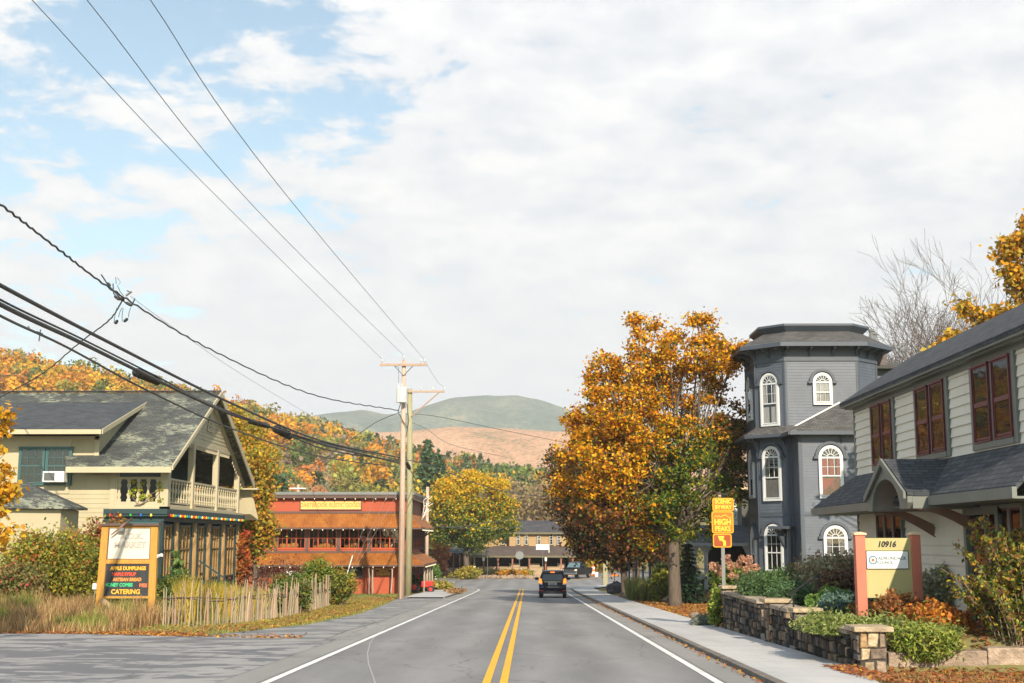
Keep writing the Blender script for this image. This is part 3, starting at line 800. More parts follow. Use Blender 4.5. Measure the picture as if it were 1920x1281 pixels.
    if curtain:
        c = MB(); c.fr = fr; mt, parts = curtain
        for (u0, u1, v0, v1) in parts:
            n = max(4, int((u1 - u0) * w / .035)); 
            for i in range(n):
                x0 = a + w * (u0 + (u1 - u0) * i / n); x1 = a + w * (u0 + (u1 - u0) * (i + 1) / n); dz = .012 + (.014 if i % 2 else 0); dz2 = .012 + (0 if i % 2 else .014)
                c.poly((x0, z + h * v0, dz), (x1, z + h * v0, dz2), (x1, z + h * v1, dz2), (x0, z + h * v1, dz))
        c.build('curtain', mt, win)
    return win
def glow_bulbs(parent, pts, mats, r=0.035):
    for i, p in enumerate(pts):
        b = MB(); b.ball(p, r, 6, 4, (1, 1, 1.35)); b.build('bulb', mats[i % len(mats)], parent)

# ------------------------------------------------------------------ left: cream house with balcony over a green shop front
CR = lin('#d3c89e')
M['cream'] = paint('cream_clapboard', (0.40, 0.355, 0.235), 0.65, 0.07, 0.8, dirt=(0.32, 0.28, 0.17))
M['cream_trim'] = paint('cream_trim', (0.42, 0.375, 0.255), 0.6, 0.06)
M['teal'] = paint('dark_teal_paint', (0.020, 0.046, 0.050), 0.55, 0.12)
M['teal_sash'] = paint('teal_window_paint', (0.045, 0.105, 0.11), 0.5, 0.1)
M['honey'] = woodmat('honey_wood', (0.24, 0.14, 0.05), (0.36, 0.23, 0.09))
M['shingle_green'] = shingle('green_grey_shingles', (0.060, 0.066, 0.066), (0.095, 0.105, 0.10), patch=(0.30, 0.32, 0.24))
M['shingle_dark'] = shingle('dark_slate_shingles', (0.048, 0.056, 0.066), (0.085, 0.094, 0.106))
M['sheer'] = paint('sheer_curtain', (0.62, 0.62, 0.58), 0.9, 0.05)
M['blind'] = paint('grey_window_screen', (0.10, 0.11, 0.11), 0.8, 0.05)
YS, YN, XE, XG = 52.0, 67.8, -14.45, -14.95       # south eave, north eave, roof edge, gable plane
ze = 4.62; zr = 8.55; ym = (YS + YN) / 2
house = thing('clapboard_house', (-22, 58, -1.2), 'cream clapboard house with steep shingled roof and balcony above a dark green shop front', 'house')
base = -1.6
def roofz(y): return ze + (y - YS) / (ym - YS) * (zr - ze)
# south wall
WS = 53.05
b = MB(); b.box(-40, -17.1, WS, YN - 1.0, base, 3.02); b.box(-40, -17.5, WS + 1.2, YN - 1.0, 3.02, 4.5); b.box(-40, -17.1, WS, WS + .2, 3.02, 4.5); b.box(-40, -17.85, WS, WS + .3, 4.5, 5.9)
b.prism([(XG - 2.6, YS + 1.5, 4.3), (XG - 2.6, YN - 1.5, 4.3), (XG - 2.6, ym, zr - .9)], (-20, 0, 0))
wall = b.build('wall', M['cream'], house)
b = MB(); fs = frame((0, WS, 0), (1, 0, 0), (0, -1, 0))
clap(b, fs, base, 4.35, (-40, -17.1), .19)
clap(b, fs, 4.35, 5.92, (-40, -17.88), .19)
ckf = frame((-17.85, 0, 0), (0, 1, 0), (1, 0, 0))
dsl = (roofz(58.55) + .05 - 6.12) / (58.55 - 51.9)
clap(b, ckf, 4.95, 7.9, lambda z: (max(WS, 51.9 + (z + .28 - 6.12) / dsl), min(YS + (z + .12 - ze) / ((zr - ze) / (ym - YS)), 58.3)), .19)
b.build('clapboards', M['cream'], house)
b = MB(); b.fr = fs; b.box(-17.98, -17.78, 4.55, 5.95, .0, .05); b.box(-17.2, -17.04, 2.9, 4.45, 0, .06)
b.box(-40, -17.8, 5.78, 5.93, 0, .05)
b.build('corner_board', M['cream_trim'], house)
# main roof
def roofz(y): return ze + (y - YS) / (ym - YS) * (zr - ze)
b = MB(); th = .16
b.slab([(-18.75, YS, ze), (XE, YS, ze), (XE, ym, zr), (-40, ym, zr), (-40, YS + 5, roofz(YS + 5)), (-21, YS + 5, roofz(YS + 5))], th)
b.slab([(XE, YN, ze), (-40, YN, ze), (-40, ym + .0, zr), (XE, ym + .0, zr)], th)
b.build('roof', M['shingle_green'], house)
# ridge cap strip
b = MB(); b.prism([(XE, ym - .14, zr + .03), (XE, ym, zr + .09), (XE, ym + .14, zr + .03)], (-25.5, 0, 0)); b.build('ridge_cap', M['shingle_dark'], house)
# shed dormer roof
b = MB(); dz0 = 6.12; yd = 58.55
b.slab([(-40, 51.9, dz0), (-17.35, 51.9, dz0), (-17.6, yd, roofz(yd) + .05), (-40, yd, roofz(yd) + .05)], .14)
b.build('dormer_roof', M['shingle_dark'], house)
b = MB(); b.box(-40, -17.35, 51.86, 51.9, dz0 - .20, dz0 - .01); b.prism([(-17.33, 51.9, dz0 - .20), (-17.33, 51.9, dz0 + .01), (-17.58, yd, roofz(yd) + .06), (-17.58, yd, roofz(yd) - .12)], (.04, 0, 0))
b.box(-18.75, XE, YS - .06, YS, ze - .26, ze - .02)
b.build('gutter', M['cream_trim'], house)
# rake boards (broad), two per side
b = MB()
for (y0, y1) in ((YS, ym), (YN, ym)):
    k_ = .16 if y0 < ym else .32
    b.prism([(XE, y0, ze - k_), (XE, y0, ze + .02), (XE, y1, zr + .02), (XE, y1, zr - k_ - .02)], (.06, 0, 0))
    b.prism([(XG + .02, y0 + (.35 if y0 < ym else -.35), ze - .26), (XG + .02, y0 + (.35 if y0 < ym else -.35), ze + .02), (XG + .02, y1, zr - .14), (XG + .02, y1, zr - .48)], (.07, 0, 0))
b.box(XG, XE + .3, YN - .5, YN + .15, ze - .36, ze - .28)
b.build('rake_board', M['cream_trim'], house)
# gable field above the balcony opening
fg = frame((XG, 0, 0), (0, 1, 0), (1, 0, 0)); zo = 5.88
b = MB()
def gext(z):
    d = (zr - .35 - z) / (zr - ze) * (ym - YS); return (ym - d, ym + d)
clap(b, fg, zo, zr - .4, gext, .17)
b.fr = fg; y0, y1 = gext(zo)
b.build('gable_wall', M['cream'], house)
b = MB(); b.fr = fg; b.box(y0 + .2, y1 - .2, zo - .02, zo + .16, 0, .05)
n = int((y1 - y0 - .6) / .24)
for i in range(n):       # scalloped gingerbread hanging under the gable
    yy = y0 + .3 + i * .24; b.box(yy, yy + .05, zo - .2, zo - .02, .0, .04)
    b.poly((yy + .05, zo - .02, .02), (yy + .05, zo - .09, .02), (yy + .12, zo - .2, .02), (yy + .2, zo - .09, .02), (yy + .24, zo - .02, .02))
for k in range(9):       # and down the slope of the far side
    t = k / 9; yy = y1 + .25 + t * 2.6; zz = roofz(2 * ym - yy) - .45; b.fr = fg; b.box(yy, yy + .06, zz - .22, zz + .05, 0, .04); b.box(yy, yy + .24, zz - .08, zz, .005, .035)
b.build('gingerbread_trim', M['cream_trim'], house)
b = MB(); b.fr = fg; b.poly((ym - .45, 6.75, .05), (ym + .45, 6.75, .05), (ym, 7.5, .05)); b.build('gable_vent', M['blind'], house)
b = MB(); b.fr = fg
for i in range(4): zz = 6.78 + i * .17; w = .42 * (1 - i * .24); b.box(ym - w, ym + w, zz, zz + .05, .055, .085)
b.box(ym - .02, ym + .02, 6.72, 7.5, .06, .1)
for s in (-1, 1): b.prism([b.P(ym + s * .52, 6.68, .03), b.P(ym + s * .40, 6.68, .03), b.P(ym, 7.46, .03), b.P(ym, 7.64, .03)], (.06, 0, 0))
b.box(ym - .52, ym + .52, 6.66, 6.74, .03, .1)
b.build('vent_louvre', M['cream_trim'], house)
# balcony: floor, ceiling darkness, columns, rails
zf = 3.02
b = MB(); b.box(-17.1, XG + .12, WS - .05, YN - .7, zf - .12, zf); b.build('balcony_floor', M['cream_trim'], house)
b = MB(); b.prism([(XG - 2.5, YS + 1.6, zf), (XG - 2.5, YN - 1.6, zf), (XG - 2.5, YN - 1.6, 4.6), (XG - 2.5, ym, zr - .75), (XG - 2.5, YS + 1.6, 4.6)], (.06, 0, 0)); b.box(XG - 2.44, XG - .03, ym - 4.2, ym + 4.2, 6.2, 6.3); b.build('balcony_ceiling', M['teal'], house)
cols = [WS + .12, 57.2, 61.7, 66.3]
for i, y in enumerate(cols):
    b = MB(); zt = min(roofz(y if y < ym else 2 * ym - y) - .2, zo + .05)
    s = .17 if i == 0 else .13
    b.box(XG - .05 - s, XG - .05 + s, y - s, y + s, zf - .1, zt)
    b.build('column', M['cream_trim'], house)
b = MB(); b.box(-17.25, -16.95, WS - .04, WS + .2, zf - .2, 4.42); b.build('column', M['cream_trim'], house)
def spindle(b, p, h, r):
    x, y, z = p; prof = [(0, .8), (.12, .8), (.16, 1.15), (.22, .6), (.36, .55), (.5, 1.1), (.64, .55), (.78, .6), (.84, 1.15), (.88, .8), (1, .8)]
    b.tube([(x, y, z + h * t) for t, _ in prof], [r * q for _, q in prof], 6)
rails = [(c0, c1) for c0, c1 in zip(cols, cols[1:])]
for (c0, c1) in rails:
    b = MB(); x = XG - .05
    b.box(x - .05, x + .05, c0 + .13, c1 - .13, 4.14, 4.22); b.box(x - .04, x + .04, c0 + .13, c1 - .13, zf + .16, zf + .23); b.box(x - .03, x + .03, c0 + .13, c1 - .13, zf - .05, zf + .11)
    n = int((c1 - c0 - .3) / .40)
    for i in range(n): spindle(b, (x, c0 + .25 + (c1 - c0 - .5) * i / (n - 1), zf + .2), .96, .062)
    b.build('balustrade', M['cream_trim'], house)
b = MB(); b.box(-17.0, XG - .2, WS - .02, WS + .07, 4.14, 4.24); b.box(-17.0, XG - .2, WS - .02, WS + .07, zf - .1, zf + .2)
for i in range(5):
    x = -16.88 + i * .40
    prof = [(0, .085), (.1, .085), (.16, .045), (.3, .085), (.42, .04), (.58, .04), (.7, .085), (.84, .045), (.9, .085), (1, .085)]
    pts = [(x - w, WS, zf + .2 + .95 * t) for t, w in prof] + [(x + w, WS, zf + .2 + .95 * t) for t, w in reversed(prof)]
    b.prism(pts, (0, .05, 0))
b.build('balustrade', M['cream_trim'], house)
# upstairs windows in the dormer wall
b = MB(); b.fr = fs; b.box(-22.0, -18.95, 3.55, 5.78, 0, .05); b.build('window_surround', M['cream_trim'], house)
fw = frame((0, WS - .05, 0), (1, 0, 0), (0, -1, 0))
window(house, fw, -20.95 - .05, 3.98, .95, 1.42, M['teal_sash'], M['teal_sash'], 3, 2, case=.07, sill=False)
window(house, fw, -19.95 + .07, 3.98, .95, 1.42, M['teal_sash'], M['teal_sash'], 3, 2, case=.07, sill=False)
window(house, fw, -26.5, 3.98, .95, 1.42, M['teal_sash'], M['teal_sash'], 3, 2, case=.07, sill=False)
# green ground floor under the balcony
XF = -15.05
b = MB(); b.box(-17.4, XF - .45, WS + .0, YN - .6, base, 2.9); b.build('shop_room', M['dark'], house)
b = MB(); b.box(-17.4, XF + .28, WS - .28, YN - .4, 2.62, 2.92); b.box(-17.4, XF + .1, WS - .1, YN - .5, 2.42, 2.62)
b.box(-17.35, -16.95, WS - .08, WS + .1, base, 2.45); b.box(XF - .2, XF + .06, WS - .06, WS + .2, base, 2.45)
b.build('fascia', M['teal'], house)
ys = [53.0, 54.9, 55.7, 57.9, 58.8, 60.4, 61.4, 63.4, 64.3, 66.6]
for i, y in enumerate(ys):
    b = MB(); b.box(XF - .16, XF + .02, y - .08, y + .08, base, 2.45); b.build('post', M['teal'], house)
ff = frame((XF - .15, 0, 0), (0, 1, 0), (1, 0, 0))
for (y0, y1, cc) in ((53.15, 54.75, 3), (55.85, 57.75, 3), (58.95, 60.25, 2), (61.6, 63.2, 3), (64.5, 66.4, 3)):
    window(house, ff, y0 + .12, -.1, y1 - y0 - .24, 2.35, M['teal'], M['honey'], cc, 2, 1, .58, case=.06, depth=.12, sill=False)
    b = MB(); b.fr = ff; b.box(y0, y1, base, -.3, 0, .1); b.build('panel', M['teal'], house)
for y in (55.3, 58.35, 60.9, 63.85, 67.0):
    b = MB(); b.tube([(XF - .05, y, base), (XF - .04, y + .02, .4), (XF - .06, y, 2.42)], .15, 8); b.build('log_post', M['honey'], house, smooth=True)
window(house, frame((0, WS - .02, 0), (1, 0, 0), (0, -1, 0)), -16.72, .9, 1.35, 1.35, M['teal'], M['teal'], 3, 1, 1, case=.08, sill=False)
b = MB(); b.slab([(-17.0, WS - .55, 2.12), (-15.15, WS - .55, 2.12), (-15.15, WS - .06, 2.42), (-17.0, WS - .06, 2.42)], .03)
for i in range(8): x = -16.98 + i * .228; b.poly((x, WS - .56, 2.12), (x + .228, WS - .56, 2.12), (x + .19, WS - .56, 2.0), (x + .114, WS - .56, 1.96), (x + .04, WS - .56, 2.0))
b.build('awning', M['teal_sash'], house)
b = MB()
for k in range(4): b.box(-14.9 + k * .3, -14.6 + k * .3, 59.2, 61.3, base - .2, -.2 - k * .3)
b.box(-13.7, -13.62, 59.1, 59.2, -1.9, -.2); b.prism([(-15, 59.15, .75), (-15, 59.15, .67), (-13.6, 59.15, -.25), (-13.6, 59.15, -.17)], (0, .07, 0))
b.build('steps', M['teal'], house)
# lower pent piece of wall and roof beyond the balcony's far end
b = MB(); b.prism([(XG + .35, YN + .15, 3.0), (XG + .35, YN + .15, 4.3), (XG + .7, YN + .5, 2.7)], (-3, 0.3, 0)); b.build('side_wall', M['cream'], house)
# little hip roofed bay at the front left
bx, by = -19.65, 50.0
b = MB(); R_ = 2.5; pts = [(bx + R_ * math.cos(math.pi / 3 * k + .52), by + R_ * .9 * math.sin(math.pi / 3 * k + .52), 2.9) for k in range(6)]
for k in range(6): p, q = pts[k], pts[(k + 1) % 6]; b.slab([p, q, (bx, by, 3.95)], .08)
b.build('bay_roof', M['shingle_green'], house)
b = MB(); q2 = [(bx + 2.15 * math.cos(math.pi / 3 * k + .52), by + 1.95 * math.sin(math.pi / 3 * k + .52), base) for k in range(6)]
b.prism(q2, (0, 0, 4.4)); b.build('bay_wall', M['cream'], house)
pp, qq = Vector(q2[3]), Vector(q2[4])
u = (qq - pp).normalized(); nn = Vector((u.y, -u.x, 0))
window(house, frame(pp + nn * .01, u, nn), .5, .9, 1.1, 1.4, M['teal_sash'], M['white'], 3, 2, case=.1)
pp, qq = Vector(q2[4]), Vector(q2[5]); u = (qq - pp).normalized(); nn = Vector((u.y, -u.x, 0))
window(house, frame(pp + nn * .01, u, nn), .5, .9, 1.1, 1.4, M['teal_sash'], M['white'], 3, 2, case=.1)

ac = thing('air_conditioner', (-19.45, WS - .05, 4.0), 'white window air conditioner jutting from the cream house upstairs window', 'air conditioner')
b = MB(); b.box(-19.86, -18.98, WS - .62, WS - .14, 4.0, 4.44); b.build('casing', M['white'], ac, bevel=.02)
b = MB(); b.box(-19.80, -19.36, WS - .635, WS - .62, 4.06, 4.38); b.build('grille', M['blind'], ac)
b = MB(); b.box(-19.3, -19.05, WS - .63, WS - .62, 4.04, 4.4); b.build('panel', M['sheer'], ac)
bulbm = []
for nm, c in (('red_bulb', (.8, .05, .02)), ('amber_bulb', (.9, .4, .03)), ('green_bulb', (.03, .4, .08)), ('blue_bulb', (.03, .12, .6)), ('yellow_bulb', (.9, .7, .08))):
    M[nm] = paint(nm, c, 0.25, 0.0, spec=.6); bulbm.append(M[nm])
sl1 = thing('string_lights', (XF + .3, 60, 2.6), 'string of multicoloured bulbs hung under the balcony of the cream house', 'string lights')
b = MB(); b.tube([(-17.3, WS - .31, 2.72), (XF + .31, WS - .31, 2.7)], .012, 4); b.tube([(XF + .31, WS - .3, 2.7), (XF + .31, YN - .5, 2.7)], .012, 4); b.build('wire', M['black'], sl1)
glow_bulbs(sl1, [(-17.1 + k * .42, WS - .32, 2.66) for k in range(5)] + [(XF + .33, WS + .1 + k * .37, 2.65) for k in range(38)], bulbm, .05)

# ------------------------------------------------------------------ red shop building
M['red_board'] = paint('red_board_wall', (0.37, 0.076, 0.032), 0.7, 0.08, 0.6, bump=.2)
M['red_frame'] = paint('red_window_frame', (0.42, 0.075, 0.025), 0.55, 0.08)
M['brown_trim'] = paint('brown_trim', (0.105, 0.065, 0.055), 0.65, 0.1)
M['brown_wall'] = paint('brown_red_wall', (0.20, 0.075, 0.055), 0.7, 0.1)
def corrug():
    m, t = new_mat('rusty_corrugated_metal'); L = t.links.new
    sx = N(t, 'ShaderNodeSeparateXYZ'); L(uvout(t), sx.inputs[0])
    w = math_node(t, 'SINE', math_node(t, 'MULTIPLY', sx.outputs[0], 2 * math.pi / 0.17))
    n = noise_out(t, 1.2, 8, 0.7, stretch=(1, 1, .5))
    c = ramp(t, n, [(0.32, (0.20, 0.065, 0.016)), (0.5, (0.33, 0.115, 0.022)), (0.68, (0.42, 0.165, 0.032))])
    c = mixc(t, 1.0, c, ramp(t, noise_out(t, 8, 4), [(0.35, (.8,) * 3), (.65, (1.05,) * 3)]), 'MULTIPLY')
    finish(t, c, 0.6, 0.15, 0.35, w, 0.35, 0.03); return m
M['corrug'] = corrug()
YR = 93.0; XR0, XR1 = -24.0, -8.62
def zy(y, Y=93.0): return at(700, y, Y).z
shop = thing('shop_building', (-15, 97, -2.1), 'red two storey shop with rusty metal awnings and a long row of windows', 'building')
zt, zb = zy(926), -2.3
fr_ = frame((0, YR, 0), (1, 0, 0), (0, -1, 0)); frs = frame((XR1, 0, 0), (0, 1, 0), (1, 0, 0))
w1t, w1b = zy(989), zy(1029)
b = MB()
b.box(XR0, XR1, YR, 104.6, zy(962), zt); b.box(XR0, XR1, YR, YR + .25, w1t, zy(962)); b.box(XR0, XR1, YR, YR + .25, -.05, w1b); b.box(XR0, XR1, YR + .0, 104.6, zb, -.05)
b.box(XR1 - .25, XR1, YR + .25, 104.6, -.05, zy(962)); b.box(XR0, XR1 - .25, 104.2, 104.6, -.05, zy(962)); b.box(XR0, XR1 - .25, YR + 3.2, YR + 3.4, -.05, zy(962))
b.build('wall', M['red_board'], shop)
b = MB(); clap(b, fr_, zy(962), zt - .3, (XR0, XR1), .16, .014); clap(b, fr_, zb, -.1, (XR0, XR1), .18, .012); clap(b, fr_, zy(1036), w1b, (XR0, XR1), .16, .012)
b.build('siding', M['red_board'], shop)
b = MB(); b.box(XR1 + .005, XR1 + .03, YR + .02, 104.5, zy(962), zt - .3); b.build('side_cladding', M['brown_wall'], shop)
b = MB(); b.box(XR0 - .3, XR1 + .5, YR - .42, 105.0, zt - .08, zt + .12); b.build('roof', M['grey_metal'], shop)
b = MB(); b.box(XR0 - .3, XR1 + .46, YR - .36, 104.9, zt - .34, zt - .08); b.box(XR1 + .03, XR1 + .09, YR - .02, YR + .18, zb, zt - .34)
b.box(XR1 + .03, XR1 + .35, 104.2, 104.5, zb, zt - .3)
for (y0, y1) in ((959, 963), (1033, 1037)): b.box(XR0, XR1 + .06, YR - .07, YR, zy(y1), zy(y0))
b.build('cornice', M['brown_trim'], shop)
def awn(z0, z1, out, back=.0):
    b = MB(); 
    b.slab([(XR0, YR - out, z1), (XR1 + out, YR - out, z1), (XR1 + .04, YR - .03, z0), (XR0, YR - .03, z0)], .05)
    b.slab([(XR1 + out, YR - out, z1), (XR1 + out, 105, z1), (XR1 + .04, 105, z0), (XR1 + .04, YR - .03, z0)], .05)
    o = b.build('awning', M['corrug'], shop)
    b = MB(); b.box(XR0, XR1 + out, YR - out - .02, YR - out + .08, z1 - .17, z1 - .06); b.box(XR1 + out - .08, XR1 + out + .02, YR - out, 105, z1 - .17, z1 - .06)
    for k in range(5):
        y = YR + .4 + k * 2.6; b.prism([(XR1 + .05, y, z1 - 1.0), (XR1 + .05, y, z1 - .85), (XR1 + out - .1, y, z1 - .1), (XR1 + out - .1, y, z1 - .22)], (0, .1, 0))
    b.build('awning_beam', M['brown_trim'], shop)
awn(zy(963), zy(988, 92), 1.05); awn(zy(1037), zy(1058, 91.8), 1.3)
px2x = lambda px: at(px, 1000, YR).x
pil = [(px2x(a), px2x(c)) for a, c in ((455, 461), (515, 521), (573, 579.5), (631.5, 638), (690, 696.5), (748, 755))]
for (a0, a1) in pil:
    b = MB(); b.fr = fr_; b.box(a0, a1, w1b - .12, w1t + .1, -.1, .06); b.build('pilaster', M['brown_trim'], shop)
SPL = [3, 4, 4, 4, 4]
for k in range(5):
    a0, a1 = pil[k][1], pil[k + 1][0]
    b = MB(); b.fr = fr_; 
    b.box(a0, a1, w1t - .07, w1t + .02, -.1, .03); b.box(a0, a1, w1b - .04, w1b + .07, -.1, .05); b.box(a0, a0 + .06, w1b, w1t, -.1, .03); b.box(a1 - .06, a1, w1b, w1t, -.1, .03)
    win = b.build('window', M['red_frame'], shop)
    s = MB(); s.fr = fr_; n = 3
    for i in range(1, n): x = a0 + (a1 - a0) * i / n; s.box(x - .04, x + .04, w1b + .07, w1t - .07, -.08, .02)
    for i in range(n): x = a0 + (a1 - a0) * (i + .5) / n; s.box(x - .011, x + .011, w1b + .07, w1t - .07, -.07, .0)
    s.box(a0 + .06, a1 - .06, (w1b + w1t) / 2 - .03, (w1b + w1t) / 2 + .03, -.075, .01)
    s.build('sash', M['red_frame'], win)
    g = MB(); g.fr = fr_; g.poly((a0, w1b, -.05), (a1, w1b, -.05), (a1, w1t, -.05), (a0, w1t, -.05)); g.build('pane', M['glass'], win)
b = MB(); b.box(XR0 + .1, XR1 - .3, YR + .26, YR + 1.9, w1b - .12, w1b - .04); b.build('display_shelf', M['brown_trim'], shop)
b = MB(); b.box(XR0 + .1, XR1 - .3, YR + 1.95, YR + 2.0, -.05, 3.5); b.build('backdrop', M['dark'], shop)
M['basket'] = paint('honey_cushion', (0.62, 0.33, 0.08), 0.8, 0.2, 6); M['shade'] = paint('lamp_shade_white', (0.75, 0.70, 0.62), 0.8, 0.1)
rr = random.Random(4)
first = {}
for (px, kind) in ((528, 'c'), (541, 'c'), (549, 'c'), (545, 'l'), (590, 'c'), (600, 'c'), (611, 'c'), (624, 'c'), (605, 'p'), (589, 'l'), (615, 'l'), (650, 'c'), (658, 'f'), (664, 'f'), (683, 'l'), (678, 'p'), (686, 'c'), (703, 'f'), (709, 'l'), (717, 'p'), (725, 'c'), (731, 'p'), (738, 'l')):
    x = px2x(px); z = w1b - .03; y = YR + .6 + rr.random() * .5
    if kind in first:
        lab = {'c': 'tan cushion heaped on the shelf inside the red shop windows', 'l': 'pale shaded lamp displayed inside the red shop windows', 'p': 'white plate hung up inside the red shop windows', 'f': 'small carved wooden figure inside the red shop windows'}[kind]
        dup(first[kind], (x, y, z + (.75 if kind == 'p' and px < 700 else .35 if kind == 'p' else 0)), rotz=rr.uniform(-.4, .4), scale=rr.uniform(.85, 1.15)); continue
    if kind == 'c':
        t_ = thing('cushion', (x, y, z), 'tan cushion heaped on the shelf inside the red shop windows', 'cushion', 'cushions in the shop window'); b = MB(); b.ball((x, y, z + .22), .28, 10, 6, (1.1, .6, .85)); b.build('cover', M['basket'], t_, smooth=True)
    elif kind == 'l':
        t_ = thing('table_lamp', (x, y, z), 'pale shaded lamp displayed inside the red shop windows', 'lamp', 'lamps in the shop window'); b = MB(); b.tube([(x, y, z), (x, y, z + .06), (x, y, z + .1), (x, y, z + .5)], [.1, .1, .03, .03], 8); b.build('stand', M['brown_trim'], t_)
        b = MB(); b.tube([(x, y, z + .45), (x, y, z + .75)], .22, 10, .15); b.build('lamp_shade', M['shade'], t_)
    elif kind == 'p':
        t_ = thing('wall_plate', (x, y, z + .6), 'white plate hung up inside the red shop windows', 'plate', 'plates in the shop window'); b = MB(); b.tube([(x, y, z + .6), (x, y + .03, z + .6)], .2, 14, .17); b.build('dish', M['shade'], t_)
        b = MB(); b.tube([(x, y, z + .78), (x, y, z + .95)], .01, 4); b.build('hook', M['brown_trim'], t_)
    else:
        t_ = thing('carved_figure', (x, y, z), 'small carved wooden figure inside the red shop windows', 'figurine', 'figures in the shop window'); b = MB(); b.tube([(x, y, z), (x, y, z + .15), (x, y, z + .4), (x, y, z + .52), (x, y, z + .6), (x, y, z + .7)], [.12, .15, .11, .06, .09, .03], 8); b.build('carving', M['basket'], t_, smooth=True)
    first[kind] = t_
# name board
M['sign_gold'] = paint('gold_sign_board', (0.80, 0.46, 0.14), 0.5, 0.05)
M['sign_letter'] = paint('dull_gold_letter', (0.56, 0.25, 0.06), 0.5, 0.05)
sg = thing('shop_sign', (px2x(619), YR - .05, zy(955)), 'long gold name board on the upper wall of the red shop', 'sign')
x0, x1, z0, z1 = px2x(563), px2x(676), zy(955), zy(940)
b = MB(); b.fr = fr_; b.box(x0, x1, z0, z1, .02, .07); b.build('board', M['sign_gold'], sg)
b = MB(); b.fr = fr_; b.box(x0 - .07, x1 + .07, z1, z1 + .07, .02, .1); b.box(x0 - .07, x1 + .07, z0 - .07, z0, .02, .1); b.box(x0 - .07, x0, z0, z1, .02, .1); b.box(x1, x1 + .07, z0, z1, .02, .1); b.build('sign_frame', M['brown_trim'], sg)
text('lettering', 'DARTBROOK RUSTIC GOODS', .42, ((x0 + x1) / 2, YR - .075, (z0 + z1) / 2), (1, 0, 0), (0, 0, 1), M['sign_letter'], sg, bold=.012, sx=.78)
sg = thing('notice_board', (px2x(720), YR - .05, zy(1080)), 'brown board of yellow writing on the lower wall of the red shop', 'sign')
x0, x1, z0, z1 = px2x(707.5), px2x(732.5), zy(1079.5), zy(1064.5)
b = MB(); b.fr = fr_; b.box(x0, x1, z0, z1, .02, .06); b.build('board', M['brown_trim'], sg)
M['yellow_letter'] = paint('yellow_letter', (0.85, 0.42, 0.04), 0.5, 0.02)
for i, tx in enumerate(('WELCOME TO THE', 'HOUSE OF', 'RUSTIC GOODS', '& HOME DECOR')):
    text('lettering', tx, .165, ((x0 + x1) / 2, YR - .065, z1 - .10 - i * .13), (1, 0, 0), (0, 0, 1), M['yellow_letter'], sg, bold=.005, sx=.8)
window(shop, fr_, px2x(656), zy(1081), px2x(682) - px2x(656), zy(1063) - zy(1081), M['brown_trim'], M['brown_trim'], 3, 1, 1, .5, case=.09)
for px in (697, 703.5, 738.5):
    b = MB(); x = px2x(px); pts = [(x + rr.uniform(-.04, .04), YR - 1.05, zb + .0 + (2.12) * t / 5) for t in range(6)]; b.tube(pts, .055, 7); b.build('birch_post', M['pale_bark'], shop, smooth=True)
for k in range(4):
    b = MB(); x = XR1 + 1.1; y = YR + 1.2 + k * 2.6; b.tube([(x, y, zb - .2), (x + .04, y, -1.2), (x, y, zy(1058, 91.8) - .12)], .07, 7); b.build('birch_post', M['pale_bark'], shop, smooth=True)
for k in range(5):
    window(shop, frame((XR1 + .03, 0, 0), (0, 1, 0), (1, 0, 0)), YR + .9 + k * 2.25, w1b, 1.3, w1t - w1b - .1, M['brown_trim'], M['red_frame'], 2, 2, case=.06)
for k in range(3):
    window(shop, frame((XR1 + .03, 0, 0), (0, 1, 0), (1, 0, 0)), YR + 1.3 + k * 3.6, zb + .8, 1.8, 1.2, M['brown_trim'], M['red_frame'], 3, 1, 1, case=.06)
bw = paint('warm_white_bulb', (0.95, 0.85, 0.6), 0.3, 0.0)
for (nm, z, out, lab, n0, n1) in (('c', zt - .36, .40, 'row of pale bulbs under the roof edge of the red shop', 17, 6), ('u', zy(988, 92) - .2, 1.06, 'row of pale bulbs along the upper rusty awning of the red shop', 17, 6), ('l', zy(1058, 91.8) - .2, 1.31, 'row of pale bulbs along the lower rusty awning of the red shop', 17, 7)):
    s_ = thing('string_lights', (-15, YR - out, z), lab, 'string lights')
    b = MB(); b.tube([(-22, YR - out, z + .03), (XR1 + out, YR - out, z + .03), (XR1 + out, 104.5, z + .03)], .01, 4); b.build('wire', M['black'], s_)
    glow_bulbs(s_, [(-21.2 + k * .735, YR - out - .01, z - .02) for k in range(17)] + [(XR1 + out + .01, YR + .2 + k * .9, z - .02) for k in range(12)], [bw], .04)
# antlers on the corner
an = thing('antler_trophy', (XR1 + .2, 99.5, zy(975)), 'bleached antlers fixed high on the side wall of the red shop', 'antlers')
b = MB(); c0 = Vector((XR1 + .3, 99.5, zt - 2.1)); b.ball(c0, .22, 8, 5, (.8, 1.2, 1.8)); b.build('skull', M['shade'], an, smooth=True)
for s in (-1, 1):
    b = MB(); p = [c0 + Vector((.1, s * .15, .3)), c0 + Vector((.35, s * .9, .8)), c0 + Vector((.45, s * 1.3, 1.3)), c0 + Vector((.4, s * 1.1, 1.8))]; b.tube(p, .07, 6, .02)
    for q in (1, 2, 3): b.tube([p[q], p[q] + Vector((.5, s * -.1, .35))], .045, 5, .012)
    b.build('antler', M['shade'], an, smooth=True)

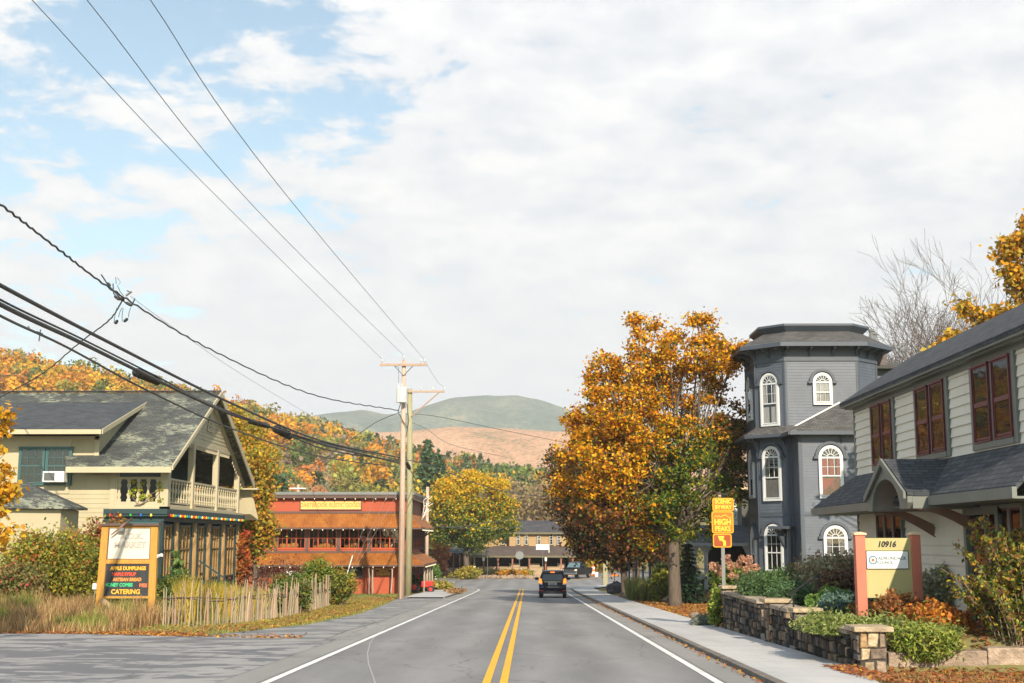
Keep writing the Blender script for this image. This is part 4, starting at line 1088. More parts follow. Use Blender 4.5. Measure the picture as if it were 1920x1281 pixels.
# ------------------------------------------------------------------ brown house with deep porch, beyond the junction
M['tan_wall'] = paint('tan_clapboard', (0.36, 0.24, 0.12), 0.7, 0.07); M['porch_roof'] = shingle('brown_porch_shingles', (0.10, 0.075, 0.065), (0.13, 0.10, 0.085), .4, .2)
M['grey_roof'] = shingle('grey_roof_shingles', (0.055, 0.055, 0.065), (0.085, 0.085, 0.098), .4, .2); M['porch_post'] = paint('porch_post_red', (0.26, 0.11, 0.075), 0.6)
M['navy_roof'] = shingle('blue_grey_roof', (0.030, 0.042, 0.065), (0.045, 0.06, 0.085), .5, .25); M['rail_wood'] = woodmat('tan_rail_wood', (0.30, 0.22, 0.13), (0.42, 0.31, 0.2))
M['olive_trim'] = paint('olive_trim', (0.13, 0.12, 0.07), 0.6)
D = 166.0; zA = lambda y, Y=D: at(1000, y, Y).z; xA = lambda px, Y=D: at(px, 1010, Y).x
inn = thing('porch_house', (1, 170, -2.75), 'tan two storey house with long brown porch roof facing the junction', 'house')
gzb = -2.75
b = MB(); b.box(xA(955), xA(1061), D, D + 9, gzb, zA(998)); b.box(xA(893), xA(955), D + 1.5, D + 8, gzb, zA(1000)); b.build('wall', M['tan_wall'], inn)
b = MB(); clap(b, frame((0, D, 0), (1, 0, 0), (0, -1, 0)), zA(1025), zA(999), (xA(955), xA(1061)), .2, .02); b.build('siding', M['tan_wall'], inn)
b = MB(); e = .5; x0, x1 = xA(955) - e, xA(1061) + e; zz0, zz1 = zA(998), zA(976, D + 4)
b.slab([(x0, D - e, zz0), (x1, D - e, zz0), (x1 - 2.2, D + 4.5, zz1), (x0 - 1.0, D + 4.5, zz1)], .12); b.slab([(x1, D - e, zz0), (x1, D + 9.5, zz0), (x1 - 2.2, D + 4.5, zz1)], .12); b.slab([(x1, D + 9.5, zz0), (x0, D + 9.5, zz0), (x0 - 1, D + 4.5, zz1), (x1 - 2.2, D + 4.5, zz1)], .12)
b.slab([(xA(890), D + 1, zA(1001)), (x0 + .6, D + 1, zA(1001)), (x0 + .6, D + 4.5, zz1 - .3), (xA(890) + 1, D + 4.5, zz1 - .3)], .12)
b.build('roof', M['grey_roof'], inn)
b = MB(); b.box(x0, x1, D - e - .04, D - e, zz0 - .26, zz0 - .02); b.build('eave_board', M['olive_trim'], inn)
for px in (971.5, 986.5, 1010, 1033.5, 1047):
    window(inn, frame((0, D, 0), (1, 0, 0), (0, -1, 0)), xA(px) - .18 if px < 1000 or px > 1040 else xA(px) - .2, zA(1021), .42, 1.35, M['olive_trim'], M['white'], 1 if px in (971.5, 986.5, 1033.5) else 2, 2, case=.07)
window(inn, frame((0, D + 1.5, 0), (1, 0, 0), (0, -1, 0)), xA(939), zA(1021), .42, 1.3, M['olive_trim'], M['white'], 1, 2, case=.07)
b = MB(); q0, q1 = xA(879, 160), xA(1096, 160); zp0, zp1 = zA(1041, 160), zA(1024, D)
b.slab([(q0, 160, zp0), (q1, 160, zp0), (xA(1061), D - .05, zp1), (xA(925), D - .05, zp1)], .1); b.slab([(q1, 160, zp0), (q1, D + 9, zp0), (xA(1061), D + 9, zp1), (xA(1061), D - .05, zp1)], .1); b.build('porch_roof', M['porch_roof'], inn)
b = MB(); b.box(q0, q1, 159.95, 160.02, zp0 - .3, zp0 - .09); b.build('porch_eave', M['olive_trim'], inn)
b = MB(); b.box(q0 + .4, q1 - .5, 160.3, D, gzb, gzb + .35); b.build('porch_floor', M['rail_wood'], inn)
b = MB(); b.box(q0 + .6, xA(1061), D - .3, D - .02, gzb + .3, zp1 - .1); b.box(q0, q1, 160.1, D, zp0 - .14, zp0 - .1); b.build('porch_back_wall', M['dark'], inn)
for px in (881, 907, 934, 961, 992.5, 1023, 1052, 1074):
    b = MB(); x = at(px, 1050, 160.3).x; b.box(x - .09, x + .09, 160.2, 160.4, gzb, zp0 - .1); b.prism([(x - .09, 160.25, zp0 - .6), (x + .09, 160.25, zp0 - .6), (x + .32, 160.25, zp0 - .1), (x - .32, 160.25, zp0 - .1)], (0, .1, 0)); b.build('post', M['porch_post'], inn)
for (p0, p1) in ((896, 930), (936, 958), (964, 989), (996, 1019), (1026, 1049)):
    b = MB(); xx0, xx1 = at(p0, 1070, 160.4).x, at(p1, 1070, 160.4).x; b.box(xx0, xx1, 160.35, 160.42, gzb + .3, gzb + 1.05); b.box(xx0, xx1, 160.3, 160.46, gzb + 1.05, gzb + 1.12); b.build('railing', M['rail_wood'], inn)
for (p0, p1) in ((955, 975), (992, 1012), (1045, 1058)):
    b = MB(); b.box(at(p0, 1060, 161.5).x, at(p1, 1060, 161.5).x, 161.5, 161.9, gzb + .5, gzb + 1.5); b.build('porch_bench', M['rail_wood'], inn)
b = MB(); b.box(xA(1061) + .3, q1 - 1.2, D - .5, D + 8, gzb, zp0 - .2); b.build('side_room', M['tan_wall'], inn)
for px in (906.5, 1023.5):
    l = thing('porch_lantern', at(px, 1060, 159.7), 'square cream lantern hung from the brown porch ' + ('behind the big yellow tree' if px < 950 else 'near the pickup truck'), 'lantern'); p = ORG[l.name]
    b = MB(); b.box(p.x - .13, p.x + .13, 159.6, 159.85, p.z - .05 + .55, p.z + .95); b.build('shade', M['shade'], l); b = MB(); b.tube([(p.x, 159.7, p.z + .9), (p.x, 159.7, zp0 - .2)], .02, 4); b.build('chain', M['black'], l)
ann = thing('porch_annexe', (-10, 168, -2.75), 'low building with dark blue grey roof and open porch left of the tan house', 'building')
b = MB(); a0, a1 = at(803, 1030, 163).x, at(882, 1030, 163).x; za0, za1 = zA(1037, 162), zA(1014, 169)
b.slab([(a0, 162, za0), (a1, 162, za0), (a1, 169, za1), (a0 + .8, 169, za1)], .14); b.slab([(a1, 176, za0), (a0, 176, za0), (a0 + .8, 169, za1), (a1, 169, za1)], .14); b.build('roof', M['navy_roof'], ann)
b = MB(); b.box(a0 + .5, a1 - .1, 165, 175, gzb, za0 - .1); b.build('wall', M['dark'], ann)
for px in (826, 850.5, 862): 
    b = MB(); x = at(px, 1050, 162.3).x; b.box(x - .09, x + .09, 162.2, 162.4, gzb, za0 - .1); b.build('post', M['porch_post'], ann)
b = MB(); b.box(a0 + .6, a1 - .8, 162.25, 162.33, gzb + .15, gzb + .95); b.build('railing', M['grey_metal'], ann)
# ------------------------------------------------------------------ dark grey house with the eight-sided tower
M['slate'] = paint('blue_grey_clapboard', (0.080, 0.098, 0.130), 0.5, 0.14, 0.9, dirt=(0.125, 0.138, 0.155)); M['slate_trim'] = paint('slate_trim', (0.065, 0.080, 0.105), 0.5, 0.06)
M['slate_roof'] = shingle('weathered_tower_shingles', (0.075, 0.075, 0.078), (0.12, 0.118, 0.115), .3, .14); M['red_curtain'] = paint('red_curtain', (0.30, 0.015, 0.02), 0.9, 0.1)
M['sash_white'] = paint('white_sash', (0.56, 0.58, 0.60), 0.5, 0.04); M['lace'] = paint('white_lace_curtain', (0.5, 0.5, 0.48), 0.9, 0.08); M['grey_curtain'] = paint('grey_curtain', (0.22, 0.22, 0.22), 0.9, 0.08)
YF = 58.2; zt_ = lambda y, Y=YF: at(1548, y, Y).z; xt = lambda px, Y=YF: at(px, 900, Y).x
x0, x1 = xt(1478), xt(1617); A_ = 1.15; LL = 2.6
tw = thing('tower_house', ((x0 + x1) / 2, 61, -.6), 'blue grey clapboard house with a three storey eight sided tower and arched white windows', 'house')
def octo(e, z):      # plan of the tower pushed outwards by e
    k = e * math.tan(math.pi / 8); q = A_
    return [(x0 - k, YF - e, z), (x1 + k, YF - e, z), (x1 + q + e, YF + q - k, z), (x1 + q + e, YF + q + LL + k, z), (x1 + k, YF + 2 * q + LL + e, z), (x0 - k, YF + 2 * q + LL + e, z), (x0 - q - e, YF + q + LL + k, z), (x0 - q - e, YF + q - k, z)]
def octring(b, e0, z0, e1, z1):
    p, q = octo(e0, z0), octo(e1, z1)
    for i in range(8): j = (i + 1) % 8; b.poly(p[i], p[j], q[j], q[i])
zb0, zbelt, zsk0, zsk1, zeav = -.9, zt_(965), zt_(816), zt_(797), zt_(652)
ztop = zt_(612)
b = MB(); b.prism(octo(0, zb0), (0, 0, zeav - zb0)); b.build('wall', M['slate'], tw)
b = MB(); P = octo(0, 0); frs8 = []
for i in range(8):
    p, q = Vector(P[i]), Vector(P[(i + 1) % 8]); u = (q - p); L_ = u.length; u.normalize(); frs8.append((frame(p, u, (u.y, -u.x, 0)), L_))
for i, (f, L_) in enumerate(frs8):
    if i in (3, 4, 5): continue
    clap(b, f, zb0, zeav, (0, L_), .135, .016)
b.build('clapboards', M['slate'], tw)
b = MB()
for (f, L_) in frs8: b.fr = f; b.box(-.03, .09, zb0, zeav, 0, .035); b.box(L_ - .09, L_ + .03, zb0, zeav, 0, .034)
b.fr = None; 
for (e, za, zc) in ((.05, zbelt - .08, zbelt + .08), (.06, zeav - .62, zeav - .50), (.04, zeav - .5, zeav)): octring(b, e, za, e, zc); octring(b, 0, za, e, za); octring(b, e, zc, 0, zc)
b.build('corner_board', M['slate_trim'], tw)
b = MB(); octring(b, .72, zeav - .02, .72, zeav + .16); octring(b, 0, zeav - .01, .72, zeav - .02); octring(b, .72, zeav + .16, .6, zeav + .2)
octring(b, -.50, zt_(619), -.22, zt_(609)); octring(b, -.22, zt_(609), -.22, zt_(605)); octring(b, -.22, zt_(605), -1.0, zt_(604)); b.poly(*octo(-1.0, zt_(604)))
b.build('cornice', M['slate_trim'], tw); b = MB(); octring(b, .62, zsk0 - .1, .62, zsk0 + .04); octring(b, 0, zsk0 - .1, .62, zsk0 - .1); b.build('skirt_eave', M['slate_trim'], tw)
b = MB(); octring(b, .66, zeav + .17, -.52, zt_(618)); b.build('tower_roof', M['slate_roof'], tw); b = MB(); octring(b, .6, zsk0 + .04, 0, zsk1); b.build('skirt_roof', M['slate_roof'], tw)
def bracket(b, f, a, z, d=.6, h=.45):
    b.fr = f; b.prism([b.P(a - .04, z, .02), b.P(a - .04, z - h, .02), b.P(a - .04, z - h * .35, d * .35), b.P(a - .04, z - .08, d), b.P(a - .04, z, d)], Vector(f[1]) * .08)
for i in (7, 0, 1, 6):
    f, L_ = frs8[i]; n = 4 if i == 0 else 3
    for k in range(n):
        b = MB(); bracket(b, f, .06 + (L_ - .12) * k / (n - 1), zeav - .02); b.build('bracket', M['slate_trim'], tw)
    b = MB(); b.fr = f
    m = int(L_ / .16)
    for k in range(m): b.poly((k * .16, zeav - .02, .2), (k * .16 + .15, zeav - .02, .2), (k * .16 + .075, zeav - .16, .2))
    b.build('eave_fretwork', M['slate_trim'], tw)
    if i in (7, 6):
        for k in (0, 1):
            b = MB(); bracket(b, f, .1 + (L_ - .2) * k, zsk0 - .1, .5, .5); b.build('bracket', M['slate_trim'], tw)
lace = (M['lace'], [(.02, .45, .0, .42), (.55, .98, .0, .42), (.02, .30, .5, 1.0), (.75, .98, .5, 1.0)])
redc = (M['red_curtain'], [(.02, .98, .0, .46), (.02, .40, .5, 1.0), (.45, .7, .5, 1.0), (.8, .98, .5, 1.)])
greyc = (M['grey_curtain'], [(.02, .98, .0, .46), (.02, .25, .5, 1.0)])
def hood(parent, f, a, w, z, mat, r=None):
    b = MB(); b.fr = f; cx = a + w / 2; R0 = w / 2 + .12; R1 = w / 2 + .24
    for i in range(12):
        t0, t1 = math.pi * i / 12, math.pi * (i + 1) / 12
        q = [(cx + rr * math.cos(tt), z + rr * math.sin(tt)) for rr, tt in ((R0, t0), (R1, t0), (R1, t1), (R0, t1))]
        b.hexa([b.P(*q[0], 0), b.P(*q[0], .16), b.P(*q[1], .16), b.P(*q[1], 0), b.P(*q[3], 0), b.P(*q[3], .16), b.P(*q[2], .16), b.P(*q[2], 0)])
    b.box(cx - R1 - .06, cx - R0 + .02, z - .08, z + .02, 0, .17); b.box(cx + R0 - .02, cx + R1 + .06, z - .08, z + .02, 0, .17)
    b.build('arch_hood', mat, parent)
f0, L0 = frs8[0]; f7, L7 = frs8[7]; f6, L6 = frs8[6]
def tw_win(f, L_, px, w, yb, ys, cur, Y=YF, cols_=2, rows=2, a=None, sp=.5, rows2=0):
    z0 = zt_(yb, Y); z1 = zt_(ys, Y); a = (L_ - w) / 2 if a is None else a
    window(tw, f, a, z0, w, z1 - z0, M['sash_white'], M['sash_white'], cols_, rows, rows2, sp, case=.09, arch=True, curtain=cur, sill=False)
    hood(tw, f, a, w, z1 + .02, M['slate_trim'])
ax = lambda px, Y=YF: xt(px, Y) - x0
tw_win(f0, L0, 1548, .70, 755, 717, (M['lace'], [(.02, .3, .0, 1.), (.36, .66, .0, 1.), (.72, .98, 0, 1)]), a=ax(1548) - .35, cols_=3, rows=1, rows2=1)
tw_win(f7, L7, 0, .80, 795, 720, lace, Y=58.8, cols_=3, rows2=0)
tw_win(f7, L7, 0, .80, 935, 857, greyc, Y=58.8, cols_=3)
tw_win(f7, L7, 0, .80, 1070, 1003, None, Y=58.8, cols_=3, rows2=1)
for (yb, ys) in ((785, 728), (930, 865), (1068, 1010)): tw_win(f6, L6, 0, .95, yb, ys, None, Y=60.5, cols_=2, rows=1)
# front wing
YW = 56.7; wx0, wx1 = xt(1500, YW), 19.0; fw_ = frame((0, YW, 0), (1, 0, 0), (0, -1, 0)); fwl = frame((wx0, 0, 0), (0, 1, 0), (-1, 0, 0))
zwe = zt_(809, 56.2); zwt = zt_(757)
b = MB(); b.box(wx0, wx1, YW, YF + 4, zb0, zwe); b.box(15.6, 24, YF + 2, YF + 12, zb0, zt_(693, 61)); b.build('wall', M['slate'], tw)
b = MB(); clap(b, fw_, zb0, zwe, (wx0, wx1), .135, .016); clap(b, fwl, zb0, zwe, (YW, YF), .135, .016); b.build('clapboards', M['slate'], tw)
b = MB(); b.fr = fw_; b.box(wx0 - .02, wx0 + .14, zb0, zwe, 0, .04); b.box(wx0, wx1, zbelt - .08, zbelt + .06, 0, .05); b.fr = fwl; b.box(YW - .02, YW + .12, zb0, zwe, 0, .04)
b.fr = None; b.box(wx0 - .52, wx1, YW - .56, YW - .5, zwe - .14, zwe + .02); b.box(wx0 - .5, wx1, YW - .5, YW, zwe - .1, zwe - .04); b.box(wx0 - .56, wx0 - .5, YW - .56, YF, zwe - .14, zwe + .02)
b.build('cornice', M['slate_trim'], tw)
b = MB(); b.slab([(wx0 - .52, YW - .52, zwe), (wx1, YW - .52, zwe), (wx1, YF, zwt), (xt(1580), YF, zwt)], .08); b.slab([(wx0 - .52, YF, zwe), (wx0 - .52, YW - .52, zwe), (xt(1580), YF, zwt)], .08)
b.slab([(15.0, YF + 1.5, zt_(693, 61)), (25, YF + 1.5, zt_(693, 61)), (23, YF + 6, zt_(686, 61) + .6), (16, YF + 6, zt_(686, 61) + .6)], .12)
b.build('roof', M['slate_roof'], tw)
b = MB(); b.prism([(wx0 - .5, YF - .02, zwe + .02), (xt(1580), YF - .02, zwt + .02), (xt(1580), YF - .02, zwt + .09), (wx0 - .5, YF - .02, zwe + .09)], (0, -.04, 0)); b.build('flashing', M['white'], tw)
for px in (1503, 1580):
    b = MB(); bracket(b, fw_, xt(px, YW), zwe - .05, .45, .45); b.build('bracket', M['slate_trim'], tw)
z0 = zt_(930, YW); z1 = zt_(858, YW)
window(tw, fw_, xt(1539, YW), z0, xt(1577, YW) - xt(1539, YW), z1 - z0, M['sash_white'], M['sash_white'], 3, 2, 0, .52, case=.09, arch=True, curtain=redc, sill=False); hood(tw, fw_, xt(1539, YW), xt(1577, YW) - xt(1539, YW), z1 + .02, M['slate_trim'])
z0 = zt_(1075, YW); z1 = zt_(1008, YW)
window(tw, fw_, xt(1543, YW), z0, xt(1580, YW) - xt(1543, YW), z1 - z0, M['sash_white'], M['sash_white'], 3, 2, 0, .5, case=.09, arch=True, curtain=(M['grey_curtain'], [(.02, .3, .1, 1), (.7, .98, .1, 1)]), sill=False); hood(tw, fw_, xt(1543, YW), xt(1580, YW) - xt(1543, YW), z1 + .02, M['slate_trim'])
b = MB(); cx = xt(1657, 61); b.box(cx - .22, cx + .3, 60.6, 61.2, 8, zt_(668, 61)); b.build('chimney', paint('sooty_brick', (0.12, 0.10, 0.10), .9, .2, 8), tw)
for px, h in ((1646, 622), (1651, 628)):
    b = MB(); cx = xt(px, 62); b.tube([(cx, 62, 9), (cx, 62, zt_(h, 62))], .11, 8); b.tube([(cx, 62, zt_(h, 62)), (cx, 62, zt_(h, 62) + .1)], .16, 8); b.build('flue_pipe', M['grey_metal'], tw)
b = MB(); b.fr = f7; b.box(L7 * .62, L7 + .25, zt_(992), zt_(992) + .12, 0, .8); b.prism([b.P(L7 * .8, zt_(995), .03), b.P(L7 * .8, zt_(1030), .03), b.P(L7 * .8, zt_(995), .7)], Vector(f7[1]) * .1); b.box(L7 + .0, L7 + .18, zb0, zt_(992), .1, .25); b.build('door_hood', M['slate_trim'], tw)

# ------------------------------------------------------------------ cream two storey house along the pavement
M['ivory'] = paint('ivory_clapboard', (0.66, 0.63, 0.54), 0.6, 0.05, 0.7, dirt=(0.52, 0.49, 0.42)); M['sage'] = paint('grey_green_trim', (0.145, 0.16, 0.145), 0.5, 0.08); M['maroon'] = paint('maroon_sash', (0.11, 0.022, 0.03), 0.45, 0.1)
M['blue_shingle'] = shingle('blue_black_shingles', (0.045, 0.052, 0.062), (0.085, 0.094, 0.108), .32, .145); M['dk_curtain'] = paint('dark_curtain', (0.03, 0.032, 0.045), 0.9, .2)
XB, Y0_, Y1_ = 9.0, 21.8, 35.2
of = thing('clapboard_office', (11, 28, 0), 'ivory clapboard building with maroon sash windows, grey shingled porch roof and arched entrance canopy', 'building')
vz = lambda py, px, X: 1.67 + (1012 - py) / (px - 989) * X       # height on the plane x = X along the road direction
zE = vz(627, 1920, 8.72); zW = zE - .05
fo = frame((XB, 0, 0), (0, 1, 0), (-1, 0, 0)); fe = frame((XB, Y1_, 0), (1, 0, 0), (0, 1, 0)); fn = frame((XB, Y0_, 0), (1, 0, 0), (0, -1, 0))
b = MB(); b.box(XB, 13.6, Y0_, Y1_, -.3, zE - .02); b.prism([(XB + .1, Y0_, zE - .03), (13.5, Y0_, zE - .03), (10.73, Y0_, 6.5)], (0, Y1_ - Y0_, 0)); b.build('wall', M['ivory'], of)
zsl = 3.62
b = MB(); clap(b, fo, -.3, zE - .15, (Y0_, Y1_), .205, .035); clap(b, fe, -.3, zE, (0, 4.5), .205, .03); clap(b, fn, -.3, 6.4, lambda z: (0, 4.5) if z < zE else ((z - zE) * 1.5, 4.5 - (z - zE) * 2.2), .205, .03); b.build('clapboards', M['ivory'], of)
b = MB(); b.fr = fo; b.box(Y0_, Y1_ + .02, zE - .17, zE - .02, 0, .045); b.box(Y1_ - .10, Y1_ + .05, -.3, zE, 0, .035)
b.fr = None; b.box(8.68, 8.78, Y0_ - .3, Y1_ + .25, zE - .02, zE + .14); b.box(8.78, XB, Y0_ - .3, Y1_ + .25, zE - .06, zE - .0)
for yy in (Y0_ - .3, Y1_ + .2): b.prism([(8.7, yy, zE - .04), (8.7, yy, zE + .12), (10.73, yy, 6.68), (13.7, yy, zE + .1), (13.7, yy, zE - .06), (10.73, yy, 6.5)], (0, .06, 0))
b.build('fascia', M['sage'], of)
b = MB(); b.slab([(8.66, Y0_ - .32, zE + .12), (8.66, Y1_ + .28, zE + .12), (10.73, Y1_ + .28, 6.72), (10.73, Y0_ - .32, 6.72)], .09); b.slab([(13.75, Y1_ + .28, zE + .1), (13.75, Y0_ - .32, zE + .1), (10.73, Y0_ - .32, 6.72), (10.73, Y1_ + .28, 6.72)], .09)
b.build('roof', M['blue_shingle'], of)
yP = lambda px, X=XB: X * 2428 / (px - 989)
zs0, zs1 = 3.56, zE - .27
cur = (M['dk_curtain'], [(.02, .98, .0, .47), (.02, .98, .5, .98)])
for (pa, pb) in ((1645, 1686), (1730, 1789), (1839, 1919)):
    ya, yb = yP(pb), yP(pa); w = (yb - ya - .42) / 2
    b = MB(); b.fr = fo; b.box(ya - .1, ya + .08, zs0 - .14, zE - .15, 0, .07); b.box(yb - .08, yb + .1, zs0 - .14, zE - .15, 0, .07); b.box(ya + .08 + w, yb - .08 - w, zs0 - .04, zE - .15, 0, .06); b.box(ya + .08, yb - .08, zs0 - .14, zs0 - .02, 0, .09); b.build('window_surround', M['sage'], of)
    for a in (ya + .13, yb - .13 - w + .05):
        window(of, fo, a, zs0 + .04, w - .06, zs1 - zs0, M['maroon'], M['maroon'], 1, 1, 1, .48, case=.035, depth=.075, sill=False, curtain=cur, meet=.09, glass='dim_glass')
# pent porch roof with the arched canopy
ZT, ZB_ = 3.42, 2.56; XP = 8.0
b = MB(); 
b.slab([(XP, Y0_ - .6, ZB_), (XP, Y1_ + 1.0, ZB_), (XB - .0, Y1_, ZT), (XB - .0, Y0_ - .1, ZT)], .1)
b.slab([(XP, Y1_ + 1.0, ZB_), (12, Y1_ + 1.0, ZB_), (12, Y1_, ZT), (XB, Y1_, ZT)], .1)
yl, yr, yc = 28.75, 25.7, 27.3; XC = 7.55; zc0, zc1 = 2.60, 3.36
b.slab([(XC, yl, zc0), (9, yl, zc0), (9, yc, zc1), (XC, yc, zc1)], .07); b.slab([(9, yr, zc0), (XC, yr, zc0), (XC, yc, zc1), (9, yc, zc1)], .07)
b.build('porch_roof', M['blue_shingle'], of)
b = MB(); b.box(XP - .06, XP + .02, Y0_ - .6, yr - .05, ZB_ - .22, ZB_ - .03); b.box(XP - .06, XP + .02, yl + .05, Y1_ + 1.0, ZB_ - .22, ZB_ - .03); b.box(XP, 12, Y1_ + .98, Y1_ + 1.06, ZB_ - .22, ZB_ - .03)
b.box(XP, XB, Y0_ - .5, Y1_ + .9, ZB_ - .22, ZB_ - .18)
b.build('gutter', M['sage'], of)
# canopy front with its arch
b = MB(); fc = frame((XC, 0, 0), (0, 1, 0), (-1, 0, 0)); b.fr = fc; R_ = 1.05; zs_ = 2.28
n = 14
for i in range(n):
    t0, t1 = math.pi * i / n, math.pi * (i + 1) / n
    def outp(t):
        x = yc + R_ * 1.0 * math.cos(t); 
        if x < yc: zz = zc0 + (x - yr) / (yc - yr) * (zc1 - zc0)
        else: zz = zc0 + (yl - x) / (yl - yc) * (zc1 - zc0)
        return (x, zz - .07)
    i0, i1 = (yc + R_ * math.cos(t0), zs_ + R_ * .62 * math.sin(t0)), (yc + R_ * math.cos(t1), zs_ + R_ * .62 * math.sin(t1)); o0, o1 = outp(t0), outp(t1)
    b.hexa([b.P(*i0, -.1), b.P(*i0, 0), b.P(*o0, 0), b.P(*o0, -.1), b.P(*i1, -.1), b.P(*i1, 0), b.P(*o1, 0), b.P(*o1, -.1)])
for s, ye in ((-1, yr), (1, yl)):
    xi = yc + s * R_; b.prism([b.P(xi, zs_, 0), b.P(xi, zc0 + abs(xi - ye) / (yc - yr) * (zc1 - zc0) - .07, 0), b.P(ye, zc0 - .05, 0), b.P(ye, zs_ + .12, 0), b.P(ye - s * .1, zs_, 0)], (.1, 0, 0))
b.fr = None
for s, ye in ((-1, yr), (1, yl)):
    b.prism([(XC - .03, ye, zc0 - .12), (XC - .03, ye, zc0 + .01), (XC - .03, yc, zc1 + .01), (XC - .03, yc, zc1 - .13)], (-.05, 0, 0))
b.box(XC + .104, 9, yr - .0, yr + .22, zs_ + .003, zc0 - .08); b.box(XC + .104, 9, yl - .22, yl, zs_ + .003, zc0 - .08)
b.build('canopy_front', M['sage'], of)
b = MB(); 
for i in range(n):
    t0, t1 = math.pi * i / n, math.pi * (i + 1) / n
    b.poly((XC + .1, yc + R_ * math.cos(t0), zs_ + R_ * .62 * math.sin(t0)), (XB, yc + R_ * math.cos(t0), zs_ + R_ * .62 * math.sin(t0)), (XB, yc + R_ * math.cos(t1), zs_ + R_ * .62 * math.sin(t1)), (XC + .1, yc + R_ * math.cos(t1), zs_ + R_ * .62 * math.sin(t1)))
b.build('canopy_vault', paint('vault_paint', (0.20, 0.17, 0.15), .6), of)
M['brace_brown'] = paint('brown_brace', (0.20, 0.115, 0.085), 0.6)
for y in (yr + .03, yl - .12):
    b = MB(); pts = []; q = []
    for i in range(9):
        t = i / 8; x = XB - (XB - XC - .1) * t; z = 1.72 + .55 * math.sin(t * math.pi / 2); pts.append((x, y, z)); q.append((x, y, min(z + .26 - .16 * t, 2.3)))
    b.prism(pts + q[::-1], (0, .1, 0)); b.build('arch_brace', M['brace_brown'], of)
# door recess and ground floor windows
b = MB(); b.fr = fo; b.box(24.4, 24.55, -.2, 2.3, .03, .16); b.box(26.2, 26.35, -.2, 2.3, .03, .16); b.box(24.4, 26.35, 2.15, 2.3, .035, .15); b.build('door_frame', M['sage'], of)
b = MB(); b.fr = fo; b.box(24.55, 26.2, -.2, 2.15, .036, .05); b.build('recess', M['dark'], of)
dr = MB(); dr.fr = fo; dr.box(25.0, 25.95, -.1, 2.08, .052, .1); dr = dr.build('door', paint('plum_door', (0.12, 0.03, 0.045), .45), of)
b = MB(); b.fr = fo; b.box(25.14, 25.8, .9, 1.95, .1, .108); b.build('pane', M['glass'], dr)
b = MB(); b.ball((XB - .14, 25.85, .95), .035); b.build('handle', M['grey_metal'], dr)
for (pa, pb, z0, z1) in ((1649, 1697, .75, 2.28), (1853, 1925, .5, 2.25)):
    ya, yb = yP(pb), yP(pa); w = (yb - ya) / 3
    for k in range(3):
        window(of, fo, ya + k * w + .06, z0, w - .12, z1 - z0, M['sage'], M['maroon'], 1, 1, 1, .5, case=.06, depth=.08, curtain=(M['dk_curtain'], [(.02, .98, 0, 1)]) if k == 1 else None, glass='dim_glass')
for a_ in (.9, 2.7): window(of, fn, a_, 3.6, .8, 1.3, M['sage'], M['maroon'], 1, 1, 1, case=.09, glass='dim_glass')
b = MB(); b.box(8.2, 9.0, 24.2, 26.5, -.3, .02); b.box(7.7, 8.2, 24.2, 26.5, -.3, -.12 + .04); b.build('step', M['kerb'], of)

# ------------------------------------------------------------------ house behind the maple with its porch
M['tan_roof'] = shingle('tan_weathered_shingles', (0.26, 0.18, 0.13), (0.34, 0.24, 0.18), .3, .16); M['olive_wall'] = paint('dark_olive_clapboard', (0.085, 0.09, 0.08), .7); M['pale_beam'] = paint('pale_yellow_beam', (0.62, 0.48, 0.30), .6)
D2 = 76.0; X2 = lambda px, Y=D2: at(px, 1000, Y).x; Z2 = lambda y, Y=D2: at(1390, y, Y).z
h2 = thing('gabled_house', (14, 80, -1.2), 'tan roofed house with white posted porch half hidden behind the big maple', 'house')
b = MB(); b.box(X2(1392), 24, D2, D2 + 8, -1.9, Z2(917)); b.box(X2(1296, 72) , 24, 72.2, D2 + 6, -1.9, Z2(1085, 72)); b.build('wall', M['olive_wall'], h2)
b = MB(); b.slab([(X2(1372), D2 - .6, Z2(912)), (25, D2 - .6, Z2(912)), (25, D2 + 5, Z2(790, 80)), (X2(1372), D2 + 5, Z2(790, 80))], .15); b.slab([(25, D2 + 10, Z2(912)), (X2(1372), D2 + 10, Z2(912)), (X2(1372), D2 + 5, Z2(790, 80)), (25, D2 + 5, Z2(790, 80))], .15); b.build('roof', M['tan_roof'], h2)
b = MB(); b.box(X2(1374), 24.5, D2 - .62, D2 - .1, Z2(922), Z2(914)); b.build('eave_board', M['pale_beam'], h2)
b = MB(); b.box(X2(1376), X2(1383), D2 - .1, D2 - .02, Z2(985), Z2(918)); b.build('corner_board', M['white'], h2)
b = MB(); b.slab([(X2(1283, 72), 71.6, Z2(1019, 72)), (24, 71.6, Z2(1019, 72)), (24, D2, Z2(985)), (X2(1310), D2, Z2(985))], .1); b.build('porch_roof', M['blue_shingle'], h2)
b = MB(); b.box(X2(1283, 72), 24, 71.55, 71.62, Z2(1024, 72), Z2(1018, 72)); b.box(X2(1303, 72), 24, 71.7, 71.8, Z2(1086, 72), Z2(1082, 72)); b.box(X2(1303, 72), 24, 71.7, 71.78, Z2(1068, 72), Z2(1066, 72)); b.build('rail', M['sash_white'], h2)
for px in (1300, 1322, 1402):
    b = MB(); x = X2(px, 71.8); b.box(x - .09, x + .09, 71.7, 71.88, -1.9, Z2(1023, 72)); b.prism([(x - .09, 71.75, Z2(1023, 72) - .5), (x + .09, 71.75, Z2(1023, 72) - .5), (x + .35, 71.75, Z2(1023, 72)), (x - .35, 71.75, Z2(1023, 72))], (0, .06, 0)); b.build('post', M['sash_white'], h2)
b = MB(); b.box(X2(1330, 75), 24, 75.5, 75.9, -1.5, Z2(1023, 75)); b.build('porch_back_wall', M['dark'], h2)
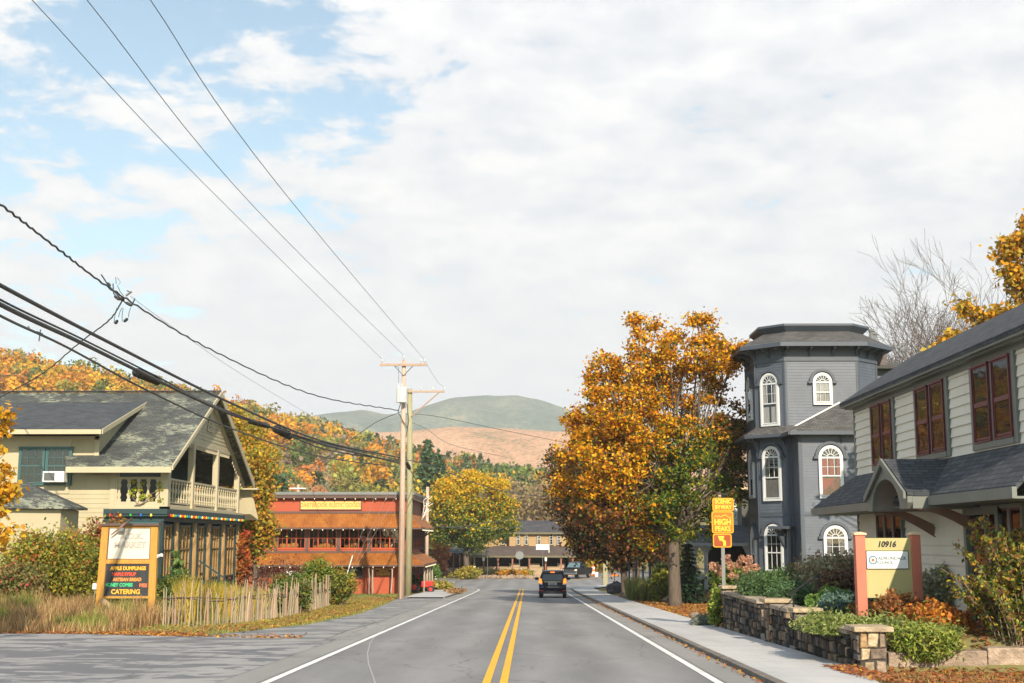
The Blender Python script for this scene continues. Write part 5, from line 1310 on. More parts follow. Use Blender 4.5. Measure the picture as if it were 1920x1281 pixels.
b = MB(); b.box(X2(1306, 71), 24, 70.4, 71.9, Z2(1108, 72) - .12, Z2(1108, 72)); b.build('porch_step', M['kerb'], h2)

# ------------------------------------------------------------------ dry stone garden wall
STP = [(.07, .055, .045), (.13, .10, .08), (.04, .04, .045), (.24, .18, .13), (.09, .085, .085), (.30, .22, .15), (.05, .045, .04), (.15, .13, .12)]
def stones(b, fr, L, z0, z1, rng, s=.185, out=.08):
    b.fr = fr; z = z0
    while z < z1 - .04:
        h = min(rng.uniform(.6, 1.15) * s, z1 - z); a = -rng.uniform(0, .2)
        if z1 - z - h < .06: h = z1 - z
        while a < L:
            w = rng.uniform(.5, 1.6) * s; g = .012; d = rng.uniform(.3, 1) * out; c = rng.choice(STP); k = rng.uniform(.8, 1.25); b.col = tuple(v * k for v in c)
            al, ar = max(a, 0) + g, min(a + w, L) - g
            if ar > al + .03:
                j = lambda q: rng.uniform(-q, q)
                p = [(al + j(.02), z + g + j(.02)), (ar + j(.02), z + g + j(.02)), (ar + j(.02), z + h - g + j(.02)), (al + j(.02), z + h - g + j(.02))]
                ctr = (sum(t[0] for t in p) / 4, sum(t[1] for t in p) / 4)
                q = [(ctr[0] + (t[0] - ctr[0]) * .78, ctr[1] + (t[1] - ctr[1]) * .78) for t in p]
                k0 = len(b.v); vs_ = [b.P(*t, -.01) for t in p] + [b.P(*t, d * .6) for t in [(ctr[0] + (t[0] - ctr[0]) * .95, ctr[1] + (t[1] - ctr[1]) * .95) for t in p]] + [b.P(*t, d) for t in q]
                b.add(vs_, [(0, 1, 5, 4), (1, 2, 6, 5), (2, 3, 7, 6), (3, 0, 4, 7), (4, 5, 9, 8), (5, 6, 10, 9), (6, 7, 11, 10), (7, 4, 8, 11), (8, 9, 10, 11)])
            a += w
        z += h
rs = random.Random(11)
gw = thing('stone_wall', (5.5, 30, -.7), 'low dry stone garden wall with pale coping running along the pavement', 'wall')
M['mortar'] = paint('dark_mortar', (0.05, 0.045, 0.04), .95, .3)
XWL = 5.48
segs = [(22.45, 26.6, .12), (27.6, 29.4, .20), (31.0, 36.6, .22)]
for (ya, yb, zt0) in segs:
    b = MB(); n = int((yb - ya) / .9) + 1
    core = MB(); core.box(XWL + .04, XWL + .42, ya, yb, zg(yb) - .3, zt0 - .05); core.build('core', M['mortar'], gw)
    stones(b, frame((XWL + .04, ya, 0), (0, 1, 0), (-1, 0, 0)), yb - ya, zg(yb) - .05, zt0 - .05, rs); b.fr = None
    stones(b, frame((XWL + .04, ya, 0), (1, 0, 0), (0, -1, 0)), .38, zg(ya) - .05, zt0 - .05, rs); b.build('stonework', M['stone'], gw)
    c = MB(); y = ya - .04
    while y < yb:
        l = rs.uniform(.5, .9); k = rs.uniform(.85, 1.1); c.col = (.42 * k, .35 * k, .27 * k); o_ = rs.uniform(-.02, .02)
        c.box(XWL - .05 + o_, XWL + .5 + o_, y, min(y + l - .015, yb + .04), zt0 - .05, zt0 + .03 + rs.uniform(0, .02)); y += l
    c.build('coping', M['stone'], gw, bevel=.015)
def pillar(x0, x1, y0, y1, zt0, lab):
    p = thing('stone_pillar', ((x0 + x1) / 2, (y0 + y1) / 2, zg(y0)), lab, 'pillar', 'stone pillars of the garden wall')
    core = MB(); core.box(x0 + .05, x1 - .05, y0 + .05, y1 - .05, zg(y1) - .3, zt0); core.build('core', M['mortar'], p)
    global STP
    old = STP; STP = [(.50, .33, .17), (.42, .22, .10), (.36, .27, .20), (.26, .20, .16), (.52, .40, .26)]  # tan front stones brighter than the side: sun and shade put into colour
    b = MB(); stones(b, frame((x0 + .05, y0 + .05, 0), (1, 0, 0), (0, -1, 0)), x1 - x0 - .1, zg(y0) - .08, zt0, rs, .24, .06); STP = old; stones(b, frame((x0 + .05, y0 + .05, 0), (0, 1, 0), (-1, 0, 0)), y1 - y0 - .1, zg(y1) - .08, zt0, rs, .24, .06)
    b.build('stonework', M['stone'], p)
    c = MB((.50, .40, .27)); c.box(x0 - .06, x1 + .06, y0 - .06, y1 + .06, zt0, zt0 + .09); c.build('cap_stone', M['stone'], p, bevel=.02)
pillar(5.48, 6.02, 21.85, 22.4, .15, 'front stone pillar with flat pale cap at the near end of the garden wall')
pillar(5.38, 5.9, 29.4, 30.0, .26, 'stone pillar with sunlit orange face beside the garden steps')
pillar(5.45, 5.95, 26.65, 27.1, .20, 'low stone pillar on the near side of the garden steps')
pillar(5.5, 6.1, 36.6, 37.2, .30, 'far stone pillar below the hydrangea and scenic route sign')
ed = thing('edging_wall', (8, 22.2, -.4), 'low pale stone edging between the leafy lawn and the garden shrubs', 'edging')
b = MB(); x = 6.05
while x < 15: 
    l = rs.uniform(.6, 1.2); k = rs.uniform(.85, 1.1); b.col = (.42 * k, .32 * k, .24 * k); y = 22.1 + (x - 6) * .03; b.box(x, x + l - .02, y, y + .4, -.6, -.24 + rs.uniform(0, .04) + min(.2, (x - 6) * .05)); x += l
b.build('edge_stone', M['stone'], ed, bevel=.02)
stp = thing('garden_steps', (5.9, 30.5, -.6), 'stone garden steps climbing through the gap in the low wall', 'steps')
for k in range(4):
    b = MB((.36, .33, .30)); b.box(5.5 + k * .38, 6.2 + k * .38, 27.2 if k < 1 else 27.15, 31.0 if k < 1 else 29.4, -.75, -.52 + k * .17); b.build('tread', M['stone'], stp)
hr = thing('handrail', (6.2, 29, 0), 'thin black metal handrail beside the garden steps', 'handrail')
pa, pb_ = at(1478, 1116, 27.3), at(1537, 1077, 30.5)
b = MB(); b.tube([pa, pb_], .022, 6); b.build('rail', M['black'], hr)
for p in (at(1535, 1079, 30.4), at(1487, 1110, 27.6)):
    b = MB(); b.tube([p, (p.x, p.y, p.z - .95)], .02, 6); b.build('post', M['black'], hr)
# ------------------------------------------------------------------ utility poles and wires
M['pole_pink'] = woodmat('weathered_pole_wood', (0.36, 0.25, 0.19), (0.55, 0.42, 0.34)); M['pole_green'] = woodmat('treated_pole_wood', (0.22, 0.21, 0.12), (0.36, 0.34, 0.21))
M['cross'] = woodmat('crossarm_wood', (0.30, 0.21, 0.16), (0.42, 0.31, 0.24)); M['porcelain'] = paint('insulator_grey', (0.5, 0.52, 0.52), .3, .05); M['cable'] = paint('black_cable', (0.035, 0.038, 0.042), .5, .1); M['bright_wire'] = paint('aluminium_wire', (0.16, 0.17, 0.18), .4, .05)
PY = 75.6; pb = at(752, 1120, PY); ptop = at(757.5, 676, PY)
pole = thing('utility_pole', (pb.x, PY, zg(PY)), 'tall weathered wooden utility pole with double ended crossarm and grey transformer', 'utility pole')
b = MB(); b.tube([(pb.x, PY, zg(PY) - .4), (pb.x, PY, 5), (ptop.x, PY, ptop.z)], .20, 12, .12); b.build('mast', M['pole_pink'], pole, smooth=True)
xa, xb = at(713, 685, PY).x, at(801, 685, PY).x; zc = at(757, 685, PY).z
b = MB(); b.box(xa, xb, PY - .26, PY - .14, zc - .07, zc + .07); b.build('crossarm', M['cross'], pole)
b = MB(); b.tube([(ptop.x - .55, PY - .2, zc - .07), (ptop.x, PY - .16, zc - .65)], .02, 4); b.tube([(ptop.x + .55, PY - .2, zc - .07), (ptop.x, PY - .16, zc - .65)], .025, 4); b.build('brace', M['grey_metal'], pole)
INS = [(xa + .12, zc + .07), (ptop.x, ptop.z), (xb - .16, zc + .07), (xb - .35, zc + .07)]
for (x, z) in INS:
    b = MB(); b.tube([(x, PY - .2, z), (x, PY - .2, z + .1), (x, PY - .2, z + .14), (x, PY - .2, z + .2), (x, PY - .2, z + .28)], [.02, .02, .07, .05, .06], 8); b.build('insulator', M['porcelain'], pole, smooth=True)
for px, dx in ((753, 0), (747, -.0)):
    c = at(px + 2, 745, PY - .45); z1, z0 = at(755, 728, PY).z, at(755, 757, PY).z; r = .25 if px > 750 else .17
    b = MB(); b.tube([(c.x, PY - .5, z0), (c.x, PY - .5, z0 + .03), (c.x, PY - .5, z1 - .06), (c.x, PY - .5, z1)], [r * .93, r, r, r * .85], 14); tr = b.build('transformer' if px > 750 else 'cutout_box', M['porcelain'], pole, smooth=False)
    b = MB(); b.tube([(c.x - .05, PY - .5, z1), (c.x - .05, PY - .5, z1 + .25)], .04, 6, .02); b.build('bushing', M['porcelain'], tr)
b = MB(); p = at(749, 728, PY); b.tube([(ptop.x - .5, PY - .2, zc - .1), (p.x - .02, PY - .4, p.z + 1.2), (p.x, PY - .5, p.z + .2)], .012, 4); p = at(756, 770, PY)
b.tube([(p.x - .1, PY - .25, p.z + .5), (p.x - .28, PY - .3, p.z - .1), (p.x + .05, PY - .25, p.z - .7), (p.x + .3, PY - .25, p.z - 1.1)], .025, 5); b.tube([(p.x + .22, PY - .1, p.z + .4), (p.x + .35, PY - .1, p.z - .6), (p.x + .2, PY - .1, p.z - 1.6)], .025, 5)
b.build('jumper_wires', M['cable'], pole)
b = MB(); p = at(752, 1100, PY); b.box(p.x - .05, p.x + .05, PY - .24, PY - .17, zg(PY), 3.5); b.build('ground_wire_cover', M['cross'], pole)
P2Y = 88.0; q = at(765, 1108, P2Y); q1 = at(768.5, 729, P2Y)
pole2 = thing('utility_pole', (q.x, P2Y, zg(P2Y)), 'greenish treated utility pole with one sided braced arm beside the red shop corner', 'utility pole')
b = MB(); b.tube([(q.x, P2Y, zg(P2Y) - .4), (q.x + .03, P2Y, 4), (q1.x, P2Y, q1.z)], .24, 12, .17); b.build('mast', M['pole_green'], pole2, smooth=True)
z2 = at(800, 735, P2Y).z; xe = at(834, 735, P2Y).x
b = MB(); b.box(q1.x - .1, xe, P2Y - .28, P2Y - .18, z2 - .07, z2 + .06); b.build('crossarm', M['cross'], pole2)
b = MB(); e = at(824, 738, P2Y); f = at(772, 781, P2Y); b.tube([(e.x, P2Y - .22, z2 - .06), (f.x, P2Y - .2, f.z)], .05, 5); b.build('brace', M['cross'], pole2)
for px in (790, 812, 833):
    x = at(px, 735, P2Y).x; b = MB(); b.tube([(x, P2Y - .23, z2 + .06), (x, P2Y - .23, z2 + .16), (x, P2Y - .23, z2 + .3)], [.02, .06, .05], 8); b.build('insulator', M['porcelain'], pole2)
P3Y = 112.0; q = at(800, 1068, P3Y); q1 = at(800, 913, P3Y)
pole3 = thing('utility_pole', (q.x, P3Y, zg(P3Y)), 'short bleached pole behind the far corner of the red shop', 'utility pole')
b = MB(); b.tube([(q.x, P3Y, zg(P3Y) - .3), (q.x, P3Y, q1.z)], .16, 10, .13); b.build('mast', M['pole_pink'], pole3, smooth=True)
b = MB(); b.box(q.x - .1, q.x + .22, P3Y - .35, P3Y - .15, at(800, 1000, P3Y).z, at(800, 990, P3Y).z + .4); b.build('meter_box', M['porcelain'], pole3)
P4Y = 118.0; q = at(558, 960, P4Y); q1 = at(558, 909, P4Y)
pole4 = thing('utility_pole', (q.x, P4Y, -2.6), 'small pale pole top showing above the red shop roof', 'utility pole')
b = MB(); b.tube([(q.x, P4Y, -2.6), (q.x, P4Y, q1.z)], .14, 8); b.build('mast', M['pole_pink'], pole4)
b = MB(); z = at(558, 916, P4Y).z; b.box(q.x - .75, q.x + .75, P4Y - .2, P4Y - .1, z - .05, z + .05); b.build('crossarm', M['white'], pole4)

def wire(name, pts, r, label, mat='cable', n=5, sub=10, wob=0, cat='cable', build=True, group=None):
    P = [at(*p) if not isinstance(p, Vector) else p for p in pts]
    out = []
    Q = [P[0] * 2 - P[1]] + P + [P[-1] * 2 - P[-2]]
    for i in range(1, len(Q) - 2):
        for k in range(sub):
            t = k / sub; a, b_, c, d = Q[i - 1], Q[i], Q[i + 1], Q[i + 2]
            out.append(.5 * ((2 * b_) + (-a + c) * t + (2 * a - 5 * b_ + 4 * c - d) * t * t + (-a + 3 * b_ - 3 * c + d) * t ** 3))
    out.append(P[-1])
    if wob: out = [p + Vector((0, 0, wob * math.sin(i * 1.9) + wob * .5 * math.sin(i * 4.1))) for i, p in enumerate(out)]
    b = MB(); b.tube(out, r, n)
    if not build: return out
    o = b.build(name, M[mat], None, origin=out[0]); tag(o, label, cat, group); return out
HV = 'power lines on the crossarm'
def hv(p0, m, end, lab):
    e = Vector(end); s_ = at(*p0); wire('power_line', [s_ + (s_ - at(*m)) * .6, s_, at(*m), e], .012, lab, 'bright_wire', 4, 8, cat='power line')
hv((60, 0, 24.5), (380, 342, 36), (xa + .12, PY - .2, zc + .35), 'thin power line running to the far left end of the crossarm')
hv((163, 0, 24.5), (480, 392, 37), (ptop.x, PY - .2, ptop.z + .28), 'thin power line running to the top of the tall pole')
hv((282, 0, 24.5), (520, 345, 34), (xb - .2, PY - .2, zc + .35), 'thin power line running to the right end of the crossarm')
wire('power_line', [Vector((xb - .2, PY - .2, zc + .35)), at(820, 715, 84), Vector((xe - .05, P2Y - .23, z2 + .3))], .010, 'thin power line from the crossarm to the braced arm behind', 'bright_wire', 4, cat='power line')
wire('triplex_cable', [at(-160, 270, 22), at(0, 383, 27), at(110, 468, 31), at(225, 553, 36), at(400, 658, 48), at(590, 741, 62), at(748, 770, PY)], .028, 'twisted black service cable sagging down from the upper left to the tall pole', sub=26, wob=.02)
wire('messenger_wire', [at(245, 556, 37), at(330, 618, 42), at(450, 700, 52), at(580, 778, 70)], .008, 'hair thin grey wire sagging below the twisted cable', 'bright_wire', 4)
wire('trunk_cable', [at(-200, 425, 20), at(0, 535, 24), at(200, 640, 32), at(420, 750, 46), at(600, 826, 62), at(748, 858, PY)], .045, 'thick black telephone cable, uppermost of the three heavy cables', n=7, sub=12)
wire('trunk_cable', [at(-200, 455, 20), at(0, 571, 24), at(150, 642, 30), at(290, 711, 37), at(420, 772, 46), at(490, 795, 52), at(600, 832, 62), at(748, 868, PY)], .05, 'thick black telephone cable with bulging splice cases', n=7, sub=12)
wire('trunk_cable', [at(-200, 447, 20.3), at(0, 562, 24.3), at(150, 634, 30.3), at(290, 704, 37.3), at(420, 768, 46), at(600, 829, 62), at(748, 862, PY)], .025, 'slimmer black cable lashed above the spliced telephone cable', n=5, sub=12)
wire('trunk_cable', [at(-200, 480, 20), at(0, 592, 24), at(125, 651, 29), at(280, 734, 37), at(440, 806, 47), at(600, 856, 62), at(748, 876, PY)], .03, 'black cable hanging lowest of the bundle over the cream house', n=6, sub=12)
wire('trunk_cable', [at(530, 812, 56), at(620, 845, 64), at(748, 864, PY)], .03, 'black cable leaving the second splice case towards the tall pole', n=5)
def splice(p0, p1, r, lab):
    a, c = at(*p0), at(*p1); t = thing('splice_case', a, lab, 'splice case', 'splice cases on the cables')
    b = MB(); d = c - a; b.tube([a, a + d * .06, a + d * .5, a + d * .94, c], [r * .45, r, r * 1.05, r, r * .45], 10); b.build('housing', M['black'], t)
    b = MB()
    for k in (.2, .5, .8): b.tube([a + d * (k - .02) + Vector((0, 0, .02)), a + d * (k + .02) + Vector((0, 0, .02))], r * 1.15, 8)
    b.build('clamp_band', M['cable'], t)
splice((252, 697, 36.5), (298, 716, 38), .13, 'long black splice case on the thick cable above the roof ridge')
splice((515, 803, 55.5), (545, 819, 57), .17, 'stubby black splice case hung below the cables near the gable')
splice((466, 790, 51), (505, 800, 53), .10, 'slim black splice case just left of the stubby one')
wire('service_drop', [at(230, 563, 36.5), at(205, 600, 37), at(150, 642, 40), at(80, 700, 46), at(0, 745, 52), at(-60, 775, 55)], .022, 'black service wire curving down from the wire tangle towards the roof', sub=14, wob=.01)
kn = thing('wire_tangle', at(230, 560, 36.5), 'tangle of taps, loops and dangling connectors on the twisted service cable', 'wire connectors')
K = lambda px, py: at(px, py, 36.4)
for pts, r in (([(190, 515), (203, 535), (213, 545), (226, 560), (238, 570), (248, 572), (253, 560)], .022), ([(212, 532), (213, 550), (222, 561), (232, 565)], .018), ([(220, 535), (226, 548), (232, 555)], .01), ([(217, 520), (218, 532)], .01), ([(220, 520), (226, 530), (222, 534)], .006)):
    b = MB(); b.tube([K(*p) for p in pts], r, 5); b.build('loop', M['cable'], kn)
for (p0, p1, c) in (((219, 577), (214, 607), (217, 603)), ((229, 577), (222, 595), (219, 605)), ((231, 578), (229, 603), (234, 601)), ((245, 577), (241, 595), (237, 600))):
    b = MB(); b.tube([K(*p0), K((p0[0] + p1[0]) / 2 - 1, (p0[1] + p1[1]) / 2), K(*p1)], .010, 4); b.build('pigtail', M['cable'], kn)
for (a_, c_) in (((216, 608), (221, 600)), ((232, 604), (240, 597)), ((201, 530), (207, 537)), ((214, 555), (225, 563)), ((235, 567), (248, 574)), ((226, 558), (233, 564))):
    b = MB(); A_1, C_1 = K(*a_), K(*c_); d = C_1 - A_1; b.tube([A_1, A_1 + d * .2, A_1 + d * .8, C_1], [.015, .045, .045, .015], 7); b.build('connector', M['black'], kn)
b = MB(); b.tube([K(236, 555), K(247, 547)], .03, 4); b.tube([K(238, 545), K(246, 549)], .02, 4); b.build('dead_end_clamp', M['grey_metal'], kn)
t = thing('cable_hanger', at(75, 620, 27), 'small metal cross hanger clipped to the lowest cable', 'cable hanger'); b = MB(); b.tube([at(76, 618, 27), at(73, 640, 27)], .014, 4); b.build('strap', M['grey_metal'], t)
b = MB(); b.tube([at(68, 622, 27), at(80, 627, 27)], .02, 4); b.tube([at(53, 612, 26.6), at(56, 618, 26.6)], .02, 4); b.build('clamp', M['grey_metal'], t)
# beyond the poles
wire('power_line', [at(752, 772, PY), at(700, 795, 79), at(640, 838, 84), at(590, 868, 90), at(520, 878, 100)], .02, 'wire leaving the tall pole to the left across the wooded hill')
wire('span_wire', [at(768, 775, P2Y), at(830, 783, 92), at(940, 806, 100), at(1090, 836, 112)], .018, 'upper wire crossing from the green pole towards the big maple')
wire('span_wire', [at(766, 790, P2Y), at(800, 805, 94), at(850, 835, 104), at(960, 860, 118)], .014, 'thin wire falling from the green pole behind the first span')
wire('span_wire', [at(757, 862, PY), at(790, 868, 84), at(840, 886, 96), at(940, 920, 112), at(1090, 940, 130)], .03, 'dark cable crossing in front of the yellow tree')
wire('drop_cable', [at(757, 868, PY), at(768, 880, 80), at(785, 910, 92), at(800, 948, 104), at(835, 980, 120)], .025, 'black cable dropping steeply from the tall pole past the red shop corner')
splice((762, 868, 77), (768, 879, 78.5), .11, 'small black splice case just right of the tall pole')
wire('span_wire', [at(800, 972, P3Y), at(850, 988, 122), at(950, 975, 140), at(1060, 964, 150)], .015, 'pale wire sagging across the yellow tree from the short pole', 'bright_wire')
wire('span_wire', [at(800, 985, P3Y), at(860, 990, 128), at(960, 990, 140), at(1060, 980, 150)], .015, 'lower pale wire across the yellow tree trunk', 'bright_wire')
M['guy'] = paint('guy_wire_metal', (0.30, 0.30, 0.29), .5, .05, metal=.4)
G0 = at(652, 1074, 74.5)
for i, (px, py, lab) in enumerate(((754, 785, 'guy wire slanting from high on the tall pole to the ground'), (755, 868, 'guy wire slanting from the cable level of the tall pole to the ground'), (756, 905, 'lowest guy wire of the tall pole'))):
    wire('guy_wire', [at(px, py, PY), at(651 + i * 5, 1076, 74.5)], .008, lab, 'guy', 4, 2, cat='guy wire')
t = thing('guy_guard', G0, 'white plastic guard sleeve on the foot of the guy wire', 'guy wire guard'); b = MB(); b.tube([at(651, 1076, 74.5), at(661, 1042, 74.6)], .028, 6); b.build('sleeve', M['white'], t)
b = MB(); p = at(649, 1082, 74.5); b.tube([(p.x - .1, p.y, p.z - 1.2), p], .03, 5); b.build('anchor_rod', M['grey_metal'], t)

# ------------------------------------------------------------------ signs
SY = 41.0; sa = lambda px, py, Y=SY: at(px, py, Y)
M['gold_wood'] = woodmat('golden_sign_wood', (0.38, 0.19, 0.035), (0.52, 0.28, 0.06)); M['sign_white'] = paint('off_white_panel', (0.60, 0.55, 0.47), .6, .03); M['slate_board'] = paint('chalk_black_board', (0.030, 0.034, 0.038), .6, .3, 3)
M['emboss'] = paint('pale_embossed_letter', (0.40, 0.37, 0.33), .6, .02)
ms = thing('market_sign', (sa(240, 1150).x, SY, zg(SY)), 'golden framed roadside market sign with white panel over a black menu board', 'sign')
TL, TR, BL, BR = sa(193, 986), sa(298, 984), sa(181, 1150), sa(290, 1158)
gzs = zg(SY) - .3
b = MB(); 
def post(pt, pbm, w=.22): 
    b = MB(); b.hexa([(pbm - w / 2, SY - .08, gzs), (pbm + w / 2, SY - .08, gzs), (pbm + w / 2, SY + .08, gzs), (pbm - w / 2, SY + .08, gzs), (pt - w / 2, SY - .08, TL.z), (pt + w / 2, SY - .08, TL.z), (pt + w / 2, SY + .08, TL.z), (pt - w / 2, SY + .08, TL.z)]); b.build('post', M['gold_wood'], ms)
xl_t, xr_t = TL.x + .10, TR.x - .12; xl_b, xr_b = BL.x + .06, BR.x - .10
post(xl_t, xl_b); post(xr_t, xr_b)
lx_ = lambda z: xl_b + (xl_t - xl_b) * (z - gzs) / (TL.z - gzs); rx_ = lambda z: xr_b + (xr_t - xr_b) * (z - gzs) / (TL.z - gzs)
zz = lambda py: sa(240, py).z
for (y0, y1) in ((990, 984), (1057, 1049), (1122, 1118)):
    b = MB(); z0, z1 = zz(y0), zz(y1); b.box(lx_(z0) + .1, rx_(z0) - .1, SY - .07, SY + .07, z0, z1); b.build('rail', M['gold_wood'], ms)
b = MB(); b.box(TL.x - .08, TR.x + .05, SY - .16, SY + .16, TL.z, TL.z + .07); b.build('cap_board', M['brown_trim'], ms)
def panel(y0, y1, mat, nm, fr=True):
    z0, z1 = zz(y0), zz(y1); b = MB(); b.hexa([(lx_(z0) + .14, SY - .03, z0), (rx_(z0) - .14, SY - .03, z0), (rx_(z0) - .14, SY + .03, z0), (lx_(z0) + .14, SY + .03, z0), (lx_(z1) + .14, SY - .03, z1), (rx_(z1) - .14, SY - .03, z1), (rx_(z1) - .14, SY + .03, z1), (lx_(z1) + .14, SY + .03, z1)])
    o = b.build(nm, mat, ms)
    b = MB(); a0, a1 = lx_(z0) + .11, rx_(z0) - .11
    b.box(a0, a1, SY - .05, SY - .0, z0 - .03, z0 + .005); b.box(a0 + .04, a1 + .04, SY - .05, SY, z1 - .005, z1 + .03); b.prism([(a0, SY - .05, z0), (a0 + .03, SY - .05, z0), (lx_(z1) + .14, SY - .05, z1), (lx_(z1) + .11, SY - .05, z1)], (0, .04, 0)); b.prism([(a1 - .03, SY - .05, z0), (a1, SY - .05, z0), (rx_(z1) - .11, SY - .05, z1), (rx_(z1) - .14, SY - .05, z1)], (0, .04, 0))
    b.build('moulding', M['brown_trim'], ms)
    return z0, z1
panel(1048, 990, M['sign_white'], 'name_panel'); panel(1117, 1058, M['slate_board'], 'menu_board')
cxs = (lx_(1.5) + rx_(1.5)) / 2
text('lettering', 'A.D.K.', .25, (cxs + .08, SY - .032, zz(1006)), (1, 0, .0), (0.02, 0, 1), M['emboss'], ms, ext=.012, bold=.01, sx=1.1)
text('lettering', 'MARKET', .27, (cxs + .03, SY - .032, zz(1022)), (1, 0, .0), (0.02, 0, 1), M['emboss'], ms, ext=.012, bold=.012, sx=1.0)
LC = {}
for k, c in (('amber', (0.85, 0.42, 0.03)), ('red', (0.70, 0.07, 0.03)), ('orange', (0.75, 0.28, 0.06)), ('green', (0.05, 0.50, 0.22)), ('coral', (0.70, 0.16, 0.07))): LC[k] = paint(k + '_letter', c, .5, .02)
for (tx, px, py, sz, c, sx) in (('APPLE DUMPLINGS', 241, 1066, .155, 'amber', .86), ('MAPLE SYRUP', 233, 1077, .145, 'red', .86), ('ARTISAN BREAD', 239, 1087, .145, 'orange', .84), ('HONEY COMBS', 223, 1097, .150, 'green', .84), ('PIES', 269, 1098, .150, 'coral', .95), ('CATERING', 236, 1110, .20, 'amber', .95)):
    p = sa(px, py); text('lettering', tx, sz, (p.x, SY - .034, p.z), (1, 0, .0), (0.02, 0, 1), LC[c], ms, bold=.006, sx=sx)
b = MB(); p, q = sa(208, 1023), sa(250, 972); p = sa(212, 1003); q = sa(252, 972); d = (q - p)
b.tube([(p.x, SY - .2, p.z), (p.x + d.x * .5, SY - .2, p.z + d.z * .5)], .02, 5, .045); b.tube([(p.x + d.x * .45, SY - .2, p.z + d.z * .45), (q.x, SY - .2, q.z)], .045, 5, .03); b.build('driftwood_arm', M['brace_brown'], ms)
b = MB(); p = sa(231, 993); b.box(p.x - .09, p.x + .09, SY - .22, SY - .12, p.z - .06, p.z + .06); b.build('lamp_housing', M['grey_metal'], ms)
bd = thing('loose_plank', sa(215, 1140, 40.7), 'pale weathered plank leaning diagonally under the market sign', 'plank'); a_, c_ = sa(190, 1124, 40.7), sa(245, 1166, 40.7); b = MB()
d = (c_ - a_).normalized(); n_ = Vector((-d.z, 0, d.x)) * .07; b.prism([a_ - n_, a_ + n_, c_ + n_, c_ - n_], (0, .04, 0)); b.build('board', M['rail_wood'], bd)
t = thing('floodlight', sa(301, 1041), 'small white lamp on the right post of the market sign', 'lamp'); p = sa(299, 1043); b = MB(); b.tube([(p.x - .02, SY - .1, p.z), (p.x + .12, SY - .15, p.z + .04)], .035, 8, .06); b.build('shade', M['white'], t); b = MB(); b.box(p.x - .05, p.x, SY - .1, SY, p.z - .05, p.z + .05); b.build('bracket', M['white'], t)
t = thing('electric_box', sa(178, 1100), 'small white electric box left of the market sign', 'electric box'); p = sa(178, 1100); b = MB(); b.box(p.x - .06, p.x + .06, SY - .05, SY + .05, p.z - .08, p.z + .10); b.build('cover', M['white'], t); b = MB(); b.tube([(p.x, SY, p.z - .9), (p.x, SY, p.z - .08)], .02, 5); b.build('conduit', M['grey_metal'], t)
# scenic route sign
M['sign_brown'] = paint('amber_brown_sheeting', (0.40, 0.14, 0.006), .45, .06); M['sign_orange'] = paint('bright_amber_border', (0.78, 0.33, 0.01), .45, .04); M['sign_yellow'] = paint('yellow_amber_legend', (0.90, 0.48, 0.04), .45, .03); M['sign_dark'] = paint('dark_brown_sheeting', (0.30, 0.055, 0.008), .45, .05)
SP = 37.4; sp = lambda px, py: at(px, py, SP)
sb = thing('scenic_route_sign', (sp(1355, 1100).x, SP, zg(SP)), 'three stacked amber scenic byway panels with arrow on a grey post', 'sign')
def rr_panel(x0, x1, z0, z1, y, th, r=.06):
    pts = []
    for (cx, cz, a0) in ((x1 - r, z1 - r, 0), (x0 + r, z1 - r, 90), (x0 + r, z0 + r, 180), (x1 - r, z0 + r, 270)):
        for k in range(5): a = rad(a0 + k * 22.5); pts.append((cx + r * math.cos(a), y, cz + r * math.sin(a)))
    b = MB(); b.prism(pts, (0, th, 0)); return b
def spanel(pxa, pxb, pya, pyb, m_in, nm):
    x0, x1, z0, z1 = sp(pxa, pyb).x, sp(pxb, pyb).x, sp(pxa, pyb).z, sp(pxa, pya).z
    o = rr_panel(x0, x1, z0, z1, SP - .02, .015).build(nm, M['sign_orange'], sb); rr_panel(x0 + .03, x1 - .03, z0 + .03, z1 - .03, SP - .0245, .004, .045).build('face', m_in, o)
    return (x0 + x1) / 2, (z0 + z1) / 2, z1 - z0, o
cx, cz, h_, o1 = spanel(1336, 1376, 934, 958.5, M['sign_brown'], 'route_panel')
text('lettering', 'SCENIC', .165, (cx, SP - .03, cz + .08), (1, 0, 0), (0, 0, 1), M['sign_yellow'], sb, bold=.008, sx=.85); text('lettering', 'BYWAY', .165, (cx, SP - .03, cz - .08), (1, 0, 0), (0, 0, 1), M['sign_yellow'], sb, bold=.008, sx=.85)
cx, cz, h_, o2 = spanel(1335, 1375.5, 959, 1000, M['sign_brown'], 'name_panel')
text('lettering', 'HIGH', .23, (cx, SP - .03, cz - .0), (1, 0, 0), (0, 0, 1), M['sign_yellow'], sb, bold=.010, sx=.88); text('lettering', 'PEAKS', .20, (cx, SP - .03, cz - .19), (1, 0, 0), (0, 0, 1), M['sign_yellow'], sb, bold=.008, sx=.80)
b = MB(); mp = [(-.25, .10), (-.20, .19), (-.15, .14), (-.10, .18), (-.06, .14), (.0, .17), (.08, .20), (.17, .14), (.20, .10), (.25, .15)]
for (p, q) in zip(mp, mp[1:]): b.prism([(cx + p[0], SP - .028, cz + p[1]), (cx + q[0], SP - .028, cz + q[1]), (cx + q[0], SP - .028, cz + q[1] + .022), (cx + p[0], SP - .028, cz + p[1] + .022)], (0, -.004, 0))
b.build('mountain_outline', M['sign_yellow'], sb)
cx, cz, h_, o3 = spanel(1337, 1372, 1001, 1026.5, M['sign_dark'], 'arrow_panel')
b = MB(); b.prism([(cx + q[0], SP - .029, cz + q[1]) for q in ((.02, -.15), (.10, -.15), (.10, -.02), (.02, .05), (.045, .075), (.055, .13), (-.13, .13), (-.07, -.02), (-.045, .01), (.02, -.04))], (0, -.004, 0)); b.build('arrow', M['sign_yellow'], sb)
b = MB(); x = sp(1355.5, 1026).x
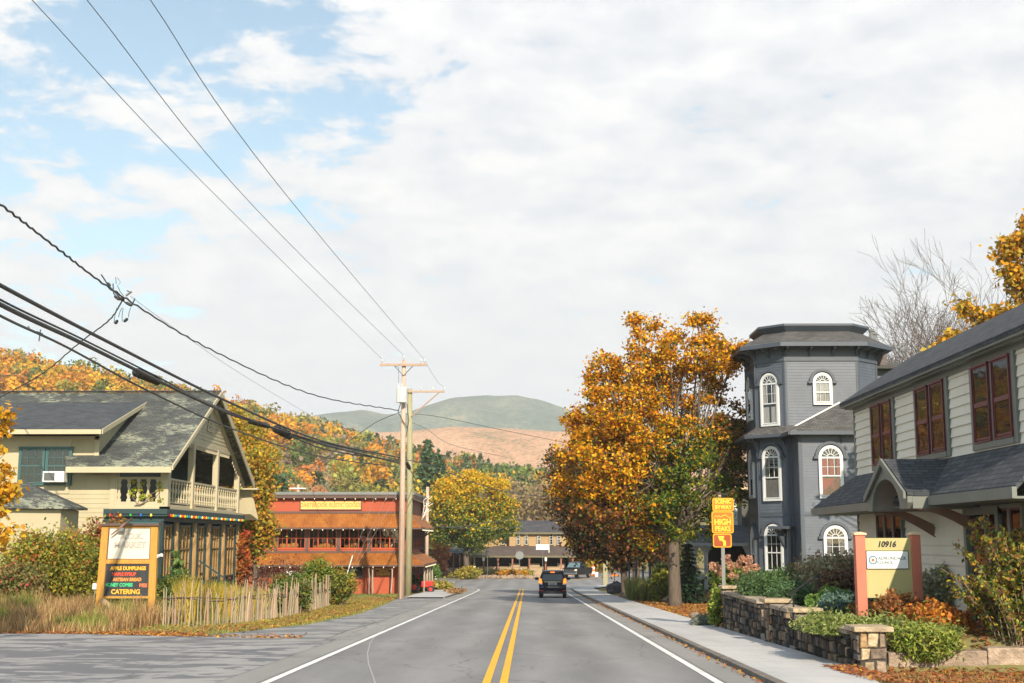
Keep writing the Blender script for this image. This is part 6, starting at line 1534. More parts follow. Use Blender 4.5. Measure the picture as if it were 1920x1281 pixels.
b.box(x - .05, x + .05, SP + .0, SP + .05, zg(SP) - .2, sp(1355, 936).z); b.build('post', M['grey_metal'], sb)
# numbered garden sign
M['salmon'] = paint('salmon_post_paint', (0.50, 0.155, 0.10), .55, .10, 2); M['khaki'] = paint('khaki_green_panel', (0.42, 0.38, 0.17), .6, .10, 1.2, dirt=(.30, .29, .15)); M['plate_white'] = paint('white_name_plate', (0.78, 0.79, 0.79), .5, .02)
OY = 26.0; oa = lambda px, py: at(px, py, OY)
osn = thing('address_sign', (oa(1665, 1160).x, OY, 0), 'khaki garden sign 10916 between two salmon pink posts', 'sign')
p0, p1, p2, p3 = oa(1601, 1003), oa(1619.5, 1003), oa(1706, 1005), oa(1723, 1005); zt5 = p0.z
for (a0, a1) in ((p0.x, p1.x), (p2.x, p3.x)):
    b = MB(); b.box(a0, a1, OY - .1, OY + .1, -.3, zt5); b.build('post', M['salmon'], osn, bevel=.008)
    b = MB(); m_ = (a0 + a1) / 2; b.box(a0 - .025, a1 + .025, OY - .125, OY + .125, zt5, zt5 + .035); b.prism([(a0 - .02, OY - .12, zt5 + .035), (a1 + .02, OY - .12, zt5 + .035), (m_, OY - .12, zt5 + .06)], (0, .24, 0)); b.build('post_cap', M['pale_beam'], osn)
zA_, zB_2 = oa(1660, 1009).z, oa(1660, 1121).z
b = MB(); b.box(p1.x - .003, p2.x + .003, OY - .03, OY + .03, zB_2, zA_); b.build('panel', M['khaki'], osn)
text('lettering', '10916', .155, (oa(1661, 1021).x, OY - .034, oa(1661, 1021).z), (1, 0, 0), (0, 0, 1), M['black'], osn, bold=.006, sx=.95, shear=.25)
b = MB(); a0, a1, z0, z1 = oa(1625, 1066).x, oa(1702, 1066).x, oa(1660, 1066).z, oa(1660, 1034).z; b.box(a0 - .015, a1 + .015, OY - .045, OY - .031, z0 - .015, z1 + .015); b.build('plate_frame', M['black'], osn)
b = MB(); b.box(a0, a1, OY - .05, OY - .0455, z0, z1); b.build('name_plate', M['plate_white'], osn)
lg = paint('grey_green_letter', (0.14, 0.20, 0.23), .5, .02)
text('lettering', 'ADIRONDACK', .088, (a0 + .50, OY - .053, z0 + .20), (1, 0, 0), (0, 0, 1), lg, osn, bold=.002, sx=.95); text('lettering', 'COUNCIL', .075, (a0 + .36, OY - .053, z0 + .115), (1, 0, 0), (0, 0, 1), lg, osn, bold=.002, sx=.95)
cl = (a0 + .12, z0 + .165)
for r0, r1, c in ((.0, .03, (.45, .12, .08)), (.03, .062, (.55, .62, .55)), (.062, .09, (.10, .20, .32))):
    b = MB(); n = 16
    for i in range(n):
        t0, t1 = 2 * math.pi * i / n, 2 * math.pi * (i + 1) / n; b.add([(cl[0] + r * math.cos(t), OY - .052, cl[1] + r * math.sin(t)) for r, t in ((r0, t0), (r1, t0), (r1, t1), (r0, t1))], [(0, 1, 2, 3)])
    b.build('emblem', paint('emblem_%d' % int(r1 * 1000), c, .5, .02), osn)

# ------------------------------------------------------------------ small things round the junction
def sign_post(px, pyt, pyb_, Y, lab, name, cat, head):
    p, q = at(px, pyt, Y), at(px, pyb_, Y); t = thing(name, (q.x, Y, zg(Y)), lab, cat); b = MB(); b.tube([(q.x, Y, zg(Y) - .2), (p.x, Y, p.z)], .035, 6); b.build('post', M['grey_metal'], t); head(t, p); return t
def disc(t, p, r=.38, mat='porcelain'):
    b = MB(); b.tube([(p.x, p.y - .03, p.z - r), (p.x, p.y, p.z - r)], r, 8); b.build('plate', M[mat], t)
sign_post(974, 1033, 1082, 148, 'grey back of an octagonal stop sign on the planted island', 'stop_sign', 'road sign', lambda t, p: disc(t, p, .5, 'grey_metal'))
sign_post(914, 1032, 1078, 150, 'grey sign post with small round plate left of the planted island', 'road_sign', 'road sign', lambda t, p: disc(t, p, .26, 'grey_metal'))
def wb(t, p):
    b = MB(); b.box(p.x - .78, p.x + .78, p.y - .06, p.y, p.z - .62, p.z); b.build('board', M['white'], t)
    text('lettering', 'Rustic Lodge', .28, (p.x, p.y - .07, p.z - .3), (1, 0, 0), (0, 0, 1), lg, t, bold=.003, sx=.8)
def wb(t, p):
    b = MB(); b.box(p.x - .78, p.x + .78, p.y - .06, p.y, p.z - .62, p.z); b.build('board', M['white'], t)
    b = MB(); b.tube([(p.x + .75, p.y, p.z - .62), (p.x + .72, p.y, p.z - .95)], .05, 5); b.build('lamp', M['white'], t)
sign_post(1017.5, 1021, 1078, 152, 'white board sign on a pole before the brown porch', 'board_sign', 'sign', wb)
for px, Y, lab in ((815.5, 146, 'thin white marker post standing left of the yellow tree'), (889.5, 147, 'white marker post right of the yellow tree trunk')):
    p = at(px, 1075, Y); t = thing('marker_post', (p.x, Y, zg(Y)), lab, 'marker post'); b = MB(); b.tube([(p.x, Y, zg(Y)), (p.x, Y, zg(Y) + 1.4)], .04, 6); b.build('post', M['white'], t)
    b = MB(); b.box(p.x - .14, p.x + .14, Y - .05, Y + .05, zg(Y) + (.95 if px > 850 else 1.2), zg(Y) + 1.45); b.build('head', M['white'], t); b = MB(); b.tube([(p.x, Y, zg(Y)), (p.x, Y, zg(Y) + .32)], .17, 8, .2); b.build('pot', M['white'], t)
M['orange'] = paint('safety_orange', (0.85, 0.18, 0.02), .5, .05)
p = at(1112, 1068, 158); t = thing('traffic_barrel', (p.x, 158, zg(158)), 'orange and white striped traffic barrel behind the pickup truck', 'traffic barrel')
for k in range(5): b = MB(); b.tube([(p.x, 158, zg(158) + .05 + k * .27), (p.x, 158, zg(158) + .05 + (k + 1) * .27)], .27 - k * .015, 12, .255 - k * .015); b.build('band', M['orange'] if k % 2 == 0 else M['white'], t)
p = at(1118, 1072, 157); t = thing('white_bucket', (p.x, 157, zg(157)), 'white bucket on the ground beside the orange traffic barrel', 'bucket'); b = MB(); b.tube([(p.x, 157, zg(157)), (p.x, 157, zg(157) + .55)], .2, 10, .25); b.build('pail', M['white'], t); b = MB(); b.tube([(p.x - .24, 157, zg(157) + .5), (p.x, 157, zg(157) + .7), (p.x + .24, 157, zg(157) + .5)], .012, 4); b.build('handle', M['grey_metal'], t)
p = at(1135, 1090, 122); t = thing('metal_post', (p.x, 122, zg(122)), 'thick grey post at the corner beyond the right pavement', 'post'); b = MB(); b.box(p.x - .2, p.x + .2, 121.8, 122.2, zg(122) - .2, at(1135, 1050, 122).z); b.build('column', M['pole_green'], t); b = MB(); b.box(p.x - .23, p.x + .23, 121.77, 122.23, at(1135, 1050, 122).z, at(1135, 1048, 122).z); b.build('cap', M['grey_metal'], t)
# boulder with little hanging sign, left of the grasses
Yq = 95.0; p = at(1155, 1112, Yq); t = thing('hanging_sign', (p.x, Yq, zg(Yq)), 'small black A shaped sign stand beside the boulder', 'sign'); b = MB(); b.tube([at(1146, 1106, Yq), at(1150, 1090, Yq)], .03, 4); b.tube([at(1154, 1104, Yq), at(1151, 1090, Yq)], .03, 4); b.tube([(at(1152, 1105, Yq).x, Yq, zg(Yq)), at(1152, 1079, Yq)], .025, 4); b.build('frame', M['black'], t)
b = MB(); q = at(1152, 1078, Yq); b.box(q.x - .25, q.x + .25, Yq - .03, Yq + .03, q.z - .08, q.z + .06); b.build('plate', M['orange'], t)
def rock(name, c, r, lab, col_, seed, group=None):
    rg = random.Random(seed); b = MB(col_); b.ball(c, r, 10, 7, (1.3, 1, .8)); b.v = [tuple(Vector(v) + Vector([rg.uniform(-.12, .12) * r for _ in range(3)]) + (Vector(v) - Vector(c)) * (.35 * noise.noise(Vector(v) * 1.3 / r))) for v in b.v]
    o = b.build(name, M['stone'], None, origin=c); tag(o, lab, 'rock', group); return o
p = at(1156, 1110, 93); rock('boulder', (p.x, 93, zg(93) + .25), .62, 'dark grey boulder at the edge of the right pavement', (.12, .12, .13), 5)
for i, (px, py, Y, r) in enumerate(((1176, 1124, 78, .22), (1188, 1128, 75, .28), (1200, 1131, 72, .24), (1253, 1120, 68, .25), (1282, 1120, 66, .2), (1168, 1117, 84, .2), (1310, 1151, 44, .16), (1322, 1156, 42, .2), (1333, 1149, 41, .18), (1302, 1144, 47, .15))):
    p = at(px, py, Y); rock('edging_rock', (p.x, Y, zg(Y) + r * .3), r, 'rounded pinkish rock edging the planting by the right pavement', (.34, .24, .19), i, 'rocks edging the right pavement')
# island planting stones
for i in range(14):
    px = 902 + i * 8.2; Y = 150 + 1.5 * math.sin(i); p = at(px, 1080, Y); rock('island_rock', (p.x, Y, zg(Y) + .12), .32 + .08 * math.sin(i * 3), 'pale tan rock edging the planted island of the junction', (.38, .28, .2), 40 + i, 'rocks round the planted island')
p = at(850, 1104, 88); dr = thing('drift_log', (-4.95, 95, zg(95)), 'heap of dry leaves and sticks on the left kerb', 'debris'); 
leaf_mesh(np.array([(-5.0 + random.gauss(0, .25), 91 + random.gauss(0, 1.3), zg(91) + .16 + abs(random.gauss(0, .08))) for _ in range(500)]), .13, pick([(.32, .18, .08), (.42, .24, .09), (.25, .15, .09)], 500), 'leaves', M['leaf'], dr)
# red cart and planter by the shop
M['toy_red'] = paint('bright_red_paint', (0.62, 0.03, 0.025), .4, .06)
ry = 96.0; p = at(793, 1098, ry); ct = thing('garden_tractor', (p.x, ry, zg(ry)), 'small bright red tractor parked beside the red shop', 'tractor'); X = p.x; Zt = zg(ry) + .05
b = MB(); b.box(X - .1, X + .75, ry - .3, ry + .3, Zt + .35, Zt + .8); b.box(X - .7, X - .1, ry - .2, ry + .2, Zt + .35, Zt + .55); b.build('body', M['toy_red'], ct, bevel=.05)
b = MB(); b.box(X - .75, X - .35, ry - .25, ry + .25, Zt + .7, Zt + .78); b.box(X - .8, X - .72, ry - .25, ry + .25, Zt + .7, Zt + 1.1); b.build('seat', M['toy_red'], ct, bevel=.02)
b = MB(); b.tube([(X - .15, ry, Zt + .7), (X - .25, ry, Zt + 1.05)], .03, 5); b.tube([(X - .27, ry, Zt + 1.04), (X - .24, ry, Zt + 1.08)], .2, 10); b.build('steering_wheel', M['black'], ct)
for (x, yy, r) in ((X - .6, -.4, .42), (X - .6, .4, .42), (X + .6, -.35, .26), (X + .6, .35, .26)):
    b = MB(); b.tube([(x, ry + yy - .09, Zt + r - .05), (x, ry + yy + .09, Zt + r - .05)], r, 14); w_ = b.build('wheel', M['black'], ct); b = MB(); b.tube([(x, ry + yy - .1, Zt + r - .05), (x, ry + yy + .1, Zt + r - .05)], r * .5, 10); b.build('rim', M['toy_red'], w_)
q = at(779, 1085, 97); rc = thing('red_chair', (q.x, 97, zg(97)), 'tall red slatted chair beside the small tractor', 'chair'); b = MB(); 
for k in range(4): b.box(q.x - .3 + k * .15, q.x - .18 + k * .15, 97.2, 97.24, zg(97) + .4, zg(97) + 1.35)
b.build('backrest', M['toy_red'], rc); b = MB(); b.box(q.x - .3, q.x + .3, 96.7, 97.2, zg(97) + .38, zg(97) + .43); b.build('seat', M['toy_red'], rc)
for sx in (-.28, .22):
    for sy in (96.72, 97.14): b = MB(); b.box(q.x + sx, q.x + sx + .06, sy, sy + .06, zg(97), zg(97) + .4); b.build('leg', M['toy_red'], rc)
# white board and box near the fence hedge
for (px, py, w, lab) in ((583, 1077, .85, 'white panel standing behind the hedge before the red shop'), (545, 1078, .6, 'tilted white board half hidden in the hedge before the red shop')):
    p = at(px, py, 84); t = thing('white_board', (p.x, 84, zg(84)), lab, 'board'); b = MB(); b.box(p.x - w / 2, p.x + w / 2, 83.97, 84.03, p.z - .2, p.z + .25); b.build('panel', M['white'], t); b = MB(); b.box(p.x + w / 2 - .08, p.x + w / 2, 84.03, 84.1, zg(84), p.z + .24); b.build('post', M['white'], t)

# ------------------------------------------------------------------ vehicles (local axes: x right, y forward)
M['car_blue'] = paint('dark_navy_car_paint', (0.006, 0.009, 0.020), .35, .03, spec=.15, bump=0); M['car_black'] = paint('black_car_paint', (0.008, 0.009, 0.012), .35, .03, spec=.15, bump=0); M['chrome'] = paint('chrome_trim', (0.6, 0.62, 0.64), .15, .02, metal=1.0, bump=0)
M['car_glass'] = paint('tinted_car_glass', (0.02, 0.03, 0.035), .05, .02, spec=.8, bump=0); M['tyre'] = paint('tyre_rubber', (0.02, 0.02, 0.021), .85, .1); M['alloy'] = paint('alloy_wheel', (0.45, 0.46, 0.48), .3, .05, metal=.8, bump=0)
def emit(name, c, s):
    m, t = new_mat(name); finish(t, scl(c, .6), .3, 0, .4, emit=c, estr=s); return m
M['lamp_on'] = emit('lit_brake_lamp', (1.0, 0.20, 0.015), 1.5); M['plate'] = paint('licence_plate', (0.42, 0.44, 0.42), .5, .05); M['head'] = paint('clear_headlamp', (0.7, 0.62, 0.5), .1, .02, spec=.8, bump=0)
class Car:
    def __init__(s, root, loc, rz): s.r, s.l, s.m = root, Vector(loc), Matrix.Rotation(rz, 3, 'Z')
    def put(s, b, name, mat, parent=None, **k):
        b.v = [tuple(s.l + s.m @ Vector(v)) for v in b.v]; return b.build(name, mat, parent or s.r, **k)
def side_body(prof, hw, sub=0):
    """prof: side outline (y, z), closed; hw(y, z): half width"""
    b = MB(); n = len(prof)
    L_ = [(-hw(y, z), y, z) for y, z in prof]; R_ = [(hw(y, z), y, z) for y, z in prof]
    b.add(L_ + R_, [tuple(range(n)), tuple(range(n, 2 * n))[::-1]] + [(i, n + i, n + (i + 1) % n, (i + 1) % n) for i in range(n)]); return b
def wheels(c, pos, r, w, hw):
    for (x, y) in pos:
        s_ = 1 if x > 0 else -1; b = MB(); b.tube([(x - s_ * w, y, r), (x - s_ * w * .1, y, r), (x, y, r)], [r, r, r * .9], 18); t = c.put(b, 'wheel', M['tyre']); b = MB(); b.tube([(x - s_ * .03, y, r), (x + s_ * .012, y, r)], r * .62, 14); c.put(b, 'rim', M['alloy'], t)
cy = 78.3; cxr = at(1038, 1118, cy).x
suv = thing('parked_suv', (cxr, cy, zg(cy)), 'dark navy compact SUV seen from behind with its brake lights lit', 'car')
suv.name = 'suv'; ORG['suv'] = ORG['parked_suv']
c = Car(suv, (cxr, cy + 2.2, zg(cy + 2.2) + .01), rad(-1.5))
hwl = lambda y, z: .90 - (.05 if z < .45 else 0) - max(0, abs(y) - 1.6) * .12
c.put(side_body([(-2.2, .42), (-2.24, .62), (-2.16, .9), (-2.12, 1.02), (1.0, 1.0), (1.95, .9), (2.2, .72), (2.22, .42), (1.9, .28), (-1.95, .30)], hwl), 'body', M['car_blue'], bevel=.05)
hwg = lambda y, z: .84 - (z - 1.0) * .34 - max(0, abs(y) - 1.6) * .05
c.put(side_body([(-2.10, 1.0), (-1.86, 1.52), (-1.6, 1.63), (.1, 1.64), (.35, 1.58), (1.1, 1.0)], hwg), 'cabin', M['car_blue'], bevel=.04)
b = MB(); b.prism([(-.66, -2.09, 1.06), (.66, -2.09, 1.06), (.56, -1.92, 1.44), (-.56, -1.92, 1.44)], (0, -.012, 0)); c.put(b, 'rear_window', M['car_glass'])
for s_ in (-1, 1):
    b = MB(); b.prism([(s_ * (hwg(-1.6, 1.08) + .0), -1.75, 1.08), (s_ * (hwg(0, 1.08)), .85, 1.08), (s_ * (hwg(0, 1.52)), .3, 1.5), (s_ * hwg(-1.6, 1.5), -1.6, 1.48)], (s_ * .012, 0, 0)); c.put(b, 'side_window', M['car_glass'])
    b = MB(); b.prism([(s_ * .62, -2.2, .92), (s_ * .84, -2.12, .92), (s_ * .80, -2.04, 1.2), (s_ * .68, -2.1, 1.18)], (0, -.06, 0)); tl = c.put(b, 'tail_light', M['lamp_on'])
    b = MB(); b.prism([(s_ * .60, -2.22, .82), (s_ * .80, -2.18, .84), (s_ * .80, -2.16, .915), (s_ * .62, -2.2, .915)], (0, -.04, 0)); c.put(b, 'reverse_light', M['porcelain'])
    b = MB(); b.prism([(s_ * .55, -2.245, .46), (s_ * .78, -2.2, .46), (s_ * .78, -2.2, .50), (s_ * .55, -2.245, .50)], (0, -.03, 0)); c.put(b, 'reflector', M['toy_red'])
    b = MB(); b.box(s_ * .98 - .13, s_ * .98 + .10, .72, .82, 1.02, 1.18); c.put(b, 'mirror', M['car_blue'], bevel=.03)
    b = MB(); b.tube([(s_ * .6, -1.5, 1.66), (s_ * .62, -1.3, 1.7), (s_ * .62, -.2, 1.71), (s_ * .6, 0, 1.66)], .02, 5); c.put(b, 'roof_rail', M['black'])
b = MB(); b.box(-.13, .13, -1.98, -1.9, 1.53, 1.58); c.put(b, 'brake_light', M['lamp_on'])
b = MB(); b.box(-.26, .26, -2.20, -2.17, .80, .95); c.put(b, 'licence_plate', M['plate'])
b = MB(); b.box(-.14, .14, -2.21, -2.20, .83, .91); c.put(b, 'plate_characters', M['grey_metal'])
b = MB(); b.box(-.5, .5, -2.2, -2.15, .98, 1.005); c.put(b, 'chrome_strip', M['chrome'])
b = MB(); b.box(-.3, .3, -2.23, -2.2, .68, .70); c.put(b, 'tailgate_crease', M['chrome'])
b = MB(); b.box(-.84, .84, -2.26, -2.1, .30, .44); c.put(b, 'bumper_sill', M['black'])
b = MB(); b.box(-.72, -.56, -2.24, -2.225, .66, .73); c.put(b, 'sticker', paint('blue_sticker', (.05, .12, .4), .5))
b = MB(); b.tube([(0, -1.97, 1.1), (.3, -2.0, 1.13)], .012, 4); c.put(b, 'wiper', M['black'])
wheels(c, [(-.82, -1.35), (.82, -1.35), (-.82, 1.35), (.82, 1.35)], .36, .22, .8)
# pickup
tx, ty = at(1083, 1082, 150).x, 151.0
tk = thing('pickup_truck', (tx, ty, zg(ty)), 'black pickup truck with chrome front coming round the bend', 'pickup truck')
c = Car(tk, (tx, ty, zg(ty) + .01), rad(180 - 21))
hw2 = lambda y, z: .98 - (.04 if z < .6 else 0) - max(0, abs(y) - 2.4) * .10
c.put(side_body([(-2.85, .55), (-2.88, 1.15), (-1.0, 1.18), (.9, 1.18), (1.3, 1.2), (2.6, 1.12), (2.9, .98), (2.92, .5), (2.5, .42), (-2.4, .45)], hw2), 'body', M['car_black'], bevel=.05)
b = MB(); b.box(-.85, .85, -2.8, -.75, 1.1, 1.19); c.put(b, 'cargo_bed', M['black'])
hg2 = lambda y, z: .92 - (z - 1.15) * .26
c.put(side_body([(-.8, 1.16), (-.62, 1.82), (-.3, 1.90), (.5, 1.88), (.75, 1.80), (1.4, 1.18)], hg2), 'cab', M['car_black'], bevel=.04)
b = MB(); b.prism([(-.78, 1.36, 1.24), (.78, 1.36, 1.24), (.66, .84, 1.76), (-.66, .84, 1.76)], (0, .02, .015)); c.put(b, 'windscreen', paint('blue_windscreen', (.10, .16, .19), .06, .02, spec=.8))
for s_ in (-1, 1):
    for (y0, y1, y2, y3) in ((-.6, .12, .12, -.52), (.2, 1.0, .62, .2)):
        b = MB(); b.prism([(s_ * hg2(0, 1.26), y0, 1.26), (s_ * hg2(0, 1.26), y1, 1.26), (s_ * hg2(0, 1.72), y2, 1.72), (s_ * hg2(0, 1.72), y3, 1.72)], (s_ * .012, 0, 0)); c.put(b, 'side_window', M['car_glass'])
    b = MB(); b.box(s_ * .80 - .14, s_ * .80 + .14, 2.80, 2.95, .86, 1.08); c.put(b, 'headlight', M['head'], bevel=.03)
    b = MB(); b.box(s_ * 1.12 - .1, s_ * 1.12 + .1, .95, 1.08, 1.2, 1.42); c.put(b, 'mirror', M['car_black'], bevel=.03)
    b = MB(); b.box(s_ * .99 - .01, s_ * .99 + .015, -1.1, 1.6, .42, .5); c.put(b, 'running_board', M['black'])
    b = MB(); b.box(s_ * .90 - .06, s_ * .90 + .06, -2.9, -2.84, .85, 1.15); c.put(b, 'tail_light', M['toy_red'])
    for y in (.15, -.62): b = MB(); b.box(s_ * .985 - .004, s_ * .985 + .012, y, y + .15, 1.02, 1.06); c.put(b, 'door_handle', M['chrome'])
b = MB(); b.box(-.68, .68, 2.86, 2.94, .72, 1.06); g_ = c.put(b, 'grille', M['black'])
b = MB()
for z in (.78, .88, .98): b.box(-.66, .66, 2.94, 2.96, z, z + .03)
c.put(b, 'grille_bar', M['chrome'], g_)
b = MB(); b.box(-.95, .95, 2.84, 3.02, .48, .70); c.put(b, 'bumper', M['chrome'], bevel=.04)
b = MB(); b.box(-.9, .9, 1.6, 2.6, 1.15, 1.19); c.put(b, 'bonnet_ridge', M['car_black'], bevel=.02)
wheels(c, [(-.88, -1.85), (.88, -1.85), (-.88, 1.85), (.88, 1.85)], .41, .26, .9)
# ------------------------------------------------------------------ vegetation
GOLD = [(.74, .38, .012), (.70, .31, .01), (.56, .20, .008), (.78, .48, .02), (.40, .13, .01), (.34, .22, .018)]
def lobes_px(tab, D, seed=1):
    rg = random.Random(seed); out = []
    for (px, py, dy, r, w) in tab: p = at(px, py, D + dy); out.append(((p.x, p.y, p.z), (r, r * 1.0, r * .85), w))
    return out
# big maple
TD = 62.0
def maple_cols(P, C, rng):  # green and dark red leaves by position; lower right shade painted in too
    base = pick(GOLD, len(P), rng)
    red = pick([(.20, .06, .03), (.28, .09, .03), (.16, .09, .03), (.08, .09, .02)], len(P), rng); green = pick([(.06, .12, .015), (.11, .17, .02), (.30, .24, .02), (.03, .06, .012)], len(P), rng)
    px = 989 + 2428 * C[:, 0] / C[:, 1]; py = 1012 - (C[:, 2] - CAMZ) * 2428 / C[:, 1]
    g = np.exp(-(((px - 1305) / 100) ** 2 + ((py - 945) / 140) ** 2)) * 1.2 + rng.normal(size=len(P)) * .22
    k = np.clip((py - 905) / 70, 0, 1) * np.clip((1235 - px) / 60, 0, 1) + np.clip((px - 1335) / 35, 0, 1) * np.clip((py - 690) / 60, 0, 1) * .8
    out = base.copy(); m = g > .5; out[m] = green[m]; m2 = (rng.uniform(size=len(P)) < k) & ~m; out[m2] = red[m2]
    m3 = (rng.uniform(size=len(P)) < .10); out[m3] = green[m3] * .9
    return out
tab = [(1205, 618, 0, .9, .6), (1215, 665, -1, 1.3, 1.1), (1190, 700, 1, 1.4, 1.2), (1316, 618, .5, .85, .5), (1288, 655, 0, 1.2, 1), (1325, 670, -1, 1.2, 1), (1262, 640, 1, .6, .3), (1388, 650, 0, .6, .22),
       (1355, 700, 0, 1.0, .6), (1150, 725, 0, 1.3, 1.0), (1135, 690, 0, .7, .3), (1170, 770, -2, 1.7, 1.5), (1215, 735, 1, 1.5, 1), (1290, 730, 1, 1.5, 1), (1120, 800, 0, 1.5, 1.2), (1090, 790, -.5, .9, .5),
       (1095, 865, 0, 1.4, 1.2), (1150, 850, -2.5, 1.9, 1.8), (1215, 820, -2.5, 1.8, 1.5), (1265, 830, -1, 1.7, 1.4), (1370, 770, 1, 1.0, .7), (1385, 820, 1, 1.0, .8), (1350, 860, 1.5, 1.3, 1.1), (1375, 880, 1, .9, .6), (1350, 810, 1, 1.0, .7),
       (1085, 930, 0, 1.3, 1.0), (1150, 930, -2, 1.9, 1.7), (1220, 910, -3, 2.0, 2.0), (1285, 900, -2, 1.7, 1.6), (1335, 920, 0, 1.5, 1.2), (1200, 980, -1, 1.6, 1.2), (1260, 975, -1.5, 1.4, 1.1), (1320, 975, 0, 1.3, .9), (1130, 985, 0, 1.1, .6),
       (1180, 860, 3, 2.4, 1.2), (1260, 900, 3.5, 2.4, 1.2), (1230, 780, 3, 2.0, 1)]
tb = at(1266, 1128, TD); tf = at(1262, 1000, TD)
lobed_tree('maple_tree', (tb.x, TD, zg(TD)), tf, lobes_px(tab, TD), 1050, 110, .43, .112, None, 'big maple turning gold and orange beside the right pavement', trunk_r=.30, seed=3, pal_fn=maple_cols, twigs=260, shell=.7, gaps=.31)
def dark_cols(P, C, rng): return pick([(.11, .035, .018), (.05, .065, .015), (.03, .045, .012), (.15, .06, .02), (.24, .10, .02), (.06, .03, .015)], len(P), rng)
D3 = 86.0; tb = at(1172, 1118, D3); tf = at(1168, 1040, D3)
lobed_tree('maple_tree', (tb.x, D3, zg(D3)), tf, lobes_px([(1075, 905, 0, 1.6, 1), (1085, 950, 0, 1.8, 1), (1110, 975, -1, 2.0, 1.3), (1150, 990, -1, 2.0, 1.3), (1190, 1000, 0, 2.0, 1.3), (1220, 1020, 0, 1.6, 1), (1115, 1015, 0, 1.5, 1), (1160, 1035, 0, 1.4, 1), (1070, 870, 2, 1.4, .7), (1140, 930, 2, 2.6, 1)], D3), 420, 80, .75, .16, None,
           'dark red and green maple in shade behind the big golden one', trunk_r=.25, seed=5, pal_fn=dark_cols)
D4 = 100.0; tb = at(1192, 1100, D4)
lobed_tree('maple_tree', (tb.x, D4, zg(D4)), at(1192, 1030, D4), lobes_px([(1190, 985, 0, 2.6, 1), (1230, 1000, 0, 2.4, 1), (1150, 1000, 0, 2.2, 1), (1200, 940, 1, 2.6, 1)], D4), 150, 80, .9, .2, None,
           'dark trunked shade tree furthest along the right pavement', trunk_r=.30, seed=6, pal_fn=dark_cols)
# yellow tree at the junction
def yel_cols(P, C, rng):
    y = pick([(.66, .42, .02), (.56, .40, .02), (.68, .34, .02), (.40, .36, .03)], len(P), rng); g = pick([(.13, .20, .03), (.20, .24, .035), (.08, .14, .03)], len(P), rng)
    k = np.clip((8.2 - C[:, 2]) / 6.5, 0, .95); m = rng.uniform(size=len(P)) < k; y[m] = g[m]; return y
DY = 148.0; tb = at(876, 1066, DY); tf = at(873, 1030, DY)
lobed_tree('yellow_tree', (tb.x, DY, zg(DY)), tf, lobes_px([(858, 906, 0, 1.5, 1), (886, 900, 0, 1.1, .8), (830, 935, 0, 1.7, 1), (925, 920, 0, 1.4, 1), (900, 935, -1, 2.6, 1.4), (850, 950, -1, 2.6, 1.4), (815, 965, 0, 1.3, .8), (948, 950, 0, 1.2, .8), (912, 898, 0, .8, .4), (835, 908, 0, .9, .4), (952, 985, 0, .9, .4), (880, 975, -1.5, 2.8, 1.6), (930, 985, 0, 2.0, 1), (838, 994, 0, 1.8, 1.0), (908, 1008, 0, 1.6, .8), (872, 1004, 0, 1.6, .8), (895, 1024, 0, .8, .3)], DY), 620, 70, .85, .2, None,
           'round yellow and green tree on the corner beyond the red shop', trunk_r=.36, seed=8, pal_fn=yel_cols, gaps=.24)
# tree between the cream house and the red shop
def mid_cols(P, C, rng): return pick([(.52, .33, .03), (.44, .30, .03), (.30, .28, .04), (.18, .22, .04), (.50, .20, .03)], len(P), rng)
DM = 72.0; tb = at(478, 1095, DM)
lobed_tree('young_maple', (tb.x, DM, zg(DM)), at(476, 1030, DM), lobes_px([(450, 830, 2, 1.5, 1), (430, 800, 3, 1.3, .6), (465, 870, 0, 1.6, 1.2), (468, 920, 0, 1.1, 1), (466, 970, 0, 1.2, 1), (462, 1020, 0, 1.1, 1), (484, 990, 0, .7, .5), (450, 920, 1, 1.3, 1), (478, 895, 0, .7, .4)], DM), 360, 70, .55, .14, None,
           'yellow leaved tree between the cream house and the red shop', trunk_r=.13, seed=9, pal_fn=mid_cols)
# yellow twigs reaching in at the far left of the frame
DT = 31.0
lobed_tree('yellow_sapling', at(-150, 1120, DT), at(-120, 980, DT), lobes_px([(-90, 800, 0, 1.1, 1), (-20, 790, 0, .5, .4), (10, 850, 0, .25, .15), (-10, 900, 0, .45, .5), (15, 925, 0, .3, .3), (-60, 930, 0, .9, 1), (5, 985, 0, .35, .3), (-40, 1010, 0, .6, .5), (5, 700, 0, .1, .04)], DT), 110, 26, .24, .11, None,
           'sapling with sparse yellow leaves reaching over the small hipped roof', trunk_r=.07, seed=12, pal_fn=lambda P, C, r: pick([(.62, .36, .02), (.62, .28, .02), (.45, .30, .03)], len(P), r), twigs=110)
# bare tree and golden tree behind the ivory building
DB = 69.0
bare_tree('bare_tree', (at(1850, 1000, DB).x, DB, -.8), 14.6, .46, 'tall leafless grey tree standing behind the ivory building roof', seed=4, depth=6, r0=.17, k0=10, fork=.25, rmin=.009, dense=3, jit=.27, mat='bark')
DG = 48.0
lobed_tree('golden_tree', (at(1960, 1000, DG).x, DG, -.5), at(1950, 780, DG), lobes_px([(1900, 470, 0, .55, .4), (1905, 520, 0, .6, .5), (1950, 450, 0, 1.1, 1), (1960, 540, 0, 1.2, 1), (1885, 590, 0, .7, .7), (1850, 600, 0, .3, .2), (1840, 635, 0, .5, .4), (1790, 645, 0, .55, .5), (1765, 665, 0, .4, .4), (1820, 580, 0, .3, .15), (1880, 640, 0, .9, 1), (1930, 620, 0, 1.2, 1), (2020, 600, 0, 1.8, 1.6), (1750, 690, 0, .3, .2), (2000, 480, 0, 1.4, 1)], DG), 300, 40, .42, .16, None,
           'golden leaved tree showing above the ivory building roof', trunk_r=.2, seed=14, pal_fn=lambda P, C, r: pick([(.66, .36, .02), (.62, .28, .02), (.40, .30, .04), (.30, .22, .04)], len(P), r), twigs=200)
